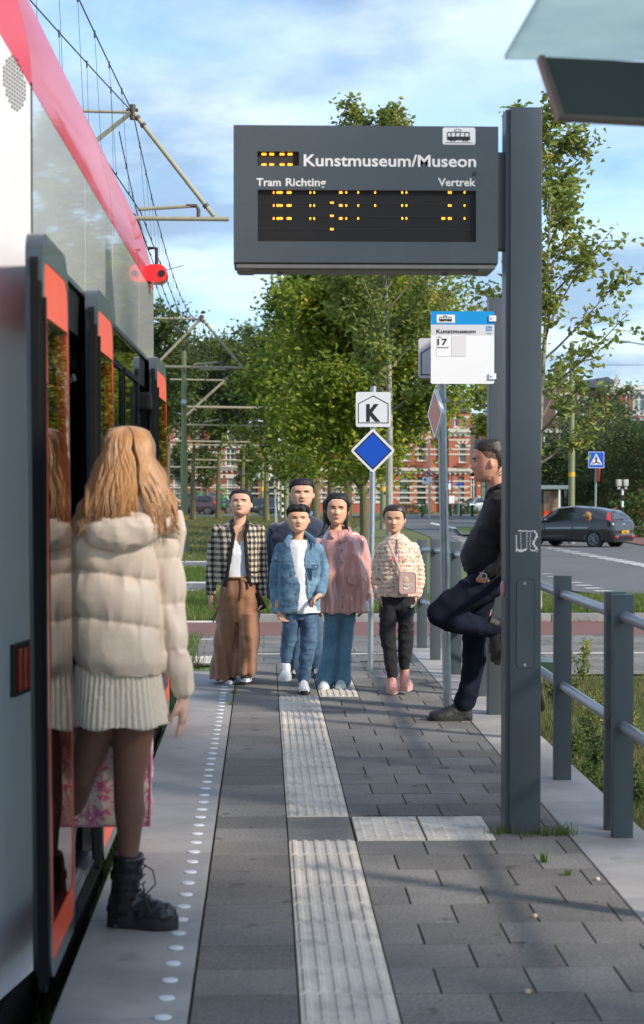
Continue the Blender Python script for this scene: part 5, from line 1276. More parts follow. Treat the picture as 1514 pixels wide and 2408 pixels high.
bO = thing('low_house', tuple(W(1300, 1190, 108)), 'low brick building with a tiled roof and arched brackets behind the glass shelter', 'house')
facade(bO, 1230, 1345, 1113, 108, BR_DK, [(1297, 1313, 1120, 1150, 't'), (1328, 1342, 1120, 1150, 't'), (1276, 1284, 1126, 1170, 't')], depth=4); gable_roof(bO, 1230, 1345, 108, 1112, 1092, TILE, depth=4)
# far blocks closing the view between the trees
for i, (x0, x1, yt, Yb, lb) in enumerate(((-60, 380, 1040, 230, 'distant terrace far behind the tram on the left'), (1225, 1900, 1010, 260, 'distant terrace far behind the right hand trees'), (700, 760, 1010, 215, 'narrow distant house between the lime tree trunks'))):
    r_ = thing('distant_houses', tuple(W((x0 + x1) / 2, 1200, Yb)), lb, 'house'); ws = []
    x = x0 + 12
    while x < x1 - 20: ws += [(x, x + 9, 1060, 1090, 'l'), (x, x + 9, 1120, 1160, 'l')]; x += 26
    facade(r_, x0, x1, yt, Yb, BR_RED, ws[:60]); gable_roof(r_, x0, x1, Yb, yt, yt - 22, SLATE)

# ================================================================ cars
TYRE = pm('tyre', (.012, .012, .012), rough=.85); RIM = pm('wheel_rim', (.32, .33, .34), rough=.3, metal=.7)
CGL = pm('car_glass', (.012, .016, .018), rough=.04, spec=.8, coat=.6, var=.02)
TAILR = pm('tail_light_red', (.50, .015, .02), rough=.12, coat=1.); HEADL = pm('headlight_glass', (.6, .62, .64), rough=.1, coat=1.)
PLATE = pm('plate_orange_yellow', (.75, .40, .02), rough=.4)
PROF = {'hatch': [(-2.03, .34, .70, .74, .70, .55), (-2.0, .24, .86, .93, .77, .62), (-1.93, .21, .93, 1.05, .82, .60), (-1.80, .20, 1.0, 1.22, .838, .56), (-1.60, .19, 1.02, 1.33, .843, .52), (-1.3, .19, 1.01, 1.40, .845, .53), (-.9, .19, .99, 1.455, .845, .55), (-.2, .19, .965, 1.49, .845, .56), (.35, .19, .94, 1.44, .845, .55), (.80, .19, .92, 1.22, .84, .57), (1.12, .19, .90, 1.0, .83, .62), (1.4, .19, .86, .91, .82, .60), (1.8, .22, .74, .79, .76, .55), (2.03, .32, .56, .60, .60, .45)],
        'suv': [(-2.15, .42, .85, .92, .76, .62), (-2.12, .32, 1.0, 1.12, .84, .66), (-2.0, .30, 1.08, 1.45, .88, .62), (-1.85, .29, 1.10, 1.60, .90, .62), (-1.4, .29, 1.09, 1.66, .91, .64), (-.6, .29, 1.07, 1.68, .91, .64), (.2, .29, 1.05, 1.64, .91, .64), (.75, .29, 1.04, 1.40, .90, .64), (1.15, .29, 1.03, 1.12, .89, .66), (1.6, .30, .98, 1.04, .86, .66), (2.0, .34, .86, .90, .80, .6), (2.15, .42, .68, .72, .66, .5)],
        'van': [(-2.45, .40, 1.0, 1.80, .84, .76), (-2.42, .30, 1.05, 1.90, .92, .82), (-2.2, .28, 1.08, 1.95, .95, .84), (-.5, .28, 1.08, 1.97, .95, .84), (.8, .28, 1.08, 1.92, .95, .82), (1.35, .28, 1.08, 1.55, .94, .80), (1.75, .28, 1.06, 1.18, .93, .78), (2.1, .30, .98, 1.04, .88, .7), (2.4, .38, .75, .8, .75, .6)]}
def car(loc, rz, kind, paint, label, group=None, scale=1., plate=None, wheelx=(-1.25, 1.26), wr=.30, dog=False):
    prof = PROF[kind]; M = Matrix.Translation(loc) @ Matrix.Rotation(rz, 4, 'Z') @ Matrix.Scale(scale, 4)
    r_ = thing('parked_car' if plate is None else 'car', tuple(loc), label, 'van' if kind == 'van' else 'car', group)
    def half(x, zl, zb_, zr, w, wr_):
        g = zb_ + (zr - zb_) * .5
        return [(0, zl), (w * .86, zl), (w * .975, zl + .09), (w, (zl + zb_) / 2), (w * .992, zb_ - .06), (w * .965, zb_), (wr_ + (w * .965 - wr_) * .52, g), (wr_ + .015, zr - .045), (wr_ * .82, zr - .008), (0, zr)]
    HS = [[Vector((p[0], a, b)) for a, b in half(*p)] for p in prof]
    def S(s, t, side_=1):
        i = max(0, min(int(s), len(HS) - 2)); j = max(0, min(int(t), 8)); u, v = s - i, t - j
        p = HS[i][j].lerp(HS[i][j + 1], v).lerp(HS[i + 1][j].lerp(HS[i + 1][j + 1], v), u); return Vector((p.x, p.y * side_, p.z))
    def sx(x):
        for i in range(len(prof) - 1):
            if prof[i][0] <= x <= prof[i + 1][0]: return i + (x - prof[i][0]) / (prof[i + 1][0] - prof[i][0])
        return len(prof) - 1
    mb = MB(); ss = [i / 3 for i in range(3 * (len(prof) - 1) + 1)]
    rings = []
    for s in ss:
        h = [S(s, j) for j in range(10)]; rings.append([M @ v for v in h] + [M @ Vector((v.x, -v.y, v.z)) for v in h[-2:0:-1]])
    mb.loft(rings); me_o = mb.obj('body', paint, r_, smooth=True)
    def patch(nm, pts, m, side_=1, off=.008, ns=6, parent=None):
        """pts: 4 corners in (x, t)"""
        (x0, t0), (x1, t1), (x2, t2), (x3, t3) = pts; V = []; F = []
        for a in range(ns + 1):
            for b in range(ns + 1):
                u, v = a / ns, b / ns
                xx = (x0 * (1 - u) + x1 * u) * (1 - v) + (x3 * (1 - u) + x2 * u) * v; tt = (t0 * (1 - u) + t1 * u) * (1 - v) + (t3 * (1 - u) + t2 * u) * v
                p = S(sx(xx), tt, side_); e = .02
                n_ = (S(sx(min(xx + e, prof[-1][0])), tt) - S(sx(max(xx - e, prof[0][0])), tt)).cross(S(sx(xx), min(tt + .05, 9)) - S(sx(xx), max(tt - .05, 0)))
                if n_.length < 1e-9: n_ = Vector((0, 1, 0))
                n_.normalize()
                if n_.dot(p if side_ > 0 else Vector((p.x, -p.y, p.z))) < 0 and abs(n_.y) > .3: n_ = -n_
                if n_.z < -.2: n_ = -n_
                n_.y *= side_; V.append(M @ (p + n_ * off))
        for a in range(ns):
            for b in range(ns): q = a * (ns + 1) + b; F.append((q, q + 1, q + ns + 2, q + ns + 1))
        mb = MB(); mb.add(V, F); o = mb.obj(nm, m, parent or r_, smooth=True); return o
    for sd_ in (1, -1):
        if kind == 'hatch':
            patch('side_window', [(-.30, 5.2), (.92, 5.2), (.40, 7.0), (-.28, 7.0)], CGL, sd_); patch('side_window', [(-1.22, 5.3), (-.40, 5.2), (-.38, 7.0), (-1.15, 6.9)], CGL, sd_)
            patch('door_trim', [(-1.02, 3.3), (-.42, 3.3), (-.42, 3.45), (-1.02, 3.45)], STEEL, sd_, off=.012); patch('door_trim', [(-.36, 3.3), (.75, 3.3), (.75, 3.45), (-.36, 3.45)], STEEL, sd_, off=.012)
            patch('tail_light', [(-1.92, 5.15), (-1.74, 5.0), (-1.62, 7.3), (-1.70, 7.9)], TAILR, sd_, off=.012)
            patch('door_handle', [(-.55, 4.55), (-.38, 4.55), (-.38, 4.75), (-.55, 4.75)], paint, sd_, off=.03); patch('door_handle', [(-1.28, 4.6), (-1.12, 4.6), (-1.12, 4.8), (-1.28, 4.8)], paint, sd_, off=.03)
            for xg in (-.35, .78): patch('door_gap', [(xg, 1.5), (xg + .012, 1.5), (xg + .012, 5.1), (xg, 5.1)], BLACK, sd_, off=.003)
        else:
            L_ = prof[0][0]
            patch('side_window', [(L_ * .80, 5.25), (-.45, 5.2), (-.45, 7.0), (L_ * .76, 6.9)], CGL, sd_); patch('side_window', [(-.36, 5.2), (.95, 5.2), (.45, 6.95), (-.34, 7.0)], CGL, sd_)
            patch('tail_light', [(L_ + .05, 4.4), (L_ + .22, 4.4), (L_ + .22, 5.6), (L_ + .06, 5.6)], TAILR, sd_, off=.012)
        patch('headlight', [(prof[-1][0] - .30, 4.4), (prof[-1][0] - .03, 4.2), (prof[-1][0] - .05, 6.5), (prof[-1][0] - .34, 6.0)], HEADL, sd_, off=.012)
        for wx in wheelx:
            hw = prof[6][4]; c = Vector((wx, sd_ * (hw - .10), wr)); ax = Vector((0, sd_, 0))
            mb = MB(); mb.tube([M @ (c - ax * .10), M @ (c + ax * .085), M @ (c + ax * .1)], [wr, wr, wr * .93], n=24); wh = mb.obj('wheel', TYRE, r_, smooth=True)
            mb = MB(); mb.tube([M @ (c + ax * .085), M @ (c + ax * .104)], [wr * .66, wr * .60], n=20)
            mb.obj('rim', BLACK, wh)
            mb = MB()
            for a in range(8):
                t_ = a * math.pi / 4; d = Vector((math.cos(t_), 0, math.sin(t_))); mb.tube([M @ (c + ax * .108 + d * wr * .06), M @ (c + ax * .108 + d * wr * .66)], [.016, .022], n=5)
            n = 24; ro = [M @ (c + ax * .106 + Vector((math.cos(t_ * 2 * math.pi / n), 0, math.sin(t_ * 2 * math.pi / n))) * wr * .67) for t_ in range(n + 1)]; mb.tube(ro, .014, n=5, caps=False); mb.obj('spokes', RIM, wh)
            mb = MB(); n = 20; pts = [M @ (Vector((wx, sd_ * (hw * .985 + .002), wr)) + Vector((math.cos(t_ * math.pi / n), 0, math.sin(t_ * math.pi / n))) * (wr + .045)) for t_ in range(n + 1)]
            mb.tube(pts, .028, n=6); mb.obj('wheel_arch', BLACK if kind != 'hatch' else paint, r_, smooth=True)
            mb = MB(); mb.tube([M @ (c - ax * .1), M @ (Vector((wx, sd_ * (hw * .99 + .004), wr + .01)))], wr + .03, n=24); mb.obj('wheel_well', BLACK, r_)
        mb = MB(); mb.ball(M @ Vector((.72, sd_ * (.93), .98)), (.07, .10, .07), nu=10, nv=8, rot=M.to_3x3().normalized()); mb.obj('wing_mirror', paint, r_, smooth=True)
    rb = prof[0][0]
    if kind == 'hatch': rw = [(-1.94, 6.2), (-1.94, 9), (-1.58, 9), (-1.58, 7.8)]
    elif kind == 'suv': rw = [(-2.10, 6.4), (-2.10, 9), (-1.90, 9), (-1.90, 7.9)]
    else: rw = None
    if rw:
        for sd_ in (1, -1): patch('rear_window', rw, CGL, sd_, off=.012)
    else:
        mb = MB(); vs = [M @ Vector((rb - .012, y, z)) for y, z in ((-.68, 1.2), (.68, 1.2), (.62, 1.72), (-.62, 1.72))]; mb.add(vs, [(0, 1, 2, 3)]); mb.obj('rear_window', CGL, r_)
    x0, x1 = (.42, 1.08) if kind == 'hatch' else (.35, 1.1)
    for sd_ in (1, -1): patch('windscreen', [(x0, 7.8), (x1, 6.2), (x1, 9), (x0, 9)], CGL, sd_, off=.010)
    def rbox(nm, x0, x1, y0, y1, z0, z1, m, parent=None, bev=.01):
        mb = MB(); mb.box(x0, x1, y0, y1, z0, z1, bev=bev); mb.v = [tuple(M @ Vector(v)) for v in mb.v]; return mb.obj(nm, m, parent or r_, smooth=True)
    zp = {'hatch': .56, 'suv': .78, 'van': .55}[kind]
    pl = rbox('number_plate', rb - .035 - .01, rb - .02, -.26, .26, zp - .055, zp + .055, PLATE, bev=.004)
    if plate:
        me = text_mb(plate, .10, Matrix.Identity(4), .002, .002, align='CENTER', sx=.95)
        me.transform(M @ Matrix.Translation((rb - .049, 0, zp - .035)) @ Matrix.Rotation(R(-90), 4, 'Z') @ Matrix.Rotation(R(90), 4, 'X')); me.transform(Matrix.Translation((-loc[0], -loc[1], -loc[2]))); link('lettering', me, DK, pl)
    rbox('bumper', rb - .03, rb + .12, -.70, .70, .34, .52, paint if kind == 'hatch' else BLACK, bev=.05)
    if kind == 'hatch':
        for s_ in (-1, 1): rbox('reflector', rb - .045, rb - .0, s_ * .60 - .12, s_ * .60 + .12, .37, .43, TAILR, bev=.01)
        rbox('brake_light', -1.68, -1.62, -.12, .12, 1.395, 1.42, TAILR, bev=.004)
        mb = MB(); c = M @ Vector((-1.985, 0, .84)); mb.ball(c, (.05 * scale,) * 3, nu=12, nv=8); mb.obj('emblem', STEEL, r_, smooth=True)
        mb = MB(); mb.tube([M @ Vector((-1.96, -.02, 1.0)), M @ Vector((-1.93, .38, 1.02)), M @ Vector((-1.90, .5, 1.06))], .018, n=6); mb.obj('rear_wiper', BLACK, r_)
        mb = MB(); mb.tube([M @ Vector((-.9, 0, 1.47)), M @ Vector((-1.0, 0, 1.62))], .01, n=6); mb.obj('aerial', BLACK, r_)
    return r_, M, patch
rear = G(1397, 1287)
CH = R(180 - 40)
fw = Vector((math.cos(CH), math.sin(CH), 0)); lf = Vector((-fw.y, fw.x, 0))
# rear left wheel (the one nearest the camera) sits at the measured spot
wl = Vector((-1.25, .80, 0)); c0 = rear - (fw * wl.x + lf * wl.y)
CARP = pm('car_charcoal', (.018, .019, .023), rough=.22, metal=.2, coat=1., var=.03)
cr, MC, cpatch = car((c0.x, c0.y, T(c0.y) + .015), CH, 'hatch', CARP, 'dark grey hatchback car with a brown dog in its rear window', plate='48-NKZ-4')
# dog at the open rear side window
dg = MC @ Vector((-.98, .80, 1.16))
DOG = pm('dog_fur', (.30, .16, .06), rough=.9, var=.35, vs=14, bump=.8, bs=40, bdist=.02)
dt = thing('dog', tuple(dg), 'curly brown dog looking out of the rear side window of the dark car', 'dog')
mb = MB(); mb.ball(dg, (.13, .13, .135)); mb.ball(dg + Vector((-.10, -.02, -.02)), (.10, .06, .055)); mb.ball(dg + Vector((.04, .02, -.13)), (.14, .12, .12)); mb.obj('head', DOG, dt, smooth=True)
mb = MB(); mb.ball(dg + Vector((.03, -.11, -.03)), (.05, .03, .10)); mb.obj('ear', DOG, dt, smooth=True)
mb = MB(); mb.ball(dg + Vector((-.19, -.03, -.01)), .02); mb.ball(dg + Vector((-.09, -.08, .03)), .012); mb.obj('nose', BLACK, dt)
s_ = G(413 + 40, 1218); 
car((W(455, 1210, 156).x, 156, T(156)), R(180 - 8), 'suv', pm('car_brown', (.10, .055, .06), rough=.25, metal=.5, coat=1.), 'brown compact SUV parked beside the thick mast', 'parked cars', wheelx=(-1.35, 1.35), wr=.36)
VANP = pm('van_black', (.008, .009, .010), rough=.2, coat=1.)
vr, VM, vp = car((W(492, 1195, 166).x, 166, T(166)), R(38), 'van', VANP, 'black delivery van decorated with green baubles', 'parked cars', wheelx=(-1.5, 1.5), wr=.33)
GB_ = pm('green_bauble', (.02, .30, .06), rough=.2, coat=1.); rb_ = random.Random(3)
mb = MB()
for i in range(46):
    px = 462 + rb_.random() * 14 if i < 18 else (527 + rb_.gauss(0, 2.5) if i < 38 else 505 + rb_.random() * 24); py = 1156 + rb_.random() * 22 if i < 18 else (1150 + rb_.random() * 42 if i < 38 else 1150 + rb_.gauss(0, 1.5))
    p = W(px, py, 162.6); mb.ball(p, .05 + rb_.random() * .07, nu=8, nv=6)
o = mb.obj('bauble_garland', GB_, vr, smooth=True); o['kind'] = 'stuff'
car((W(655, 1200, 150).x, 150, T(150)), R(168), 'hatch', pm('car_grey', (.05, .055, .06), rough=.25, metal=.4, coat=1.), 'grey car parked behind the striped traffic light', 'parked cars')
car((W(600, 1198, 160).x, 160, T(160)), R(185), 'hatch', pm('car_dark', (.02, .022, .026), rough=.25, metal=.3, coat=1.), 'black car parked under the tree behind the mother', 'parked cars')
car((W(1120, 1206, 162).x, 162, T(162)), R(-150), 'hatch', pm('car_silver', (.36, .38, .41), rough=.25, metal=.6, coat=1.), 'silver car parked in front of the house with white woodwork', 'parked cars')

# ================================================================ street furniture further away
GREEN = pm('bollard_green', (.015, .06, .035), rough=.5)
def pole_thing(name, px, pyb, label, cat, Yb=None, group=None):
    b = G(px, pyb) if Yb is None else W(px, 1200, Yb); b.z = T(b.y); return thing(name, tuple(b), label, cat, group), b
def box_u(mb, x0, x1, y0, y1, Yb, d0=0., d1=.03): a, b = W(x0, y1, Yb), W(x1, y0, Yb); mb.box(a.x, b.x, Yb + d0, Yb + d1, a.z, b.z); return mb
# pedestrian crossing sign
t, b = pole_thing('crossing_sign', 1399, 1232, 'blue square pedestrian crossing sign above the dark car', 'sign', Yb=76); Yb = b.y; k = SZ(Yb)
mb = MB(); mb.tube([b, W(1401.5, 1062, Yb)], 2.3 * k, n=10); mb.obj('pole', GALV, t, smooth=True)
c = W(1401.5, 1081, Yb - .08); k = SZ(c.y)
mb = MB(); mb.prism([(c.x + x * k, c.z + z * k) for x, z in rrect(-19.5, 19.5, -19.8, 19.8, 2.5)], 'y', c.y, c.y + .03); pl = mb.obj('sign_plate', SIGNBLUE, t)
mb = MB(); o_ = rrect(-18.6, 18.6, -18.9, 18.9, 2.2); i_ = rrect(-17.7, 17.7, -18, 18, 2); ringshape(mb, [(c.x + x * k, c.z + z * k) for x, z in o_], [(c.x + x * k, c.z + z * k) for x, z in i_], c.y - .012, c.y - .001); mb.obj('white_line', WHITE, t)
mb = MB(); mb.prism([(c.x - 14.5 * k, c.z - 11.5 * k), (c.x + 14.5 * k, c.z - 11.5 * k), (c.x, c.z + 15 * k)], 'y', c.y - .012, c.y - .001); mb.obj('white_triangle', WHITE, t)
mb = MB(); yq = c.y - .016
mb.tube([(c.x, yq, c.z + 8 * k), (c.x, yq, c.z + 7.9 * k)], 1.5 * k, n=8); mb.ball((c.x, yq, c.z + 8.2 * k), (1.3 * k, .004, 1.5 * k), nu=8, nv=6)
for pts in (((0, 6.5), (0, 0)), ((0, 0), (-2.2, -8)), ((0, 0), (3.2, -7.5)), ((0, 5.5), (-3.2, 2.5)), ((0, 5.5), (3.4, 1.5))): mb.tube([(c.x + x * k, yq, c.z + z * k) for x, z in pts], 1.15 * k, n=6)
for x in (-10.5, -6.4, 6.2, 10): mb.prism([(c.x + (x - 1.2) * k, c.z - 10 * k), (c.x + (x + 1.2) * k, c.z - 10 * k), (c.x + (x * .75 + 1.0) * k, c.z - 5.5 * k), (c.x + (x * .75 - 1.0) * k, c.z - 5.5 * k)], 'y', c.y - .018, c.y - .012)
mb.obj('walker_symbol', BLACK, t)
mb = MB(); k = SZ(Yb); a = W(1407.5, 1100, Yb); mb.prism([(a.x - .02, a.z), (a.x + 2 * k, a.z), (a.x - 1.0 * k, W(0, 1132, Yb).z), (a.x - 2.6 * k, W(0, 1132, Yb).z)], 'y', Yb - .2, Yb + .2); mb.obj('edge_on_warning_board', SIGNRED, t)
# striped traffic lights
def striped(px, pyb, ytop, boxes, label, w=5.5, Yb=None):
    t, b = pole_thing('traffic_light', px, pyb, label, 'traffic light', Yb=Yb, group='traffic lights on striped poles'); k = SZ(b.y)
    z0 = b.z; z1 = W(px, ytop, b.y).z; n = 9
    mb = MB(); mb.tube([(b.x, b.y, z0 - .1), (b.x, b.y, z1)], w * .40 * k, n=12); mb.obj('pole', BLACK, t, smooth=True)
    for i in range(0, n, 2):
        a = z0 + (z1 - z0) * (.98 - i / n) ; mb = MB(); mb.tube([(b.x, b.y, a - (z1 - z0) / n), (b.x, b.y, a)], w * .5 * k, n=12); mb.obj('white_stripe', WHITE, t, smooth=True)
    LH = pm('lamp_housing_cream', (.45, .45, .38), rough=.5)
    for x0, x1, y0, y1 in boxes:
        mb = MB(); a, c = W(x0, y1, b.y), W(x1, y0, b.y); mb.box(a.x, c.x, b.y - .15, b.y + .15, a.z, c.z, bev=.03); mb.box(a.x + .05, c.x - .05, b.y - .1, b.y + .1, a.z - .12, a.z - .001); h = mb.obj('lamp_housing', LH, t, smooth=True)
        mb = MB(); mb.box(a.x - .0, a.x + (c.x - a.x), b.y + .151, b.y + .2, a.z + .02, c.z - .02); mb.obj('lamp_hood', BLACK, h)
    mb = MB(); a = W((boxes[0][0] + boxes[0][1]) / 2, ytop, b.y); c = W((boxes[1][0] + boxes[1][1]) / 2, ytop, b.y); mb.tube([(a.x, b.y, a.z - .02), (c.x, b.y, a.z - .02)], .05, n=8); mb.obj('cross_arm', BLACK, t)
striped(1463, 1226, 1147, ((1449, 1460, 1127, 1143), (1465, 1476, 1127, 1143)), 'traffic light on a black and white striped pole at the far right', Yb=72)
striped(664, 1218, 1141, ((656, 663.5, 1120, 1135), (668, 676, 1120, 1135)), 'traffic light on a black and white striped pole just left of the father', w=6)
# give way sign seen from the side with grey poles
t, b = pole_thing('give_way_sign', 648, 1240, 'narrow looking red and white give way sign on grey poles left of the father', 'sign'); k = SZ(b.y)
mb = MB(); mb.tube([b, W(646, 1090, b.y)], 2 * k, n=8); mb.obj('pole', GALV, t, smooth=True)
mb = MB(); b2 = G(652, 1240); mb.tube([b2, W(637, 1040, b.y)], 1.6 * k, n=8); mb.obj('slanting_pole', GALV, t, smooth=True)
mb = MB(); yq = b.y - .1; q = lambda x, y: (W(x, y, yq).x, W(x, y, yq).z); mb.prism([q(643.5, 1093.5), q(656.5, 1095), q(655, 1140)], 'y', yq - .03, yq); mb.obj('sign_plate', SIGNRED, t)
mb = MB(); mb.prism([q(646.8, 1098), q(653.8, 1098.5), q(653.2, 1124)], 'y', yq - .035, yq - .031); mb.obj('white_face', WHITE, t)
mb = MB(); yq = 112; mb.tube([W(655, 1200, yq) * 1, W(655, 982, yq)], .035, n=8); solo(mb, 'thin_pole', WHITE, (0, 0, 0), 'thin pale pole rising beside the give way sign', 'pole')
# parking sign
t, b = pole_thing('parking_sign', 568.5, 1206, 'small blue parking sign with white panels beneath it', 'sign'); yq = b.y - .05
mb = MB(); mb.tube([b, W(568.5, 1114, b.y)], .05, n=8); mb.obj('pole', GALV, t, smooth=True)
mb = MB(); box_u(mb, 563, 574.3, 1114, 1132, yq); mb.obj('sign_plate', SIGNBLUE, t)
sgn_text('P', 566, 571.6, 1127, 9.5, t, m=WHITE, Y=yq, bold=.03, extr=.02)
mb = MB(); box_u(mb, 562.8, 573.8, 1132.5, 1150, yq); mb.obj('text_panel', WHITE, t)
mb = MB(); box_u(mb, 565, 571.5, 1137, 1138.5, yq - .012, -.012 + .01); box_u(mb, 565, 571, 1142, 1142.8, yq - .012, .002); box_u(mb, 565, 571.8, 1145.5, 1146.2, yq - .012, .002); mb.obj('panel_lines', DK, t)
# cream lamp pole with roadworks triangle
t, b = pole_thing('sign_pole', 1010, 1221, 'cream pole with a red triangular warning sign in front of the red house', 'sign'); k = SZ(b.y)
CR = pm('pole_cream', (.55, .53, .42), rough=.5)
mb = MB(); mb.tube([b, W(1009, 1120, b.y), W(1008, 1016, b.y)], [3.0 * k, 2.6 * k, 2.2 * k], n=12); mb.obj('pole', CR, t, smooth=True)
yq = b.y - .15; q = lambda x, y: (W(x, y, yq).x, W(x, y, yq).z)
mb = MB(); mb.prism([q(992, 1119), q(1025, 1119), q(1008.5, 1103)], 'y', yq - .02, yq); mb.obj('triangle_plate', SIGNRED, t)
mb = MB(); mb.prism([q(998.5, 1116.5), q(1018.5, 1116.5), q(1008.5, 1107)], 'y', yq - .03, yq - .021); mb.obj('triangle_face', WHITE, t)
mb = MB(); mb.tube([(q(1008, 0)[0], yq - .034, q(0, 1110)[1]), (q(1006, 0)[0], yq - .034, q(0, 1115)[1])], .05, n=6); mb.tube([(q(1009, 0)[0], yq - .034, q(0, 1111.5)[1]), (q(1013, 0)[0], yq - .034, q(0, 1115.5)[1])], .05, n=6); mb.obj('worker_symbol', BLACK, t)
mb = MB(); box_u(mb, 993.5, 1015.5, 1121, 1138, yq, -.02, 0); mb.obj('notice_plate', WHITE, t)
mb = MB(); box_u(mb, 996, 1002, 1125, 1130, yq, -.03, -.021); mb.obj('blue_symbol', SIGNBLUE, t)
mb = MB(); box_u(mb, 1009, 1014, 1133, 1136, yq, -.03, -.021); mb.obj('green_symbol', pm('sign_green', (.02, .3, .08)), t)
# small notices right of the thick galvanised pole
t, b = pole_thing('notice_pole', 1062, 1225, 'grey pole carrying a small white notice and a blue and white stop flag', 'sign'); yq = b.y - .1
mb = MB(); mb.tube([b, W(1062, 1118, b.y)], .05, n=8); mb.obj('pole', GREY, t, smooth=True)
mb = MB(); box_u(mb, 1055.5, 1068.5, 1165.5, 1183, yq); mb.obj('notice', WHITE, t); mb = MB(); box_u(mb, 1054, 1060, 1136, 1151, yq); mb.obj('flag', WHITE, t); mb = MB(); box_u(mb, 1054, 1060, 1133.5, 1135.9, yq); mb.obj('flag_top', SIGNBLUE, t)
t, b = pole_thing('street_name_sign', 1079, 1212, 'blue street name plate on a thin pole in front of the turret', 'sign'); yq = b.y - .1
mb = MB(); mb.tube([b, W(1079, 1136, b.y)], .045, n=8); mb.obj('pole', GALV, t); mb = MB(); box_u(mb, 1072, 1088, 1136, 1142, yq); mb.obj('name_plate', SIGNBLUE, t)
BOL = [(991.5, 1217, 1173, 'rightmost'), (1003, 0, 0, '')]
bl = [(993 - 0, 1216, 'green bollard directly left of the cream pole'), (1000.5, 1209, 'green bollard partly behind the cream pole'), (1059, 1214, 'green bollard next to the grey notice pole'), (1073, 1211, 'green bollard left of the street name pole'), (1083, 1214, 'green bollard right of the street name pole'), (1102, 1209, 'green bollard in front of the bonnet of the silver car'), (1110, 1216, 'green bollard in front of the door of the silver car')]
for x, y, lb in bl:
    b = G(x, y); k = SZ(b.y); mb = MB(); mb.tube([(b.x, b.y, b.z - .1), (b.x, b.y, b.z + .95), (b.x, b.y, b.z + 1.0)], [.11, .11, .05], n=12); mb.tube([(b.x, b.y, b.z + .75), (b.x, b.y, b.z + .8)], .125, n=12); solo(mb, 'bollard', GREEN, tuple(b), lb, 'bollard', 'green bollards', smooth=True)
# far glass shelter
Ysh = 84; t = thing('glass_shelter', tuple(W(1303, 1200, Ysh)), 'distant glass bus shelter with a poster behind the dark car', 'shelter')
mb = MB(); a, b = W(1255, 1150, Ysh), W(1337, 1139, Ysh); mb.box(a.x, b.x, Ysh - .8, Ysh + .8, a.z, a.z + .18, bev=.03); mb.obj('roof', pm('shelter_roof_grey', (.22, .27, .28), rough=.4), t)
mb = MB(); box_u(mb, 1274, 1321, 1151, 1235, Ysh, -.10, .0); pf = mb.obj('poster_case', BLACK, t)
PS = pm('poster_print', (.30, .17, .10), rough=.5, var=.5, vs=1.6, col2=(.45, .36, .25), c2pos=(.4, .6), c2s=1.8)
mb = MB(); box_u(mb, 1277, 1317, 1154, 1200, Ysh, -.12, -.101); mb.obj('poster', PS, t, label='poster with warm brown picture'); mb = MB(); box_u(mb, 1277, 1317, 1200.5, 1215, Ysh, -.12, -.101); mb.obj('poster_strip', ORG, t)
for x in (1309, 1335, 1258): mb = MB(); p = W(x, 1148, Ysh); mb.box(p.x - .04, p.x + .04, Ysh - .75, Ysh - .67, T(Ysh), p.z, bev=.005); mb.obj('post', WHITE if x == 1309 else GREY, t)
mb = MB(); box_u(mb, 1320, 1335, 1152, 1200, Ysh, .3, .32); mb.obj('glass_wall', CGL, t)
# street lamp at the right edge
Yl = 62; t = thing('street_lamp', tuple(W(1590, 1240, Yl)), 'grey street lamp head reaching in from the right edge', 'street lamp')
P = lambda x, y: W(x, y, Yl)
mb = MB(); b_ = P(1592, 1240); mb.tube([(b_.x, Yl, T(Yl)), P(1590, 900), P(1575, 832), P(1540, 815), P(1505, 808), P(1478, 804)], [.09, .06, .045, .035, .03, .028], n=10); mb.obj('pole', GALV, t, smooth=True)
mb = MB(); c = P(1466, 803); mb.ball(c, (.26, .12, .05), nu=14, nv=8); mb.obj('lamp_head', pm('lamp_grey', (.30, .32, .33), rough=.4), t, smooth=True)
# bicycle beyond the railing
bx, by = 2.12, 13.75; bz = T(13.7) + .02
t = thing('bicycle', (bx, by, bz), 'bicycle with a green mudguard leaning low behind the railing, mostly hidden by the display post', 'bicycle')
tilt = Matrix.Translation((bx, by, bz)) @ Matrix.Rotation(R(8), 4, 'Z') @ Matrix.Rotation(R(-24), 4, 'Y')
RUBT = pm('bike_tyre', (.10, .085, .06), rough=.8, var=.2); SPK = pm('spoke_steel', (.4, .4, .4), rough=.3, metal=.9)
def wheel(cy):
    n = 30; ring = lambda r_: [tilt @ Vector((0, cy + math.cos(2 * math.pi * i / n) * r_, .34 + math.sin(2 * math.pi * i / n) * r_)) for i in range(n + 1)]
    mb = MB(); mb.tube(ring(.325), .021, n=8, caps=False); w = mb.obj('wheel', RUBT, t, smooth=True)
    mb = MB(); mb.tube(ring(.300), .010, n=6, caps=False)
    for i in range(16): a = 2 * math.pi * i / 16; mb.tube([tilt @ Vector((.02 * (-1) ** i, cy, .34)), tilt @ Vector((0, cy + math.cos(a) * .30, .34 + math.sin(a) * .30))], .0015, n=4)
    mb.tube([tilt @ Vector((-.04, cy, .34)), tilt @ Vector((.04, cy, .34))], .018, n=8); mb.obj('spokes', SPK, w)
wheel(.0); wheel(1.05)
FG = pm('bike_green', (.02, .055, .03), rough=.4, coat=.3)
mb = MB(); T_ = lambda x, y, z: tilt @ Vector((x, y, z))
for a, b, r_ in (((0, .0, .34), (0, .40, .30), .010), ((0, .40, .30), (0, .30, .80), .016), ((0, .40, .30), (0, .86, .74), .018), ((0, .33, .68), (0, .88, .80), .016), ((0, 1.05, .34), (0, .88, .80), .014), ((0, 0, .34), (0, .32, .70), .009)): mb.tube([T_(*a), T_(*b)], r_, n=8)
mb.obj('frame', FG, t, smooth=True)
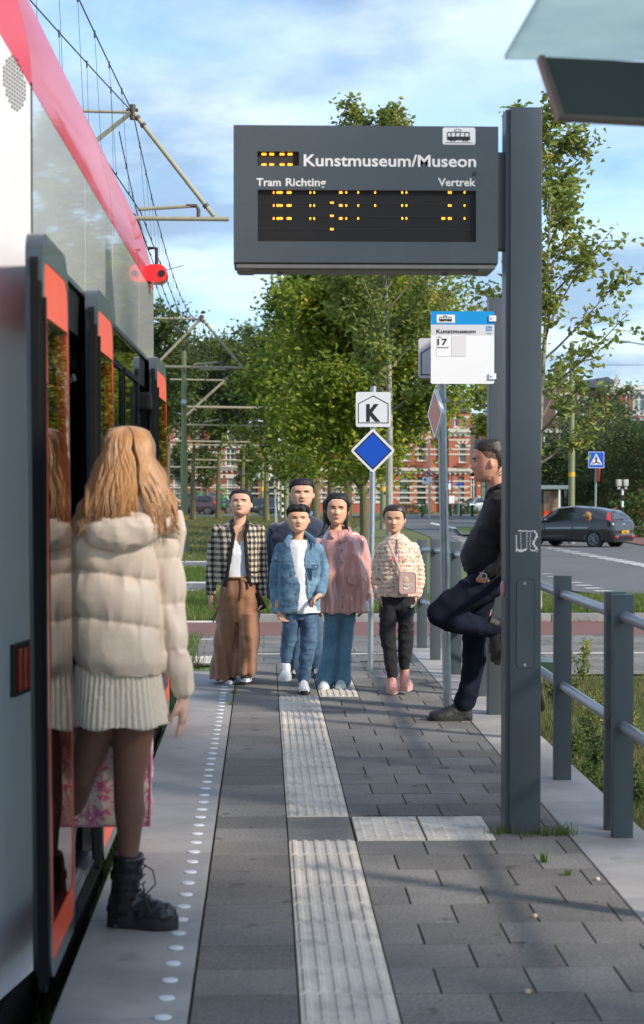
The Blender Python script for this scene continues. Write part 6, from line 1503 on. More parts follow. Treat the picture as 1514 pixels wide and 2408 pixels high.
mb = MB(); mb.tube([T_(0, .345 * math.cos(R(a)) * 1.05, .34 + .36 * math.sin(R(a))) for a in range(20, 200, 15)], (.028, .008), n=8); mb.obj('mudguard', FG, t, smooth=True)
mb = MB(); mb.box(-.05, .05, .18, .42, .80, .86, bev=.02); place(mb, tilt).obj('saddle', BLACK, t, smooth=True)
mb = MB(); mb.tube([T_(-.26, .72, .92), T_(-.12, .86, .94), T_(.12, .86, .94), T_(.26, .72, .92)], .011, n=8); mb.obj('handlebar', SPK, t, smooth=True)
mb = MB(); a, b = W(1270, 1590, 13.2), W(1336, 1562, 13.2); mb.prism([(a.x, a.z), (b.x, a.z - .01), (b.x + .02, b.z + .01), (a.x, b.z + .02)], 'y', 13.2, 13.55); mb.obj('green_pannier', FG, t)
# ================================================================ people: tools
def _hash(ix, iy, iz):
    h = (ix * 374761393 + iy * 668265263 + iz * 2147483647 + 12345) & 0xffffffff
    h = ((h ^ (h >> 13)) * 1274126177) & 0xffffffff
    return ((h ^ (h >> 16)) & 0xffff) / 65535.0
def vnoise(P, s=1., seed=0):
    P = np.asarray(P, np.float64) * s + seed * 17.3 + 1000; I = np.floor(P).astype(np.int64); f = P - I; f = f * f * (3 - 2 * f)
    r = 0
    for dx in (0, 1):
        for dy in (0, 1):
            for dz in (0, 1):
                w = (f[:, 0] if dx else 1 - f[:, 0]) * (f[:, 1] if dy else 1 - f[:, 1]) * (f[:, 2] if dz else 1 - f[:, 2])
                r = r + w * _hash(I[:, 0] + dx, I[:, 1] + dy, I[:, 2] + dz)
    return r * 2 - 1
def cloth(mb, name, m, parent, vox=.008, smooth=3, disp=None, org=None, post=2):
    """joins closed solids into one continuous surface"""
    me0 = mb.mesh('src'); o = bpy.data.objects.new('tmp', me0); COL.objects.link(o)
    md = o.modifiers.new('r', 'REMESH'); md.mode = 'VOXEL'; md.voxel_size = vox; md.adaptivity = 0
    if smooth: s = o.modifiers.new('s', 'SMOOTH'); s.factor = .5; s.iterations = smooth
    dg = bpy.context.evaluated_depsgraph_get(); dg.update()
    me = bpy.data.meshes.new_from_object(o.evaluated_get(dg)); bpy.data.objects.remove(o); bpy.data.meshes.remove(me0)
    n = len(me.vertices); co = np.zeros(n * 3, np.float32); me.vertices.foreach_get('co', co); co = co.reshape(-1, 3)
    if disp is not None:
        no = np.zeros(n * 3, np.float32); me.vertices.foreach_get('normal', no); no = no.reshape(-1, 3)
        r_ = disp(co.astype(np.float64), no.astype(np.float64)); co = (co + no * r_[:, None]) if r_.ndim == 1 else co + r_
    if org is None and parent is not None: org = parent.get('_org', (0, 0, 0))
    co = co - np.array(org if org is not None else (0, 0, 0)); me.vertices.foreach_set('co', co.astype(np.float32).ravel()); me.update(); me.name = name
    me.materials.clear(); o = link(name, me, m, parent, smooth=True)
    if org is not None: o['_org'] = [float(c) for c in org]
    return o
def wr(sc=14, amp=.004, seed=0, an=(1, 1, 1.6)):
    """crumple"""
    def f(co, no):
        P = co * np.array(an); w = vnoise(P + .03 * np.stack([vnoise(P, 9, 3)] * 3, 1), sc, seed); w2 = vnoise(P, sc * 2.3, seed + 5)
        return amp * (-(np.abs(w)) ** .7 * 1.6 + .9 + .35 * w2)
    return f
def PXY(co): return 620 + FU * co[:, 0] / co[:, 1], 1126 - FU * (co[:, 2] - CAMH) / co[:, 1]
class Fig:
    def __init__(s, Y0): s.Y = Y0; s.k = SZ(Y0)
    def p(s, px, py, dy=0.):
        q = Vector(((px - 620) * s.k, s.Y, CAMH - (py - 1126) * s.k)); return Vector((q.x, s.Y + dy, q.z))
    def limb(s, mb, pts, n=16):
        """pts: (px, py, dy, r in photo units[, r2])"""
        mb.tube([s.p(a[0], a[1], a[2]) for a in pts], [(a[3] * s.k if len(a) < 5 else (a[3] * s.k, a[4] * s.k)) for a in pts], n=n, dome=True)
    def torso(s, mb, lv, n=32, e=2.5):
        """lv: (px, py, halfwidth u, halfdepth m[, dy])"""
        rings = []
        for a in lv:
            c = s.p(a[0], a[1], a[4] if len(a) > 4 else 0); r_ = []
            for i in range(n):
                t = 2 * math.pi * i / n; x, y = math.cos(t), math.sin(t)
                r_.append(c + Vector((math.copysign(abs(x) ** (2 / e), x) * a[2] * s.k, math.copysign(abs(y) ** (2 / e), y) * a[3], 0)))
            rings.append(r_)
        mb.loft(rings)
def g_(a, b): return math.exp(-(a / b) ** 2)
HT = [(0.0, .09, .27, -.10), (.05, .19, .335, -.02), (.14, .250, .355, .10), (.26, .295, .355, .24), (.38, .315, .352, .34), (.50, .322, .352, .41), (.65, .332, .372, .45), (.78, .325, .350, .43), (.89, .280, .285, .37), (.96, .185, .19, .25), (1.0, .03, .03, .06)]
HA = np.array(HT)
def head_pt(t, th, fem=0., off=0., jaw=1.):
    """point of the head surface in units of head height; th = 0 front, pi back"""
    t_ = min(max(t, 0), 1); hw, yf, yb = (float(np.interp(t_, HA[:, 0], HA[:, c])) for c in (1, 2, 3))
    hw *= 1.13 * (1 - (.06 * fem + (1 - jaw) * .5) * (t_ < .35) * (.35 - t_) / .35)
    sx, cy = math.sin(th), math.cos(th); e = .86
    x = math.copysign(abs(sx) ** e, sx) * (hw + off); c = (yf - yb) * .0
    y = -(math.copysign(abs(cy) ** e, cy) * ((yf if cy > 0 else yb) + off))
    if yb < 0 and cy < 0: y = -cy * 0 + abs(cy) * yb * .0 + (yb) * abs(cy) * -1 * -1
    if cy > 0:
        ax = abs(x)
        r1 = min(1, max(0, (.56 - t_) / .20)); r2 = min(1, max(0, (t_ - .305) / .035))
        f = .118 * g_(x, .040 + .020 * r1) * r1 ** 1.2 * r2 + .036 * g_(ax - .058, .032) * g_(t_ - .345, .030)
        f += -.052 * g_(ax - .135, .066) * g_(t_ - .505, .045) + .020 * g_(ax - .12, .09) * g_(t_ - .585, .035) + .026 * g_(ax - .18, .07) * g_(t_ - .39, .07)
        f += .034 * g_(x, .085) * g_(t_ - .232, .035) - .022 * g_(x, .09) * g_(t_ - .232, .008) - .018 * g_(x, .1) * g_(t_ - .165, .022) + .022 * g_(x, .08) * g_(t_ - .085, .045)
        y -= f * max(0, cy) ** .5
    return Vector((x, y, t_ + (off * .8 if t_ > .9 else 0)))
class Head:
    def __init__(s, chin, H, yaw=0., pitch=0., roll=0., wide=1., fem=0., jaw=1.):
        s.H = H; s.fem = fem; s.jaw = jaw
        s.M = Matrix.Translation(chin) @ Matrix.Rotation(yaw, 4, 'Z') @ Matrix.Rotation(roll, 4, 'Y') @ Matrix.Rotation(pitch, 4, 'X') @ Matrix.Diagonal((H * wide, H, H, 1))
    def pt(s, t, th, off=0.): return s.M @ head_pt(t, th, s.fem, off, s.jaw)
    def solid(s, mb, nu=56, nv=52, f=None):
        rings = []
        for i in range(nv + 1):
            t = i / nv; t = t if t > .02 else .0
            rings.append([s.pt(t, 2 * math.pi * j / nu, f(t, 2 * math.pi * j / nu, i, j) if f else 0.) for j in range(nu)])
        mb.loft(rings)
    def ears(s, mb):
        for sg in (-1, 1):
            c = s.M @ Vector((sg * .388, .045, .435)); rot = s.M.to_3x3().normalized() @ Matrix.Rotation(sg * R(22), 3, 'Z')
            mb.ball(c, (.040 * s.H, .062 * s.H, .105 * s.H), nu=12, nv=10, rot=rot); mb.ball(c - Vector((0, 0, .07 * s.H)), (.016 * s.H, .03 * s.H, .04 * s.H), nu=8, nv=6, rot=rot)
    def surf(s, x, t, d=0.):
        th = 0; lo, hi = 0, 1.5
        for _ in range(24):
            m_ = (lo + hi) / 2
            if abs(head_pt(t, m_, s.fem, 0, s.jaw).x) < abs(x): lo = m_
            else: hi = m_
        v = head_pt(t, lo * (1 if x >= 0 else -1), s.fem, 0, s.jaw); v.y -= d; return s.M @ v
def face(h, root, browm, lipm, look=(0, 0), smile=0., squint=.8, open_=0., lipw=.105, browth=.019, eyew=.076):
    H = h.H
    for sg in (-1, 1):
        pts = [h.surf(sg * .135 + dx * eyew, .500 + .012 * (1 - dx * dx) * squint * (1 if 1 else 0) - .004 * sg * dx, .004) for dx in (-1, -.5, 0, .5, 1)]
        mb = MB(); c = h.surf(sg * .135, .498, .000); rt_ = h.M.to_3x3().normalized(); mb.ball(c, (eyew * .95 * H, .012 * H, .024 * squint * H), nu=12, nv=8, rot=rt_); e = mb.obj('eye', EYEW, root, smooth=True)
        mb = MB(); c2 = h.surf(sg * .135 + look[0], .499 + look[1], .007); mb.ball(c2, (.026 * H, .009 * H, .024 * squint * H), nu=10, nv=8, rot=rt_); mb.obj('iris', IRIS, e, smooth=True)
        mb = MB(); mb.tube([p + Vector((0, 0, .009 * squint * H)) for p in pts], [.004 * H, .0095 * H, .011 * H, .0095 * H, .004 * H], n=6); mb.obj('eyelid', LASH, root, smooth=True)
        bp = [h.surf(sg * (.138 + dx), .572 + dz, .004) for dx, dz in ((-.085, -.006), (-.04, .008), (.01, .014), (.055, .010), (.095, -.010))]
        mb = MB(); mb.tube(bp, [(browth * .6 * H), browth * H, browth * H, browth * .8 * H, .003 * H], n=6); mb.obj('eyebrow', browm, root, smooth=True)
    up = [h.surf(dx * lipw, .243 + .010 * smile * dx * dx - .004 * dx * dx + .002 * (abs(dx) > .1), .005) for dx in (-1, -.6, -.2, 0, .2, .6, 1)]
    lo = [h.surf(dx * lipw * .9, .222 - open_ + .014 * smile * dx * dx + .012 * dx * dx * dx * dx, .006) for dx in (-1, -.6, -.2, 0, .2, .6, 1)]
    mb = MB(); mb.tube(up, [.004 * H, .012 * H, .016 * H, .014 * H, .016 * H, .012 * H, .004 * H], n=7); mb.tube(lo, [.004 * H, .014 * H, .020 * H, .021 * H, .020 * H, .014 * H, .004 * H], n=7); mb.obj('lips', lipm, root, smooth=True)
    if open_ > .01:
        mb = MB(); mb.ball(h.surf(0, .238 - open_ / 2, .002), (lipw * .7 * H, .008 * H, open_ * .6 * H + .002), nu=12, nv=6, rot=h.M.to_3x3().normalized()); mb.obj('teeth', EYEW, root, smooth=True)
    mb = MB(); mb.tube([h.surf(dx * lipw * .85, .234 + .010 * smile * dx * dx, .010) for dx in (-1, -.5, 0, .5, 1)], [.003 * H, .006 * H, .006 * H, .006 * H, .003 * H], n=5)
    if open_ <= .01: mb.obj('mouth_line', LASH, root)
    for sg in (-1, 1): mb = MB(); mb.ball(h.surf(sg * .030, .322, .004), (.010 * H, .006 * H, .005 * H), nu=8, nv=6); mb.obj('nostril', LASH, root)
def hairline(front=.80, temple=.70, side=.46, back=.10, th1=.55, th2=1.15):
    def f(th):
        a = abs((th + math.pi) % (2 * math.pi) - math.pi)
        return float(np.interp(a, [0, th1, th2, 1.45, 1.62, 1.95, 2.4, math.pi], [front, front - .01, temple, side, side, .52 if side > .4 else side, .25, back]))
    return f
def haircap(h, root, m, line, th=.045, name='hair', extra=None, rough=.010, seed=1, vox=.006, topadd=.0, disp=None, fadeside=0.):
    rr = random.Random(seed); off = {}
    def f(t, a, i, j):
        l = line(a); w = min(1, max(0, (t - l) / .035 + .5)); w = w * w * (3 - 2 * w)
        aa = abs((a + math.pi) % (2 * math.pi) - math.pi)
        fr = 1 - fadeside * (1 - min(1, max(0, (t - .60) / .18))) * (aa > .9)
        nz = math.sin(a * 23 + t * 5) * .3 + math.sin(a * 41 + 1.3 + t * 9) * .3
        return -.02 * (1 - w) + (th * (.12 + .88 * min(1, max(0, t - l) / .20) ** .7) * fr + topadd * max(0, (t - .7) / .3) + rough * nz * fr) * w
    mb = MB(); h.solid(mb, 64, 56, f)
    if extra: extra(mb)
    return cloth(mb, name, m, root, vox=vox, smooth=1, disp=disp)
def hand(mb, wrist, d, n, L=.17, curl=.6, ts=1, spread=.10, fist=0.):
    """palm, four fingers bent at their joints and a thumb leaving the side of the palm"""
    d = Vector(d).normalized(); n = Vector(n); n = (n - d * n.dot(d)).normalized(); s = d.cross(n).normalized(); w = Vector(wrist)
    P = lambda a, b, c: w + d * a * L + s * b * L + n * c * L
    mb.tube([P(-.10, 0, 0), P(.05, 0, 0), P(.22, 0, 0), P(.42, 0, .01), P(.52, 0, .02)], [(.15 * L, .12 * L), (.17 * L, .12 * L), (.215 * L, .115 * L), (.23 * L, .10 * L), (.21 * L, .075 * L)] if abs(s.dot(Vector((0, 1, 0)))) < .7 else [(.12 * L, .15 * L), (.12 * L, .17 * L), (.115 * L, .215 * L), (.10 * L, .23 * L), (.075 * L, .21 * L)], n=14)
    for i, (o_, l_) in enumerate(((-.165, .38), (-.055, .44), (.055, .41), (.16, .32))):
        if ts > 0: o_ = -o_
        b = P(.49, o_, .02); a = o_ * spread * 2; c = curl * (1 + .12 * (i - 1.5)); q = b; dirs = []; pts = [b - d * .05 * L, b]
        for seg, f in ((.46, .45), (.32, 1.0), (.24, 1.45)):
            ang = c * f; v = (d * math.cos(ang) + n * math.sin(ang) + s * a).normalized(); q = q + v * l_ * L * seg; pts.append(q)
        mb.tube(pts, [.052 * L, .050 * L, .046 * L, .040 * L, .032 * L], n=8, dome=True)
    b = P(.10, .14 * ts, .02); v1 = (d * .75 + s * ts * .62 + n * .35).normalized(); v2 = (d * .95 + s * ts * .18 + n * .42 * (1 + curl * .5)).normalized()
    mb.tube([b - v1 * .04 * L, b, b + v1 * .19 * L, b + v1 * .19 * L + v2 * .14 * L, b + v1 * .19 * L + v2 * .27 * L], [.07 * L, .075 * L, .060 * L, .050 * L, .038 * L], n=8, dome=True)
def shoe(root, heel, toe, m, solem, w=.045, h=.09, name='shoe', sole_h=.028, ankle=.05, laces=None, fat=1.):
    """trainer with a thick sole; heel and toe are ground points"""
    heel, toe = Vector(heel), Vector(toe); d = (toe - heel); L_ = d.length; d.normalize(); upv = Vector((0, 0, 1)); s = d.cross(upv).normalized(); u = s.cross(d).normalized()
    P = lambda a, b, c: heel + d * (a * L_) + s * b + u * c
    prof = [(-.02, .55, .62), (.04, .80, 1.0), (.16, .88, 1.05), (.30, .84, .98), (.45, .90, .80), (.62, 1.02, .60), (.78, 1.05, .50), (.90, .90, .44), (.98, .55, .36)]
    mb = MB(); rings = []
    for a, ww, hh in prof: rings.append([P(a, math.cos(t) * w * ww * .95, sole_h * .7 + max(-.2, math.sin(t)) * h * hh) for t in [2 * math.pi * i / 20 for i in range(20)]])
    mb.loft(rings)
    mb.tube([P(.17, 0, h * .7), P(.15, 0, h * 1.25)], [(ankle, ankle), (ankle * .9, ankle * .9)], n=14)
    o = cloth(mb, name, m, root, vox=.005, smooth=2, disp=wr(60, .0012, 3))
    mb = MB(); out = []
    for i in range(24):
        t = 2 * math.pi * i / 24; a = .5 + .54 * math.cos(t); ww = float(np.interp(a, [0, .15, .45, .75, .95, 1.04], [.6, .9, .88, 1.12, .9, .4])); out.append((a, math.copysign(1, math.sin(t)) * w * ww * abs(math.sin(t)) ** .5 * fat))
    r0 = [P(a, b, 0.0) for a, b in out]; r1 = [P(a, b * 1.03, sole_h * .5) for a, b in out]; r2 = [P(a, b, sole_h) for a, b in out]; mb.loft([r0, r1, r2]); mb.obj('sole', solem, o, smooth=True)
    if laces:
        mb = MB()
        for i in range(5):
            a = .36 + i * .075; hh = float(np.interp(a, [.3, .45, .62, .78], [.98, .80, .60, .50])) * h + sole_h * .75
            mb.tube([P(a, -w * .42, hh * .93), P(a + .02, 0, hh + .004), P(a, w * .42, hh * .93)], .0028, n=5); mb.tube([P(a, -w * .42, hh * .93), P(a + .06, w * .42, hh * .88)], .0024, n=5)
        mb.obj('laces', laces, o)
    return o
SKIN = lambda nm, c: pm(nm, c, rough=.5, var=.07, vs=22, sub=.12, bump=.10, bs=300, spec=.35, bdist=.002)
SK_A = SKIN('skin_warm', (.64, .37, .255)); SK_B = SKIN('skin_tan', (.66, .385, .25)); SK_C = SKIN('skin_pale', (.62, .37, .28)); SK_D = SKIN('skin_ruddy', (.60, .30, .20))
EYEW = pm('eye_white', (.60, .57, .54), rough=.2, var=.01); IRIS = pm('eye_iris', (.012, .008, .006), rough=.15, var=.01); LASH = pm('lash_dark', (.03, .014, .010), rough=.8, var=.05)
LIPA = pm('lips_rose', (.38, .09, .085), rough=.4, var=.05); LIPB = pm('lips_natural', (.34, .11, .085), rough=.45, var=.05)
HBLK = pm('hair_black', (.008, .007, .007), rough=.55, var=.35, vs=90, spec=.35, bump=.9, bs=120, stretch=(1, 1, .15), bdist=.006); HBRN = pm('hair_dark_brown', (.024, .014, .009), rough=.4, var=.4, vs=60, spec=.5, bump=.6, bs=140, bdist=.004, stretch=(.3, 1, 1))
def denim(nm, c1, c2, s=5): return pm(nm, c1, rough=.85, var=.12, vs=60, col2=c2, c2pos=(.40, .68), c2s=s, bump=.3, bs=220, bdist=.002, sheen=.2)
DEN1 = denim('denim_jacket', (.075, .165, .25), (.19, .33, .44), 9); DEN2 = denim('jeans_dark', (.022, .060, .125), (.10, .18, .28), 6); DEN3 = denim('jeans_mid', (.07, .18, .27), (.15, .30, .41), 7); DEN4 = denim('jeans_father', (.025, .065, .12), (.05, .12, .20), 5)
WSH = pm('white_cloth', (.76, .77, .80), rough=.8, var=.04, bump=.15, bs=40); NAVY = pm('navy_knit', (.014, .024, .052), rough=.85, var=.15, vs=8, bump=.3, bs=160, sheen=.3, bdist=.003)
BLKK = pm('black_knit', (.007, .007, .008), rough=.9, var=.2, vs=30, bump=.4, bs=200, sheen=.08, bdist=.003); BLKF = pm('black_fleece', (.008, .009, .012), rough=.9, var=.2, vs=12, bump=.3, bs=120, sheen=.1)
NVJ = pm('navy_jeans', (.007, .009, .018), rough=.9, var=.2, vs=10, bump=.35, bs=200, col2=(.012, .016, .030), c2pos=(.5, .7), c2s=5, bdist=.002, spec=.15)
RUST = pm('rust_trousers', (.27, .125, .062), rough=.75, var=.08, vs=7, bump=.25, bs=150, sheen=.3, bdist=.003)
SWH = pm('shoe_white', (.66, .66, .66), rough=.5, var=.06, vs=20); SPK_ = pm('shoe_pink', (.60, .30, .26), rough=.55, var=.06, vs=20); SPK2 = pm('sole_pink', (.64, .36, .32), rough=.6, var=.04); SBK = pm('shoe_black', (.010, .010, .011), rough=.5, var=.15, vs=20, bump=.3, bs=150); SBK2 = pm('sole_black', (.016, .016, .017), rough=.6)
RAIN = pm('raincoat_pink', (.56, .275, .235), rough=.25, var=.05, vs=5, coat=1.0, coatr=.10, spec=.55, bump=.3, bs=9, bdist=.02)
GOLD = pm('gold_metal', (.7, .45, .2), rough=.3, metal=.9, var=.02); BUT = pm('button_copper', (.36, .22, .16), rough=.4, metal=.6, var=.02)
# woven check of the jacket
m = pm('gingham_wool', (.5, .45, .38), rough=.9, bump=.5, bs=260, bdist=.003, sheen=.2); nt_ = m.node_tree; b_ = bsdf(m)
tc_ = N(nt_, 'ShaderNodeTexCoord'); sp3 = N(nt_, 'ShaderNodeSeparateXYZ'); L(nt_, tc_.outputs['Object'], sp3.inputs[0])
def strp(o_, p): return mth(nt_, 'GREATER_THAN', mth(nt_, 'FRACT', mth(nt_, 'DIVIDE', mth(nt_, 'ADD', o_, 5.0), p)), .5)
sx_, sz_ = strp(mth(nt_, 'ADD', sp3.outputs[0], mth(nt_, 'MULTIPLY', sp3.outputs[1], .5)), .043), strp(sp3.outputs[2], .046)
n_ = N(nt_, 'ShaderNodeTexNoise'); L(nt_, tc_.outputs['Object'], n_.inputs[0]); n_.inputs['Scale'].default_value = 170; n_.inputs['Detail'].default_value = 1
both = mth(nt_, 'MULTIPLY', sx_, sz_); one = mth(nt_, 'SUBTRACT', mth(nt_, 'MAXIMUM', sx_, sz_), both)
blk = mth(nt_, 'ADD', both, mth(nt_, 'MULTIPLY', one, mth(nt_, 'MULTIPLY_ADD', mth(nt_, 'GREATER_THAN', n_.outputs['Fac'], .46), .55, .35)), clamp=True)
mx_ = N(nt_, 'ShaderNodeMix', data_type='RGBA'); L(nt_, blk, mx_.inputs[0]); mx_.inputs[6].default_value = (.56, .47, .36, 1); mx_.inputs[7].default_value = (.010, .010, .010, 1); L(nt_, mx_.outputs[2], b_.inputs['Base Color']); GING = m
def blotch(name, base, spots, **k):
    m = pm(name, base, **k); nt_ = m.node_tree; b_ = bsdf(m); tc_ = N(nt_, 'ShaderNodeTexCoord'); cur = b_.inputs['Base Color'].links[0].from_socket
    for i, (c, sc, lo, hi) in enumerate(spots):
        mp_ = N(nt_, 'ShaderNodeMapping'); L(nt_, tc_.outputs['Object'], mp_.inputs[0]); mp_.inputs['Location'].default_value = (3.1 * i, 1.7 * i, 2.3 * i)
        n_ = N(nt_, 'ShaderNodeTexNoise'); L(nt_, mp_.outputs[0], n_.inputs[0]); n_.inputs['Scale'].default_value = sc; n_.inputs['Detail'].default_value = 3; n_.inputs['Roughness'].default_value = .6
        rr_ = N(nt_, 'ShaderNodeValToRGB'); L(nt_, n_.outputs['Fac'], rr_.inputs[0]); rr_.color_ramp.elements[0].position = lo; rr_.color_ramp.elements[1].position = hi
        x_ = N(nt_, 'ShaderNodeMix', data_type='RGBA'); L(nt_, rr_.outputs[0], x_.inputs[0]); L(nt_, cur, x_.inputs[6]); x_.inputs[7].default_value = (*c, 1); cur = x_.outputs[2]
    L(nt_, cur, b_.inputs['Base Color']); return m
FLOR = blotch('floral_nylon', (.68, .57, .44), [((.62, .16, .13), 40, .57, .61), ((.72, .36, .30), 52, .58, .62), ((.07, .16, .04), 44, .62, .65)], rough=.5, var=.04, coat=.1)
TOILE = blotch('toile_fabric', (.70, .56, .46), [((.62, .13, .24), 19, .46, .55), ((.70, .56, .46), 60, .52, .58), ((.62, .16, .27), 42, .58, .62)], rough=.85, var=.04)
def body(root_name, fig, label, base, skin, build, vox=.006, group=None, disp=None):
    mb = MB(); build(mb); org = tuple(base); o = cloth(mb, 'person', skin, None, vox=vox, smooth=1, org=org, disp=disp); o.location = org; tag(o, label, 'person', group); return o
# ================================================================ mother
f = Fig(14.3); base = f.p(565, 1603)
hd = Head(f.p(565.5, 1214, -.03), 62 * f.k, yaw=R(-6), pitch=R(-14), wide=1.06, fem=1.)
def bld(mb):
    hd.solid(mb); hd.ears(mb); f.limb(mb, [(565, 1200, .02, 14), (564, 1222, .02, 14), (562, 1240, .02, 17)])
    f.torso(mb, [(562, 1236, 20, .06), (562, 1248, 40, .07), (560, 1290, 40, .09), (560, 1340, 30, .08), (562, 1390, 36, .09)])
    for arm in ([(512, 1250, 0, 10), (496, 1320, 0, 8), (495, 1396, -.02, 6)], [(610, 1250, 0, 10), (619, 1320, 0, 8), (615, 1396, -.03, 6)]): f.limb(mb, arm)
    for leg in ([(545, 1390, 0, 16), (535, 1490, 0, 11), (541, 1590, .02, 8)], [(580, 1390, 0, 16), (580, 1490, -.05, 11), (577, 1585, -.05, 8)]): f.limb(mb, leg)
    hand(mb, f.p(495, 1394, -.02), (.05, -.15, -1), (.9, -.5, 0), L=.165, curl=.55, ts=-1)
    hand(mb, f.p(613, 1394, -.03), (.05, -.2, -1), (-.85, -.5, 0), L=.165, curl=.75, ts=1)
mo = body('person', f, 'woman in a black and cream checked jacket and wide rust brown trousers holding a phone', base, SK_A, bld)
face(hd, mo, HBRN, LIPA, squint=.75, smile=-.2)
haircap(hd, mo, HBLK, hairline(.82, .74, .52, .12, .5, 1.0), th=.055, extra=lambda mb: mb.ball(hd.M @ Vector((0, .46, .62)), (.03, .03, .03)))
mb = MB(); f.torso(mb, [(562, 1262, 30, .095), (560, 1300, 36, .115), (560, 1345, 35, .112), (561, 1360, 32, .11)]); f.limb(mb, [(550, 1245, -.05, 3), (549, 1270, -.085, 9)]); f.limb(mb, [(577, 1245, -.05, 3), (577, 1270, -.085, 9)])
def blouse(co, no):
    px, py = PXY(co); return np.where((py < 1282 - np.abs(px - 563) * 1.5) & (no[:, 1] < .2), -.03, 0) + wr(16, .004, 2, (1, 1, .4))(co, no)
cloth(mb, 'blouse', WSH, mo, vox=.007, smooth=2, disp=blouse)
mb = MB()
f.torso(mb, [(562, 1226, 20, .07, .02), (561, 1232, 34, .085, .01), (560, 1241, 46, .095), (559, 1272, 52, .12), (558, 1310, 50, .125), (558, 1345, 51, .125), (559, 1368, 55, .13)], e=2.8)
for arm in ([(513, 1250, 0, 14), (502, 1290, .01, 14), (497, 1340, .01, 13), (496, 1391, -.02, 12)], [(608, 1250, 0, 14), (614, 1290, .01, 14), (616, 1340, .01, 13), (615, 1391, -.03, 12)]): f.limb(mb, arm)
for x, s_ in ((511, 1), (609, -1)): mb.ball(f.p(x, 1244, 0), (.050, .05, .042))
oxl = lambda py: np.interp(py, [1215, 1232, 1255, 1352, 1378], [543, 546, 553, 537, 531]); oxr = lambda py: np.interp(py, [1215, 1232, 1255, 1352, 1378], [584, 581, 574, 581, 589])
def opening(fig, xl, xr, yt, yb, d):
    def f_(co, no):
        px, py = PXY(co); w = np.clip((px - xl(py)) / 1.5, 0, 1) * np.clip((xr(py) - px) / 1.5, 0, 1) * (py > yt) * (py < yb) * (co[:, 1] < fig.Y + .0)
        return w * d
    return f_
op = opening(f, oxl, oxr, 1205, 1400, .085)
def dj(co, no):
    r_ = np.zeros_like(co); w = op(co, no); r_[:, 1] = w; r_ += no * (wr(12, .004, 7)(co, no) * (w < .01))[:, None]; return r_
jk = cloth(mb, 'jacket', GING, mo, vox=.0065, smooth=2, disp=dj)
mb = MB()
for xf in (oxl, oxr):
    s_ = -1 if xf is oxl else 1
    pts = [f.p(float(xf(py)) + s_ * 2.5, py, float(np.interp(py, [1232, 1250, 1300, 1376], [-.098, -.112, -.133, -.139]))) for py in (1233, 1243, 1255, 1280, 1305, 1330, 1355, 1374)]
    mb.tube(pts, [(4.2 * f.k, .010)] * len(pts), n=8, dome=True)
mb.tube([f.p(549, 1233, -.085), f.p(543, 1228, -.03), f.p(545, 1225, .05), f.p(562, 1222, .09), f.p(581, 1225, .05), f.p(584, 1228, -.03), f.p(579, 1233, -.085)], [3.8 * f.k] * 7, n=8)
cloth(mb, 'jacket_trim', BLKK, jk, vox=.005, smooth=1, disp=wr(70, .004, 1))
for x, y in ((527, 1342), (598, 1342)): mb = MB(); mb.box(*sorted((f.p(x - 11, 0).x, f.p(x + 11, 0).x)), f.Y - .148, f.Y - .135, f.p(0, y + 3).z, f.p(0, y).z, bev=.002); mb.obj('pocket_trim', BLKK, jk)
mb = MB(); mb.tube([f.p(551, 1230, -.055), f.p(556, 1240, -.085), f.p(564, 1246, -.098), f.p(571, 1240, -.085), f.p(577, 1230, -.055)], .0018, n=5); mb.ball(f.p(564, 1248, -.102), .004, nu=8, nv=6); mb.obj('necklace', GOLD, mo)
mb = MB()
f.torso(mb, [(563, 1350, 34, .10), (562, 1365, 40, .115), (561, 1400, 46, .13), (560, 1440, 50, .125), (557, 1462, 50, .12)], e=2.4)
f.torso(mb, [(540, 1440, 27, .12, -.0), (532, 1500, 28, .12, .0), (526, 1560, 30, .125, .0), (526, 1596, 31, .13, .0)], e=2.3)
f.torso(mb, [(583, 1440, 25, .12, -.02), (583, 1490, 26, .12, -.05), (577, 1540, 29, .125, -.06), (574, 1578, 31, .13, -.05), (571, 1590, 29, .12, -.04)], e=2.3)
def trf(co, no):
    px, py = PXY(co); h = np.clip((py - 1370) / 200, 0, 1); fold = np.sin(px * .30 + vnoise(co, 3, 2) * 3.5) * .006 * (.4 + h); knee = -.020 * np.exp(-((px - 558 - (py - 1470) * -.02) / 5) ** 2) * np.clip((py - 1440) / 40, 0, 1)
    diag = wr(9, .006, 4, (1, 1, 1.2))(co, no); return fold + diag + knee
tq = cloth(mb, 'trousers', RUST, mo, vox=.0075, smooth=2, disp=trf)
mb = MB(); mb.tube([f.p(527, 1352, -.10), f.p(545, 1356, -.118), f.p(566, 1356, -.124), f.p(590, 1353, -.112)], [(.008, .014)] * 4, n=8); mb.tube([f.p(568, 1356, -.128), f.p(572, 1375, -.14), f.p(571, 1395, -.148), f.p(568, 1404, -.15)], [(.012, .006), (.018, .006), (.021, .006), (.012, .005)], n=8); mb.ball(f.p(576, 1362, -.13), (.026, .014, .018)); mb.obj('waist_tie', RUST, tq, smooth=True)
shoe(mo, f.p(543, 1598, .12) * 1, f.p(540, 1604, -.13), SBK, SWH, w=.042, h=.07)
shoe(mo, f.p(574, 1592, .04), f.p(579, 1606, -.20) + Vector((0, 0, .03)), SBK, SWH, w=.045, h=.075)
ph = thing('phone', tuple(f.p(612, 1412, -.06)), 'black phone in the hand of the woman in the checked jacket', 'phone')
mb = MB(); mb.box(-.036, .036, -.005, .005, -.072, .072, bev=.004); place(mb, Matrix.Translation(f.p(611, 1411, -.075)) @ Matrix.Rotation(R(-24), 4, 'Y') @ Matrix.Rotation(R(-40), 4, 'Z')).obj('case', BLACK, ph, smooth=True)

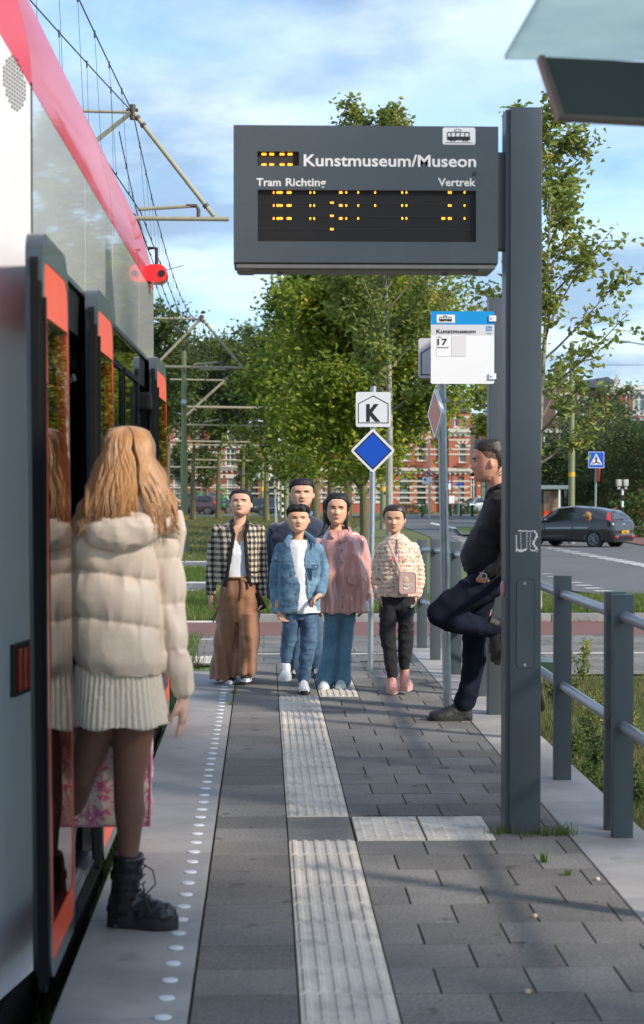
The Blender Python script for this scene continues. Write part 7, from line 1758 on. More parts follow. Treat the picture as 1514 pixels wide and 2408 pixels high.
# ================================================================ father, behind the boy
f = Fig(14.75); base = f.p(712, 1596)
hd = Head(f.p(709.5, 1194, -.02), 65.5 * f.k, yaw=R(3), pitch=R(-5), wide=1.10, fem=0.)
def bld(mb):
    hd.solid(mb); hd.ears(mb); f.limb(mb, [(710, 1180, .02, 18), (710, 1210, .03, 19), (710, 1225, .03, 23)])
    f.torso(mb, [(710, 1215, 24, .08), (708, 1240, 55, .10), (706, 1320, 48, .12), (706, 1400, 42, .11)])
    for arm in ([(650, 1245, 0, 13), (640, 1320, 0, 10), (640, 1400, -.02, 7)], [(768, 1245, 0, 13), (775, 1320, 0, 10), (772, 1400, 0, 7)]): f.limb(mb, arm)
    for leg in ([(690, 1400, 0, 20), (690, 1500, 0, 14), (688, 1590, .02, 10)], [(728, 1400, 0, 20), (735, 1500, 0, 14), (741, 1585, .0, 10)]): f.limb(mb, leg)
    hand(mb, f.p(640, 1400, -.02), (0, -.2, -1), (.9, -.5, 0), L=.18, curl=.6, ts=-1); hand(mb, f.p(772, 1400, 0), (0, -.2, -1), (-.9, -.5, 0), L=.18, curl=.6, ts=1)
fa = body('person', f, 'man in a navy sweater standing behind the boy and the teenage girl', base, SK_A, bld)
face(hd, fa, HBLK, LIPB, smile=.3, squint=.62, open_=.012, browth=.022)
haircap(hd, fa, HBLK, hairline(.79, .72, .50, .12, .75, 1.1), th=.035, topadd=.06, fadeside=.4)
mb = MB()
f.torso(mb, [(710, 1212, 25, .09, .02), (709, 1222, 40, .11), (708, 1236, 60, .13), (706, 1265, 72, .15), (706, 1320, 66, .155), (706, 1380, 60, .15), (706, 1405, 60, .15)], e=2.6)
for arm in ([(650, 1246, 0, 20), (640, 1300, .01, 18), (637, 1350, .0, 16), (639, 1398, -.02, 13)], [(768, 1246, 0, 20), (776, 1300, .01, 18), (777, 1350, .0, 16), (773, 1398, -.02, 13)]): f.limb(mb, arm)
sw = cloth(mb, 'sweater', NAVY, fa, vox=.0085, smooth=3, disp=wr(8, .007, 3))
mb = MB(); mb.tube([f.p(697, 1216, -.06), f.p(688, 1207, .02), f.p(710, 1200, .09), f.p(733, 1207, .02), f.p(724, 1216, -.06)], [(.012, .020)] * 5, n=8, dome=True); mb.obj('shirt_collar', pm('collar_blue', (.10, .17, .28), rough=.8), sw, smooth=True)
mb = MB()
f.torso(mb, [(706, 1390, 50, .13), (706, 1430, 50, .13)])
f.limb(mb, [(690, 1420, 0, 27), (692, 1500, 0, 20), (690, 1572, .02, 15)]); f.limb(mb, [(728, 1420, 0, 27), (738, 1500, 0, 20), (743, 1572, 0, 14)])
cloth(mb, 'jeans', DEN4, fa, vox=.0085, smooth=3, disp=wr(10, .006, 9))
shoe(fa, f.p(686, 1594, .1), f.p(689, 1603, -.18), SBK, SBK2, w=.05, h=.085, laces=WSH); shoe(fa, f.p(742, 1592, .08), f.p(746, 1601, -.18), SBK, SWH, w=.05, h=.085, laces=WSH)

# ================================================================ boy
f = Fig(13.66); base = f.p(705, 1626)
hd = Head(f.p(701, 1251, -.03), 60 * f.k, yaw=R(4), pitch=R(-6), wide=1.12, fem=.3)
def bld(mb):
    hd.solid(mb); hd.ears(mb); f.limb(mb, [(702, 1235, .02, 13.5), (703, 1260, .02, 14), (703, 1275, .02, 18)])
    f.torso(mb, [(703, 1268, 18, .06), (703, 1285, 38, .08), (703, 1340, 36, .09), (704, 1420, 33, .09)])
    for arm in ([(660, 1295, 0, 10), (645, 1360, .02, 8), (651, 1425, -.05, 6)], [(746, 1295, 0, 10), (762, 1355, .02, 8), (752, 1398, -.12, 6)]): f.limb(mb, arm)
    for leg in ([(688, 1430, 0, 17), (682, 1510, 0, 12), (674, 1580, .03, 9)], [(722, 1430, 0, 17), (720, 1520, -.03, 12), (715, 1600, -.03, 9)]): f.limb(mb, leg)
    hand(mb, f.p(655, 1433, -.05), (.35, -.3, -.8), (.5, -.9, 0), L=.145, curl=.8, ts=-1)
    hand(mb, f.p(750, 1396, -.13), (-.65, -.55, -.45), (-.1, -.5, -1), L=.15, curl=1.0, ts=-1)
bo = body('person', f, 'boy in an open blue denim jacket over a white shirt', base, SK_B, bld, vox=.0055)
face(hd, bo, HBLK, LIPB, smile=.5, squint=.6, look=(.0, 0), browth=.016)
def spikes(mb):
    rr = random.Random(5)
    for i in range(40): th = rr.uniform(-1.3, 1.3); t = rr.uniform(.80, .98); p = hd.pt(t, th, .04); d = (p - (hd.M @ Vector((0, .05, .5)))).normalized(); mb.tube([p, p + d * .012 + Vector((rr.uniform(-.01, .01), -.006, .012))], [.008, .003], n=5)
haircap(hd, bo, HBLK, hairline(.78, .72, .52, .14, .8, 1.1), th=.038, topadd=.07, extra=spikes, fadeside=.55)
mb = MB(); f.torso(mb, [(703, 1270, 23, .085, .0), (703, 1284, 33, .105), (703, 1330, 36, .125), (706, 1400, 35, .125), (716, 1432, 34, .12, -.01), (719, 1440, 35, .12, -.01)])
cloth(mb, 'shirt', WSH, bo, vox=.0065, smooth=2, disp=wr(11, .005, 6, (1, 1, .5)))
mb = MB()
f.torso(mb, [(703, 1258, 22, .07, .02), (703, 1270, 33, .09, .01), (703, 1283, 44, .10), (703, 1320, 49, .125), (702, 1370, 49, .13), (702, 1420, 50, .13), (702, 1438, 49, .125)], e=2.6)
for arm in ([(660, 1290, 0, 14), (650, 1330, .01, 14.5), (646, 1375, .02, 13.5), (651, 1432, -.03, 11.5)], [(747, 1290, 0, 14), (758, 1330, .02, 14.5), (760, 1362, -.01, 13.5), (752, 1392, -.11, 11.5)]): f.limb(mb, arm)
bxl = lambda py: np.interp(py, [1255, 1274, 1328, 1378, 1438, 1455], [682, 681, 692, 707, 700, 697]); bxr = lambda py: np.interp(py, [1255, 1274, 1328, 1378, 1425, 1455], [722, 720, 715, 721, 725, 730])
op2 = opening(f, bxl, bxr, 1250, 1460, .09)
def dj(co, no):
    r_ = np.zeros_like(co); w = op2(co, no); px, py = PXY(co); r_[:, 1] = w
    seams = -.004 * np.exp(-((py - 1322) / 1.2) ** 2) - .004 * (np.exp(-((np.abs(px - 703) - 38) / 1.0) ** 2)) * (py > 1322) + .004 * (py > 1430)
    r_ += no * ((wr(15, .006, 8)(co, no) + seams) * (w < .01))[:, None]; return r_
dk = cloth(mb, 'denim_jacket', DEN1, bo, vox=.006, smooth=2, disp=dj)
def panel(fig, nm, m, par, pts, dy, th=.004, smooth=False, rows=None):
    """curved patch lying on a garment: pts in photo units, dy surface depth"""
    vs = [fig.p(a, b, dy if not callable(dy) else dy(a, b)) for a, b in pts]; mb = MB(); n = len(vs); fr = [v + Vector((0, -th, 0)) for v in vs]
    mb.add([tuple(v) for v in vs] + [tuple(v) for v in fr], [tuple(range(n, 2 * n))] + [(i, (i + 1) % n, (i + 1) % n + n, i + n) for i in range(n)]); return mb.obj(nm, m, par)
DEN1L = denim('denim_seam', (.03, .10, .18), (.07, .18, .28), 12)
for x0, x1 in ((661, 680), (731, 746)):
    for nm, q in (('chest_pocket', ((x0, 1328), (x1, 1328), (x1 - 1, 1352), ((x0 + x1) / 2, 1357), (x0 + 1, 1352))), ('pocket_flap', ((x0 - 1, 1325), (x1 + 1, 1325), (x1 + 1, 1334), ((x0 + x1) / 2, 1338), (x0 - 1, 1334)))):
        o_ = 0 if nm == 'chest_pocket' else -.004
        panel(f, nm, DEN1L if o_ else DEN1, dk, q, -.138 + o_ if x0 < 700 else -.142 + o_, th=.006)
for y in (1345, 1366, 1389, 1412, 1433): mb = MB(); x = float(bxl(y)) - 4; mb.ball(f.p(x, y, -.150), (.0065, .004, .0065), nu=10, nv=6); mb.obj('button', BUT, dk, smooth=True)
mb = MB(); mb.ball(f.p(740, 1331, -.152), (.007, .004, .007), nu=10, nv=6); mb.obj('button', pm('button_steel', (.4, .4, .38), rough=.4, metal=.7), dk, smooth=True)
mb = MB()      # open collar
for sg, xx in ((-1, [690, 681, 672, 676]), (1, [716, 728, 741, 738])):
    mb.tube([f.p(xx[0], 1252, .02), f.p(xx[1], 1262, -.06), f.p(xx[2], 1274, -.105), f.p(xx[3], 1284, -.125)], [(.012, .018), (.022, .012), (.024, .010), (.010, .006)], n=8, dome=True)
mb.tube([f.p(690, 1253, .02), f.p(703, 1248, .08), f.p(718, 1253, .02)], [(.014, .02)] * 3, n=8, dome=True)
cloth(mb, 'collar', DEN1, dk, vox=.005, smooth=1)
mb = MB(); f.torso(mb, [(704, 1415, 38, .10), (704, 1440, 39, .10), (704, 1455, 38, .085)])
f.limb(mb, [(684, 1448, 0, 20, 31), (680, 1500, -.02, 19), (675, 1545, .02, 16), (677, 1572, .03, 14)]); f.limb(mb, [(725, 1448, 0, 20, 31), (726, 1505, -.04, 19), (718, 1560, -.03, 16), (713, 1596, -.03, 14.5)])
cloth(mb, 'jeans', DEN2, bo, vox=.0065, smooth=2, disp=wr(13, .006, 11))
shoe(bo, f.p(673, 1592, .06), f.p(669, 1607, -.17) + Vector((0, 0, .035)), SWH, SWH, w=.045, h=.085, laces=WSH); s_ = shoe(bo, f.p(713, 1620, .05), f.p(714, 1627, -.18), SWH, SBK2, w=.045, h=.085, laces=WSH)
mb = MB(); mb.ball(f.p(663, 1578, -.03), (.008, .03, .022)); mb.obj('red_logo_patch', SIGNRED, s_, smooth=True)

# ================================================================ teenage girl in the raincoat
f = Fig(13.95); base = f.p(785, 1620)
hd = Head(f.p(790, 1234, -.03), 73 * f.k, yaw=R(-2), pitch=R(-3), roll=R(3), wide=.92, fem=1.)
def bld(mb):
    hd.solid(mb); hd.ears(mb); f.limb(mb, [(790, 1218, .02, 12), (791, 1245, .02, 12.5), (793, 1258, .02, 17)])
    f.torso(mb, [(795, 1255, 18, .06), (798, 1275, 42, .08), (800, 1340, 38, .09), (800, 1430, 36, .09)])
    for arm in ([(752, 1280, 0, 10), (745, 1350, .04, 8), (745, 1410, .04, 6)], [(845, 1275, 0, 10), (860, 1345, .01, 8), (855, 1408, -.03, 6)]): f.limb(mb, arm)
    for leg in ([(782, 1430, 0, 17), (776, 1520, -.02, 12), (765, 1600, -.02, 9)], [(818, 1430, 0, 17), (812, 1520, 0, 12), (801, 1600, 0, 9)]): f.limb(mb, leg)
    hand(mb, f.p(855, 1408, -.03), (-.1, -.15, -1), (-.85, -.5, 0), L=.165, curl=.55, ts=1); hand(mb, f.p(745, 1410, .04), (0, -.1, -1), (.85, -.5, 0), L=.16, curl=.6, ts=-1)
te = body('person', f, 'smiling teenage girl in a shiny pink raincoat and flared blue jeans', base, SK_B, bld)
face(hd, te, HBLK, LIPA, smile=1.0, squint=.55, open_=.022, lipw=.125)
def tails(mb):
    mb.tube([hd.pt(.70, -1.75, .03), f.p(768, 1205, .02), f.p(766, 1235, -.06), f.p(757, 1252, -.10), f.p(745, 1262, -.115)], [(.028, .03), (.030, .03), (.022, .02), (.014, .012), (.006, .005)], n=10, dome=True)
    mb.tube([hd.pt(.70, 1.75, .03), f.p(811, 1205, .03), f.p(814, 1235, .02), f.p(815, 1250, .02)], [(.022, .03), (.020, .03), (.014, .02), (.008, .01)], n=10, dome=True)
    mb.tube([hd.pt(.80, 3.14, .03), f.p(790, 1210, .13), f.p(790, 1250, .13)], [.06, .07, .05], n=12, dome=True)
haircap(hd, te, HBLK, hairline(.82, .70, .28, .05, .45, 1.0), th=.062, extra=tails, name='long_hair')
mb = MB()
f.torso(mb, [(797, 1246, 24, .075, .02), (798, 1258, 35, .10, .01), (799, 1272, 47, .115), (801, 1300, 52, .13), (803, 1350, 57, .145), (805, 1400, 60, .15), (806, 1440, 63, .155)], e=2.5)
for arm in ([(752, 1280, 0, 17), (744, 1330, .03, 16), (744, 1390, .04, 15)], [(845, 1276, 0, 18), (858, 1320, .01, 18), (862, 1365, .0, 17), (858, 1396, -.02, 16.5)]): f.limb(mb, arm)
def rain(co, no):
    px, py = PXY(co); fold = .010 * np.sin((px - 800) * .16 + vnoise(co, 4, 5) * 3) * np.clip((py - 1280) / 60, .3, 1); plk = .006 * (np.abs(px - (801 + (py - 1290) * .015)) < 6.5) * (no[:, 1] < -.3); return fold + plk + wr(9, .006, 12, (1.4, 1, .5))(co, no)
rc = cloth(mb, 'raincoat', RAIN, te, vox=.0065, smooth=2, disp=rain)
for y in (1291, 1320, 1348, 1374, 1400, 1423, 1438): mb = MB(); mb.ball(f.p(801 + (y - 1290) * .015, y, -.157 if y > 1310 else -.145), (.0085, .006, .0085), nu=10, nv=6); mb.obj('button', BUT, rc, smooth=True)
panel(f, 'pocket_flap', RAIN, rc, ((815, 1353), (839, 1358), (838, 1374), (815, 1369)), -.147, th=.008)
mb = MB()
mb.tube([f.p(781, 1262, -.10), f.p(775, 1248, -.04), f.p(778, 1242, .06), f.p(797, 1238, .12), f.p(820, 1244, .06), f.p(822, 1252, -.04), f.p(812, 1264, -.11), f.p(799, 1272, -.13)], [(.016, .022)] * 8, n=8, dome=True)
mb.tube([f.p(818, 1256, -.02), f.p(835, 1256, .0), f.p(852, 1266, .02)], [.018, .022, .008], n=10, dome=True); mb.tube([f.p(775, 1256, -.02), f.p(762, 1262, .0)], [.018, .012], n=8, dome=True)
cloth(mb, 'hood', RAIN, rc, vox=.0055, smooth=1, disp=wr(20, .004, 2))
mb = MB(); f.limb(mb, [(857, 1392, -.02, 13.5), (855.5, 1409, -.03, 11)]); cloth(mb, 'inner_cuff', pm('cuff_pink', (.55, .25, .23), rough=.8), te, vox=.006, smooth=1)
mb = MB(); f.torso(mb, [(800, 1420, 38, .10), (799, 1450, 38, .09)])
f.limb(mb, [(781, 1448, 0, 19, 31), (777, 1500, -.01, 17), (773, 1540, -.02, 17), (766, 1580, -.02, 20), (763, 1603, -.02, 21)]); f.limb(mb, [(818, 1448, 0, 19, 31), (813, 1500, 0, 17), (808, 1540, 0, 17), (806, 1580, 0, 20), (804, 1603, 0, 21.5)])
cloth(mb, 'flared_jeans', DEN3, te, vox=.0065, smooth=2, disp=wr(13, .005, 15))
shoe(te, f.p(766, 1613, .05), f.p(758, 1621, -.16), SWH, SWH, w=.042, h=.07); shoe(te, f.p(803, 1613, .06), f.p(798, 1621, -.16), SWH, SWH, w=.042, h=.07)

# ================================================================ young girl in the floral jacket
f = Fig(13.6); base = f.p(935, 1628)
hd = Head(f.p(927, 1252, -.02), 64 * f.k, yaw=R(-8), pitch=R(3), wide=1.0, fem=.8)
def bld(mb):
    hd.solid(mb); hd.ears(mb); f.limb(mb, [(929, 1238, .02, 11), (931, 1258, .02, 11.5), (932, 1270, .02, 15)])
    f.torso(mb, [(932, 1266, 16, .055), (934, 1282, 36, .07), (936, 1340, 34, .08), (934, 1410, 34, .085)])
    for arm in ([(896, 1290, 0, 9), (883, 1350, .0, 7), (892, 1400, -.03, 6)], [(975, 1290, 0, 9), (991, 1350, .0, 7), (980, 1395, -.03, 6)]): f.limb(mb, arm)
    for leg in ([(918, 1410, 0, 15), (920, 1500, -.02, 10), (920, 1605, -.02, 7)], [(950, 1410, 0, 15), (953, 1500, 0, 10), (952, 1595, 0, 7)]): f.limb(mb, leg)
    hand(mb, f.p(893, 1398, -.03), (.2, -.1, -1), (.9, -.5, 0), L=.13, curl=.4, ts=-1); hand(mb, f.p(979, 1393, -.03), (-.2, -.1, -1), (-.9, -.5, 0), L=.13, curl=.4, ts=1)
yg = body('person', f, 'young girl in a cream floral quilted jacket and black jogging trousers', base, SK_B, bld, vox=.0055)
face(hd, yg, HBLK, LIPB, smile=-.2, squint=.5, lipw=.09, browth=.014)
haircap(hd, yg, HBRN, hairline(.81, .73, .42, .10, .6, 1.02), th=.05, extra=lambda mb: mb.tube([hd.pt(.8, 3.0, .02), hd.M @ Vector((.1, .55, .45)), hd.M @ Vector((.14, .5, .1))], [.03, .035, .015], n=10, dome=True))
mb = MB()
f.torso(mb, [(932, 1256, 15, .062, .01), (933, 1266, 26, .085, .0), (934, 1280, 39, .095), (936, 1310, 44, .115), (936, 1350, 46, .12), (935, 1392, 44, .12), (934, 1402, 42, .12)], e=2.4)
for arm in ([(900, 1288, 0, 13.5), (889, 1330, .01, 14.5), (886, 1370, .0, 14), (892, 1405, -.03, 11.5)], [(972, 1288, 0, 13.5), (984, 1330, .01, 14.5), (987, 1365, .0, 14), (980, 1399, -.03, 11.5)]): f.limb(mb, arm)
def quilt(sp, amp, ph=0., tilt=0.):
    def f_(co, no):
        px, py = PXY(co); q = (py + tilt * (px - 934) + ph) / sp; fr = q - np.floor(q); return amp * (np.sin(np.pi * fr) ** .6 - .75)
    return f_
def dq(co, no): return quilt(10.5, .0055)(co, no) + wr(22, .004, 3)(co, no)
fj = cloth(mb, 'quilted_jacket', FLOR, yg, vox=.0058, smooth=1, disp=dq)
mb = MB(); mb.tube([f.p(932.5, 1268, -.092), f.p(935, 1300, -.130), f.p(935, 1350, -.136), f.p(934, 1402, -.128)], [(.004, .006)] * 4, n=6); mb.obj('zip', pm('zip_grey', (.35, .33, .30), rough=.4, metal=.5), fj, smooth=True)
mb = MB(); mb.tube([f.p(920, 1263, -.03), f.p(926, 1268, -.075), f.p(932, 1270, -.085), f.p(939, 1268, -.075), f.p(945, 1262, -.03)], [(.009, .012)] * 5, n=8); mb.obj('inner_collar', pm('collar_pink', (.60, .30, .28), rough=.8), yg, smooth=True)
mb = MB(); f.torso(mb, [(933, 1388, 39, .10), (933, 1405, 41, .105), (933, 1432, 40, .09)])
f.limb(mb, [(913, 1424, 0, 21, 33), (911, 1480, -.02, 19), (917, 1540, -.02, 16), (923, 1585, -.02, 12.5)]); f.limb(mb, [(953, 1424, 0, 21, 33), (955, 1480, 0, 19), (954, 1530, 0, 17), (952, 1566, 0, 13)])
jp = cloth(mb, 'jogging_trousers', BLKF, yg, vox=.0065, smooth=2, disp=wr(11, .008, 21))
def swoosh(fig, cx, cy, w, dy, m, par, txt=None):
    P = [(-.5, -.02), (-.42, -.18), (-.30, -.26), (-.1, -.22), (.5, .18), (-.08, -.02), (-.25, -.06), (-.33, -.0), (-.34, .08)]
    panel(fig, 'logo', m, par, [(cx + a * w, cy - b * w) for a, b in P], dy, th=.002)
    if txt:
        me = text_mb(txt, w * fig.k * .42, Matrix.Identity(4), .0006, .01 * w * fig.k, sx=1.0); q = fig.p(cx - w * .38, cy - w * .12, dy - .003); me.transform(M_front(*q)); o = par.get('_org', (0, 0, 0)); me.transform(Matrix.Translation((-o[0], -o[1], -o[2]))); link('lettering', me, m, par)
swoosh(f, 968, 1424, 10, -.118, WSH, jp, 'NIKE')
for x, y, dx in ((923, 1620, -2), (952, 1612, 3)):
    s_ = shoe(yg, f.p(x, y - 2, .07), f.p(x + dx, y + 9, -.15), SPK_, SPK2, w=.045, h=.095, sole_h=.04, laces=SPK2, ankle=.038)
bg = thing('shoulder_bag', tuple(f.p(954, 1368, -.16)), 'small pink shoulder bag worn across the floral jacket', 'bag')
BAGM = pm('bag_pink', (.52, .36, .34), rough=.6, var=.05); BAGW = pm('bag_print', (.75, .68, .62), rough=.5)
p = f.p(954, 1368, -.165); mb = MB(); w_, h_ = 19.5 * f.k, 25 * f.k
pts = [(p.x + x, p.z + z) for x, z in round_poly([(-w_, -h_), (w_, -h_), (w_, h_), (-w_, h_)], .025)]
mb.prism(pts, 'y', p.y - .022, p.y + .022); o = cloth(mb, 'pouch', BAGM, bg, vox=.005, smooth=2)
mb = MB(); mb.tube([(x, p.y - .022, z) for x, z in pts + pts[:1]], .0028, n=5, caps=False); mb.obj('piping', pm('bag_piping', (.42, .27, .26), rough=.6), o)
mb = MB(); pp = [f.p(940, 1346, -.15), f.p(930, 1320, -.140), f.p(920, 1295, -.128), f.p(913, 1275, -.10), f.p(912, 1266, -.04), f.p(916, 1262, .03)]; mb.tube(pp, [(.010, .003)] * 6, n=8); mb.obj('strap', BAGM, bg, smooth=True)
swoosh(f, 955, 1378, 22, -.189, BAGW, o, 'NIKE')
mb = MB(); mb.ball(f.p(950, 1360, -.188), (.022, .003, .024), nu=12, nv=6); mb.obj('gold_print', pm('print_gold', (.62, .48, .30), rough=.5, var=.3, vs=90), o)

# ================================================================ man leaning against the post, seen from the side
f = Fig(11.95); base = f.p(1075, 1703)
hd = Head(f.p(1150, 1132, .0), 95 * f.k, yaw=R(-90), pitch=R(2), wide=.98, fem=0.)
def bld(mb):
    hd.solid(mb, 64, 60); hd.ears(mb)
    f.limb(mb, [(1166, 1110, .0, 23), (1172, 1138, .0, 24), (1180, 1162, .0, 30)])
    f.torso(mb, [(1180, 1155, 22, .10), (1176, 1180, 28, .16), (1160, 1260, 36, .15), (1150, 1340, 36, .13), (1150, 1370, 38, .13)])
    f.limb(mb, [(1190, 1185, -.20, 13), (1190, 1300, -.24, 11), (1135, 1345, -.22, 8)]); f.limb(mb, [(1190, 1185, .20, 13), (1192, 1300, .22, 11), (1150, 1350, .2, 8)])
    f.limb(mb, [(1150, 1365, .10, 26), (1128, 1520, .09, 18), (1098, 1665, .08, 12)]); f.limb(mb, [(1150, 1375, -.10, 26), (1035, 1440, -.11, 20), (1165, 1478, -.10, 12)])
    hand(mb, f.p(1135, 1344, -.215), (-.5, .25, -.8), (.3, .9, 0), L=.15, curl=.3, ts=1); hand(mb, f.p(1150, 1352, .2), (-.3, 0, -1), (0, -1, 0), L=.18, curl=.3, ts=1)
lm = body('person', f, 'man in black with slicked back hair leaning against the post with one knee raised', base, SK_D, bld)
for sg in (-1, 1):
    mb = MB(); mb.ball(hd.surf(sg * .135, .50, -.02), (.014, .014, .008)); e = mb.obj('eye', EYEW, lm, smooth=True); mb = MB(); mb.tube([hd.surf(sg * (.135 + dx), .507 - abs(dx) * .1, .004) for dx in (-.05, 0, .05)], [.002, .0035, .002], n=6); mb.obj('eyelid', LASH, lm)
    mb = MB(); mb.tube([hd.surf(sg * (.135 + dx), .575 + dz, .006) for dx, dz in ((-.07, 0), (-.02, .012), (.04, .012), (.09, -.01))], [.003, .006, .006, .002], n=6); mb.obj('eyebrow', HBRN, lm, smooth=True)
mb = MB(); mb.tube([hd.surf(dx, .232 - abs(dx) * .06, .012) for dx in (-.09, -.04, 0, .04, .09)], [.003, .007, .008, .007, .003], n=6); mb.obj('lips', LIPB, lm, smooth=True)
def slick(co, no): a = co[:, 2] * 60 + co[:, 0] * 18; return .0022 * np.sin(a * 9 + vnoise(co, 30, 1) * 1.5)
haircap(hd, lm, HBRN, hairline(.83, .79, .72, .60, .55, .8), th=.032, topadd=.05, disp=slick, rough=.003, vox=.005)
# cropped sides
SHAVE = pm('cropped_hair', (.10, .055, .04), rough=.8, var=.3, vs=200, col2=(.20, .11, .08), c2s=60)
haircap(hd, lm, SHAVE, hairline(.86, .76, .56, .34, .55, 1.0), th=.020, name='cropped_sides', rough=.0, vox=.005)
TAT = pm('tattoo_ink', (.09, .05, .045), rough=.6)
for a, b in (((1167, 1112), (1176, 1097)), ((1168, 1115), (1180, 1104)), ((1170, 1118), (1184, 1111))):
    mb = MB(); p0, p1 = f.p(a[0], a[1], -.069), f.p(b[0], b[1], -.060); mb.tube([p0, p0.lerp(p1, .5) + Vector((0, -.003, -.004)), p1], [.002, .0035, .001], n=5); mb.obj('tattoo', TAT, lm)
mb = MB()
f.torso(mb, [(1172, 1149, 23, .10), (1176, 1158, 27, .15), (1177, 1172, 33, .20), (1174, 1205, 43, .215), (1169, 1230, 48, .21), (1159, 1258, 53, .20), (1149, 1285, 57, .19), (1142, 1307, 58, .185), (1143, 1330, 53, .18), (1145, 1343, 50, .175)], e=2.2)
f.limb(mb, [(1186, 1182, -.20, 21), (1188, 1240, -.235, 19), (1186, 1295, -.245, 18), (1170, 1325, -.24, 16), (1140, 1342, -.225, 13)]); f.limb(mb, [(1186, 1182, .20, 21), (1190, 1300, .23, 17), (1150, 1345, .21, 13)])
def swd(co, no):
    px, py = PXY(co); return wr(9, .008, 31)(co, no) + .004 * (py > 1325) * (px < 1185) * np.sin(px * 1.8) * .4
sw = cloth(mb, 'sweater', BLKK, lm, vox=.007, smooth=2, disp=swd)
mb = MB(); mb.tube([f.p(1146, 1166, -.02), f.p(1152, 1152, -.06), f.p(1170, 1143, -.10), f.p(1192, 1137, -.09)], [(.012, .016), (.016, .02), (.016, .024), (.014, .02)], n=8, dome=True); mb.tube([f.p(1146, 1166, -.02), f.p(1145, 1176, -.01), f.p(1143, 1190, 0)], [.012, .010, .006], n=8, dome=True); cloth(mb, 'collar', BLKF, sw, vox=.006, smooth=1)
mb = MB(); q = f.p(1178, 1250, -.305); mb.box(q.x - .04, q.x + .06, q.y, q.y + .03, q.z - .10, q.z + .10, bev=.01); pk = mb.obj('sleeve_pocket', BLKF, sw, smooth=True)
mb = MB(); q = f.p(1180, 1263, -.307); mb.tube([(q.x, q.y - .006, q.z), (q.x, q.y + .002, q.z)], .020, n=16); bd = mb.obj('sleeve_badge', BLACK, sw)
mb = MB(); mb.tube([(q.x + math.cos(a * math.pi / 8) * .017, q.y - .007, q.z + math.sin(a * math.pi / 8) * .017) for a in range(17)], .0018, n=4); mb.obj('badge_ring', GALV, bd)
mb = MB()
f.torso(mb, [(1146, 1334, 47, .165), (1148, 1350, 49, .17), (1152, 1375, 47, .17), (1152, 1395, 40, .16)], e=2.3)
f.limb(mb, [(1145, 1372, .09, 36), (1126, 1440, .09, 32), (1121, 1500, .09, 29), (1120, 1560, .085, 27), (1111, 1614, .08, 24), (1097, 1660, .08, 25)])
f.limb(mb, [(1150, 1368, -.10, 38), (1100, 1395, -.11, 37), (1050, 1425, -.12, 33), (1026, 1442, -.12, 27.5)]); f.limb(mb, [(1026, 1444, -.12, 27), (1065, 1458, -.12, 27), (1110, 1468, -.11, 25), (1150, 1478, -.10, 19), (1176, 1474, -.10, 16)])
def jn(co, no):
    px, py = PXY(co); return wr(10, .008, 41, (1, 1, 1.3))(co, no)
jn_ = cloth(mb, 'dark_jeans', NVJ, lm, vox=.0075, smooth=2, disp=jn)
shoe(lm, f.p(1113, 1700, .085), f.p(1012, 1703, .075), SBK, SBK2, w=.055, h=.105, sole_h=.036, laces=SBK2, ankle=.055)
# raised shoe: sole against the post
mb = MB(); A = f.p(1180, 1462, -.10); B = f.p(1168, 1558, -.10)
def sole_shoe(heel, toe, up):
    d = (toe - heel); L_ = d.length; d.normalize(); u = Vector(up); u = (u - d * u.dot(d)).normalized(); s = d.cross(u); P = lambda a, b, c: heel + d * (a * L_) + s * b + u * c
    mb = MB(); rings = []
    for a, ww, hh in [(-.02, .55, .62), (.04, .80, 1.0), (.16, .88, 1.05), (.30, .84, .98), (.45, .90, .80), (.62, 1.02, .60), (.78, 1.05, .50), (.90, .90, .44), (.98, .55, .36)]: rings.append([P(a, math.cos(t) * .052 * ww, .025 + max(-.2, math.sin(t)) * .10 * hh) for t in [2 * math.pi * i / 20 for i in range(20)]])
    mb.loft(rings); mb.tube([P(.15, 0, .07), P(.10, 0, .13)], .05, n=12); o = cloth(mb, 'shoe', SBK, lm, vox=.006, smooth=2)
    mb = MB(); out = [(.5 + .53 * math.cos(2 * math.pi * i / 24), math.copysign(1, math.sin(2 * math.pi * i / 24 + 1e-6)) * .052 * abs(math.sin(2 * math.pi * i / 24)) ** .5) for i in range(24)]
    mb.loft([[P(a, b, 0) for a, b in out], [P(a, b * 1.04, .016) for a, b in out], [P(a, b, .032) for a, b in out]]); mb.obj('sole', SBK2, o, smooth=True)
sole_shoe(f.p(1192, 1458, -.10), f.p(1172, 1560, -.10), (-1, 0, 0))
# wrist watch
wt = f.p(1126, 1353, -.235); wch = thing('wrist_watch', tuple(wt), 'silver watch on the wrist of the leaning man', 'watch')
dv = (f.p(1120, 1362, -.225) - f.p(1134, 1345, -.225)).normalized()
mb = MB(); c = f.p(1130, 1350, -.225); ring = []
u_ = dv.cross(Vector((0, 1, 0))).normalized(); v_ = dv.cross(u_)
mb.tube([c + (u_ * math.cos(a * math.pi / 12) + v_ * math.sin(a * math.pi / 12)) * .034 for a in range(25)], [(.007, .003)] * 25, n=8, caps=False); mb.obj('bracelet', SPK, wch, smooth=True)
fc = c + Vector((-.006, -.036, .0)); mb = MB(); mb.tube([fc + Vector((0, .004, 0)), fc - Vector((0, .006, 0))], .021, n=20); cs = mb.obj('case', SPK, wch, smooth=True)
mb = MB(); mb.tube([fc - Vector((0, .0061, 0)), fc - Vector((0, .0072, 0))], .0155, n=18); mb.obj('dial', pm('dial_blue', (.01, .015, .03), rough=.2), cs)

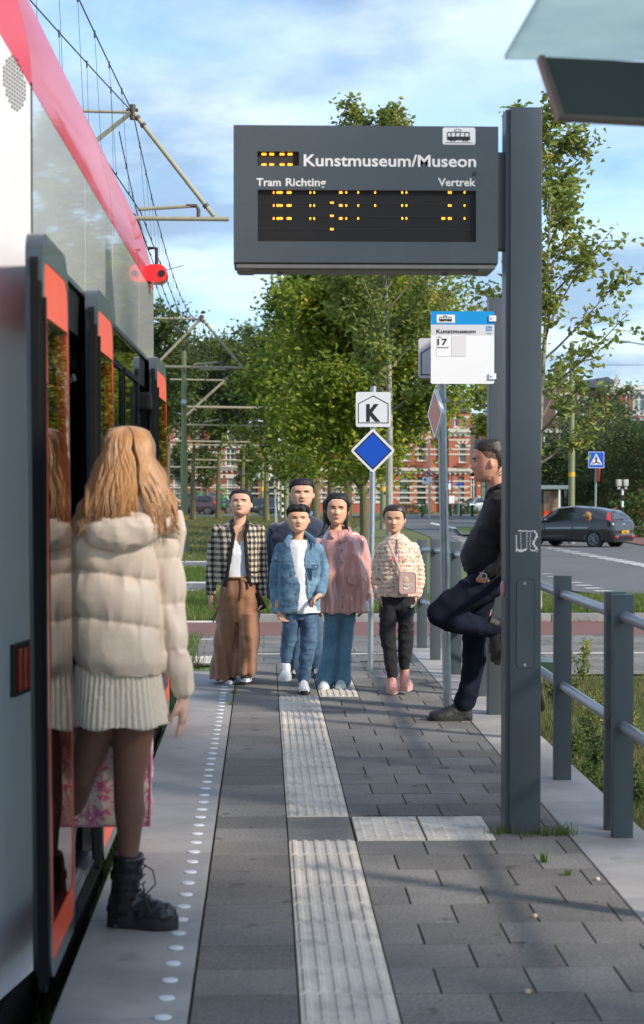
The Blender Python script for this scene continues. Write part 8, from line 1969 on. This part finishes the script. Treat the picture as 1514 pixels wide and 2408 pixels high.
# ================================================================ blonde woman stepping off the tram, seen from behind
f = Fig(6.45); base = f.p(330, 2186)
BLJ = pm('cream_leather', (.66, .53, .42), rough=.46, var=.05, vs=4, spec=.4, bump=.12, bs=60)
TIGHT = pm('sheer_tights', (.185, .088, .060), rough=.5, var=.12, vs=3, sheen=.08, spec=.3)
hd = Head(f.p(304, 1150, .0), 140 * f.k, yaw=R(180 - 25), pitch=0, wide=.98, fem=1.)
def bld(mb):
    hd.solid(mb); f.limb(mb, [(300, 1120, 0, 34), (296, 1170, 0, 36), (292, 1210, 0, 46)])
    f.torso(mb, [(290, 1200, 50, .08), (285, 1260, 90, .10), (280, 1400, 80, .11), (278, 1560, 85, .12), (280, 1640, 90, .13)])
    f.limb(mb, [(385, 1270, 0, 26), (398, 1410, .02, 21), (420, 1560, .0, 17), (430, 1640, .0, 14)]); f.limb(mb, [(190, 1270, .05, 26), (185, 1420, .12, 21), (215, 1560, .22, 16), (245, 1650, .30, 13)])
    hand(mb, f.p(431, 1640, .0), (.0, .10, -1), (-.9, .3, -.1), L=.165, curl=.45, ts=-1); hand(mb, f.p(247, 1652, .30), (.1, .1, -1), (-.3, -.9, 0), L=.16, curl=1.2, ts=1)
bw = body('person', f, 'woman with long ginger blonde hair in a cream quilted jacket, seen from behind', base, SK_C, bld, vox=.007)
mb = MB()
f.limb(mb, [(318, 1640, 0, 54), (315, 1700, 0, 51), (308, 1770, .01, 44), (302, 1830, .02, 37), (301, 1865, .03, 36), (303, 1910, .035, 37), (302, 1960, .03, 29), (300, 2030, .03, 22)], n=22)
f.limb(mb, [(238, 1640, .0, 52), (228, 1710, .02, 46), (208, 1780, .04, 38), (190, 1830, .08, 33), (166, 1890, .16, 32), (146, 1960, .24, 22), (138, 2030, .28, 17)], n=22)
tg = cloth(mb, 'tights', TIGHT, bw, vox=.0075, smooth=2)
mb = MB(); f.torso(mb, [(278, 1560, 100, .145, .0), (279, 1620, 106, .155, .0), (280, 1670, 112, .165, .0), (284, 1700, 114, .17, .0)], n=40, e=2.3)
def sk(co, no):
    px, py = PXY(co); a = np.arctan2(co[:, 1] - 6.45, (co[:, 0] - f.p(280, 0).x)); return .0035 * np.sign(np.sin(a * 52)) * (np.abs(no[:, 2]) < .7) + .008 * np.sin(a * 6 + 1) * np.clip((py - 1600) / 100, 0, 1)
SKM = pm('ribbed_knit', (.64, .55, .44), rough=.85, var=.06, vs=30, bump=.3, bs=200, sheen=.2, bdist=.003)
cloth(mb, 'pleated_skirt', SKM, bw, vox=.0055, smooth=1, disp=sk)
mb = MB()
f.torso(mb, [(292, 1196, 52, .10), (290, 1212, 78, .13), (284, 1232, 100, .155), (276, 1265, 109, .17), (272, 1320, 108, .18), (272, 1380, 108, .185), (275, 1440, 110, .185), (279, 1500, 111, .185), (284, 1550, 106, .18), (288, 1583, 96, .165)], n=40, e=2.5)
f.limb(mb, [(374, 1262, .0, 38), (388, 1320, .01, 41), (394, 1390, .02, 41), (400, 1450, .015, 38), (411, 1520, .0, 36), (422, 1580, -.01, 33), (432, 1622, -.01, 28)], n=24); f.limb(mb, [(192, 1268, .03, 38), (185, 1350, .08, 40), (190, 1430, .14, 36), (215, 1540, .22, 30), (240, 1620, .29, 25)], n=20)
def puff(co, no):
    px, py = PXY(co)
    arm = px > 368 + np.clip((py - 1300) * .06, -5, 20)
    ys_t = np.array([1180, 1262, 1352, 1462, 1600]) ; slope = (px - 275) * .14
    q = np.interp(py - slope, ys_t, np.arange(5)); fr = q - np.floor(q)
    ys_a = np.array([1200, 1312, 1420, 1530, 1650]); qa = np.interp(py + (px - 395) * .1, ys_a, np.arange(5)); fa_ = qa - np.floor(qa)
    sh = lambda f_: np.clip(np.sin(np.pi * f_), 0, 1) ** .45
    h = np.where(arm, .007 * (sh(fa_) - .8), .017 * (sh(fr) - .8))
    seamv = -.014 * np.exp(-((px - (372 + np.clip((py - 1300) * .09, -6, 22))) / 3.5) ** 2) * (py > 1240)
    # creases run down from each seam
    cr = vnoise(co * np.array([1.0, 1.0, .35]), 26, 5); cr2 = vnoise(co * np.array([1, 1, .9]), 13, 9); near = np.where(arm, (1 - sh(fa_)), (1 - sh(fr)))
    return h + seamv - .017 * np.abs(cr) ** .8 * (.25 + near) + np.where(arm, .011, .007) * cr2
jk = cloth(mb, 'quilted_jacket', BLJ, bw, vox=.0068, smooth=1, disp=puff)
# hood lying on the back
mb = MB()
mb.tube([f.p(212, 1226, -.10), f.p(245, 1246, -.155), f.p(290, 1250, -.175), f.p(340, 1238, -.165), f.p(385, 1222, -.10)], [(.045, .04), (.06, .05), (.065, .06), (.062, .05), (.045, .04)], n=16, dome=True)
mb.tube([f.p(322, 1168, -.10), f.p(350, 1188, -.12), f.p(380, 1212, -.10), f.p(404, 1240, -.05), f.p(410, 1262, .02)], [(.020, .022), (.028, .03), (.032, .035), (.03, .03), (.02, .02)], n=12, dome=True)
mb.tube([f.p(215, 1215, -.06), f.p(240, 1195, -.08), f.p(290, 1185, -.10), f.p(330, 1185, -.10), f.p(370, 1205, -.08)], [(.05, .05), (.06, .06), (.065, .07), (.06, .06), (.05, .05)], n=14, dome=True)
cloth(mb, 'hood', BLJ, jk, vox=.007, smooth=3, disp=wr(14, .006, 4))
mb = MB(); f.torso(mb, [(412, 1200, 14, .03, .10), (418, 1250, 18, .04, .12), (412, 1330, 10, .03, .14)]); cloth(mb, 'collar_front', BLJ, jk, vox=.006, smooth=2)
# boots
BOOT = pm('boot_leather', (.011, .011, .012), rough=.28, var=.15, vs=12, coat=.3, bump=.2, bs=70)
def boot(heel, toe, shaft_top, nm='boot'):
    heel, toe = Vector(heel), Vector(toe); d = toe - heel; L_ = d.length; d.normalize(); s = d.cross(Vector((0, 0, 1))).normalized(); P = lambda a, b, c: heel + d * (a * L_) + s * b + Vector((0, 0, c))
    mb = MB(); rings = []
    for a, w_, h_ in [(-.01, .028, .075), (.06, .038, .11), (.22, .042, .13), (.36, .042, .115), (.50, .046, .085), (.66, .050, .066), (.82, .049, .060), (.93, .040, .052), (.99, .022, .040)]: rings.append([P(a, math.cos(t) * w_, .038 + max(-.15, math.sin(t)) * h_) for t in [2 * math.pi * i / 22 for i in range(22)]])
    mb.loft(rings); c = P(.20, 0, .07); mb.tube([c, c.lerp(shaft_top, .35), c.lerp(shaft_top, .7), shaft_top], [(.050, .055), (.050, .052), (.053, .053), (.056, .056)], n=20)
    o = cloth(mb, nm, BOOT, bw, vox=.0055, smooth=2, disp=wr(18, .004, 8, (1, 1, 2.2)))
    mb = MB(); out = []
    for i in range(32):
        t = 2 * math.pi * i / 32; a = .5 + .53 * math.cos(t); w_ = float(np.interp(a, [0, .2, .45, .75, .95, 1.04], [.036, .045, .042, .058, .046, .02])); out.append((a, math.copysign(1, math.sin(t)) * w_ * abs(math.sin(t)) ** .45))
    r_ = [[P(a, b * .96, .0) for a, b in out], [P(a, b * 1.03, .012) for a, b in out], [P(a, b * 1.03, .034) for a, b in out], [P(a, b * .98, .046) for a, b in out]]; mb.loft(r_); so = mb.obj('sole', SBK2, o, smooth=True)
    mb = MB()
    for i in range(7): a = .06 + i * .14; mb.box(*sorted((P(a, 0, 0).x, P(a + .07, 0, 0).x)), heel.y - .055, heel.y + .055, heel.z - .001, heel.z + .016, bev=.003)
    mb.obj('lugs', SBK2, so)
    mb = MB()
    for zf in (.62, .66, .70): c2 = c.lerp(shaft_top, zf)
    c2 = c.lerp(shaft_top, .62); mb.tube([c2 - Vector((0, 0, .014)), c2 + Vector((0, 0, .014))], [(.0595, .0595), (.0595, .0595)], n=20); mb.box(c2.x - .01, c2.x + .03, c2.y - .068, c2.y - .055, c2.z - .012, c2.z + .012, bev=.003); mb.obj('buckle_strap', BLACK, o, smooth=True)
    mb = MB()
    for i in range(6): a = .36 + i * .045; zz_ = float(np.interp(a, [.3, .36, .5, .66], [.17, .155, .123, .104])); mb.tube([P(a, -.022, zz_ * .96), P(a + .02, 0, zz_ + .006), P(a, .022, zz_ * .96)], .003, n=5)
    fr = shaft_top + d * .055
    for i in range(5): z = -.02 - i * .028; mb.tube([fr + Vector((0, 0, z)) - s * .02, fr + Vector((.004, 0, z + .006)) , fr + Vector((0, 0, z)) + s * .02], .003, n=5)
    mb.tube([fr + Vector((.0, -.02, -.03)), fr + Vector((.035, -.03, -.05)), fr + Vector((.045, -.03, -.10)), fr + Vector((.015, -.03, -.13))], .0028, n=5); mb.tube([fr + Vector((.0, -.03, -.10)), fr + Vector((.01, -.035, -.16)), fr + Vector((.03, -.035, -.21))], .0028, n=5); mb.obj('laces', BLACK, o)
    return o
boot(Vector((f.p(253, 0).x, 6.53, .0)), Vector((f.p(413, 0).x, 6.47, .0)), f.p(301, 2012, .03))
boot(Vector((-1.04, 6.78, .025)), Vector((-.80, 6.62, .025)), Vector((-.97, 6.74, .30)))
# hair: a body of hair covered in wavy locks
HB1 = pm('hair_ginger_blonde', (.44, .215, .075), rough=.45, var=.30, vs=22, spec=.45, col2=(.27, .115, .038), c2pos=(.45, .65), c2s=9, stretch=(1, 1, .18), bump=.5, bs=120, bdist=.004, sheen=.2)
mb = MB()
hd.solid(mb, 40, 36, lambda t, a, i, j: .07)
f.torso(mb, [(300, 1040, 44, .10, -.01), (298, 1090, 66, .125, -.02), (292, 1140, 82, .13, -.04), (275, 1190, 84, .12, -.07), (262, 1215, 72, .09, -.09), (256, 1230, 50, .05, -.11)], n=28)
f.limb(mb, [(352, 1110, .0, 34), (378, 1170, -.02, 34), (400, 1208, -.04, 24), (408, 1226, -.05, 12)])
def hcut(co, no):
    r_ = np.zeros_like(co); px, py = PXY(co); w = np.clip((px - 322 - (py - 1165) * .15) / 10, 0, 1) * np.clip((366 + (py - 1165) * .4 - px) / 10, 0, 1) * np.clip((py - 1150) / 25, 0, 1) * (co[:, 1] < 6.45); r_[:, 1] = w * .12; return r_
hr = cloth(mb, 'hair', HB1, bw, vox=.008, smooth=3, disp=lambda co, no: hcut(co, no) + no * (.007 * np.clip((PXY(co)[1] - 1080) / 60, 0, 1) * np.sin(PXY(co)[0] * .28 + 2.2 * vnoise(co, 7, 1)))[:, None])
rr = random.Random(21); mb = MB()
for i in range(720):
    left = rr.random() < .66; tx = rr.uniform(172, 338) if left else rr.uniform(372, 440); ty = rr.uniform(1180, 1264) if left else rr.uniform(1190, 1258)
    if left and tx > 300: ty -= (tx - 300) * 1.0
    u = (tx - 300) / 135; a0 = u * 1.25 + rr.uniform(-.15, .15); depth = rr.uniform(-.015, .012)
    x0 = 300 + 16 * math.sin(a0) * rr.random(); pts = []; ph = tx * .055 + rr.uniform(-.6, .6); fq = rr.uniform(11.5, 14.5); am = rr.uniform(.004, .009)
    for s_ in range(15):
        t = s_ / 14; py = 1005 + (ty - 1005) * t ** 1.35; dm = math.sqrt(max(0, 1 - (max(0, 1062 - py) / 58) ** 2))
        hw = np.interp(py, [1062, 1100, 1150, 1200, 1260], [57, 70, 90, 112, 134]) * .97 * dm
        fx = max(-1, min(1, u))
        px = 300 + fx * hw + (0 if py < 1100 else (py - 1100) * -.06 * (1 if left else -.08))
        ysurf = np.interp(py, [1062, 1080, 1140, 1200, 1260], [-.135, -.145, -.17, -.19, -.20]) * dm * math.sqrt(max(0, 1 - (fx * .93) ** 2)) + depth - .004
        if not left: ysurf = ysurf * .9 - .02
        wv = am * math.sin(fq * t + ph) * min(1.6, t * 2.2); p = f.p(px, py, ysurf); pts.append(p + Vector((wv, 0, 0)))
    r_ = rr.uniform(.0035, .007); mb.tube(pts, [max(.0010, r_ * min(1, .15 + s_ / 3) * (1 if s_ < 9 else 1 - (s_ - 9) / 5.6)) for s_ in range(15)], n=5, caps=False)
mb.obj('wavy_locks', HB1, hr, smooth=True)
# tote bag
tb = thing('tote_bag', tuple(f.p(262, 1820, .22)), 'pink and cream patterned tote bag hanging beside the legs of the ginger blonde woman', 'bag')
yb_ = 6.45 + .17; kk = SZ(yb_); P = lambda px, py, Y=yb_: Vector(((px - 620) * SZ(Y), Y, CAMH - (py - 1126) * SZ(Y)))
mb = MB(); a, b = P(166, 1942), P(354, 1706); mb.box(a.x, b.x, yb_, yb_ + .10, a.z, b.z, bev=.012); bgm = cloth(mb, 'bag_body', TOILE, tb, vox=.007, smooth=2, disp=wr(6, .008, 2))
PKR = pm('piping_rose', (.55, .20, .26), rough=.7)
mb = MB(); c_ = [P(166, 1941), P(352, 1941), P(354, 1800), P(353, 1708)]; mb.tube([q - Vector((0, .004, 0)) for q in c_], .0045, n=6); mb.obj('piping', PKR, bgm)
mb = MB(); hnd = f.p(248, 1678, .31)
for x in (215, 305): mb.tube([P(x, 1712) + Vector((0, .01, 0)), P(x, 1695) + Vector((0, .01, 0)), hnd + Vector((0, 0, -.02))], [(.012, .003)] * 3, n=8)
mb.obj('handles', TOILE, tb, smooth=True)

# ================================================================ walker far behind, mostly hidden
b = G(437, 1270); f = Fig(b.y); kx = f.k
h0 = 1.7 / kx
x0 = 424; yb2 = 1126 - (b.z - CAMH) / kx
def bld(mb):
    mb.ball(f.p(x0, yb2 - h0 + .11 / kx), (.08, .10, .12)); f.limb(mb, [(x0, yb2 - h0 + .2 / kx, 0, .05 / kx), (x0, yb2 - h0 + .32 / kx, 0, .06 / kx)])
    f.torso(mb, [(x0, yb2 - 1.42 / kx, .10 / kx, .14), (x0, yb2 - 1.2 / kx, .13 / kx, .18), (x0, yb2 - .85 / kx, .12 / kx, .17)])
    f.limb(mb, [(x0, yb2 - .9 / kx, -.08, .08 / kx), (x0 + 4, yb2 - .5 / kx, -.08, .06 / kx), (x0 + 9.5, yb2 - .10 / kx, -.08, .045 / kx)]); f.limb(mb, [(x0, yb2 - .9 / kx, .08, .08 / kx), (x0 - 4, yb2 - .5 / kx, .08, .06 / kx), (x0 - 10, yb2 - .1 / kx, .08, .045 / kx)])
wk = body('person', f, 'walker in dark trousers and tan shoes, mostly hidden by the ginger blonde hair', tuple(b), SK_C, bld, vox=.015)
mb = MB(); f.torso(mb, [(x0, yb2 - 1.43 / kx, .12 / kx, .17), (x0, yb2 - 1.2 / kx, .16 / kx, .21), (x0, yb2 - .82 / kx, .15 / kx, .19)]); cloth(mb, 'coat', NAVY, wk, vox=.02)
mb = MB(); f.limb(mb, [(x0, yb2 - .9 / kx, -.08, .10 / kx), (x0 + 4, yb2 - .5 / kx, -.08, .08 / kx), (x0 + 9, yb2 - .14 / kx, -.08, .06 / kx)]); f.limb(mb, [(x0, yb2 - .9 / kx, .08, .10 / kx), (x0 - 4, yb2 - .5 / kx, .08, .08 / kx), (x0 - 9, yb2 - .14 / kx, .08, .06 / kx)]); cloth(mb, 'trousers', NVJ, wk, vox=.02)
TANS = pm('shoe_tan', (.28, .11, .04), rough=.6)
for dx, dy in ((9.5, -.08), (-10, .08)): mb = MB(); c = f.p(x0 + dx + 1, yb2 - .045 / kx, dy); mb.ball(c + Vector((-.03, 0, 0)), (.14, .05, .045)); mb.obj('shoe', TANS, wk, smooth=True)
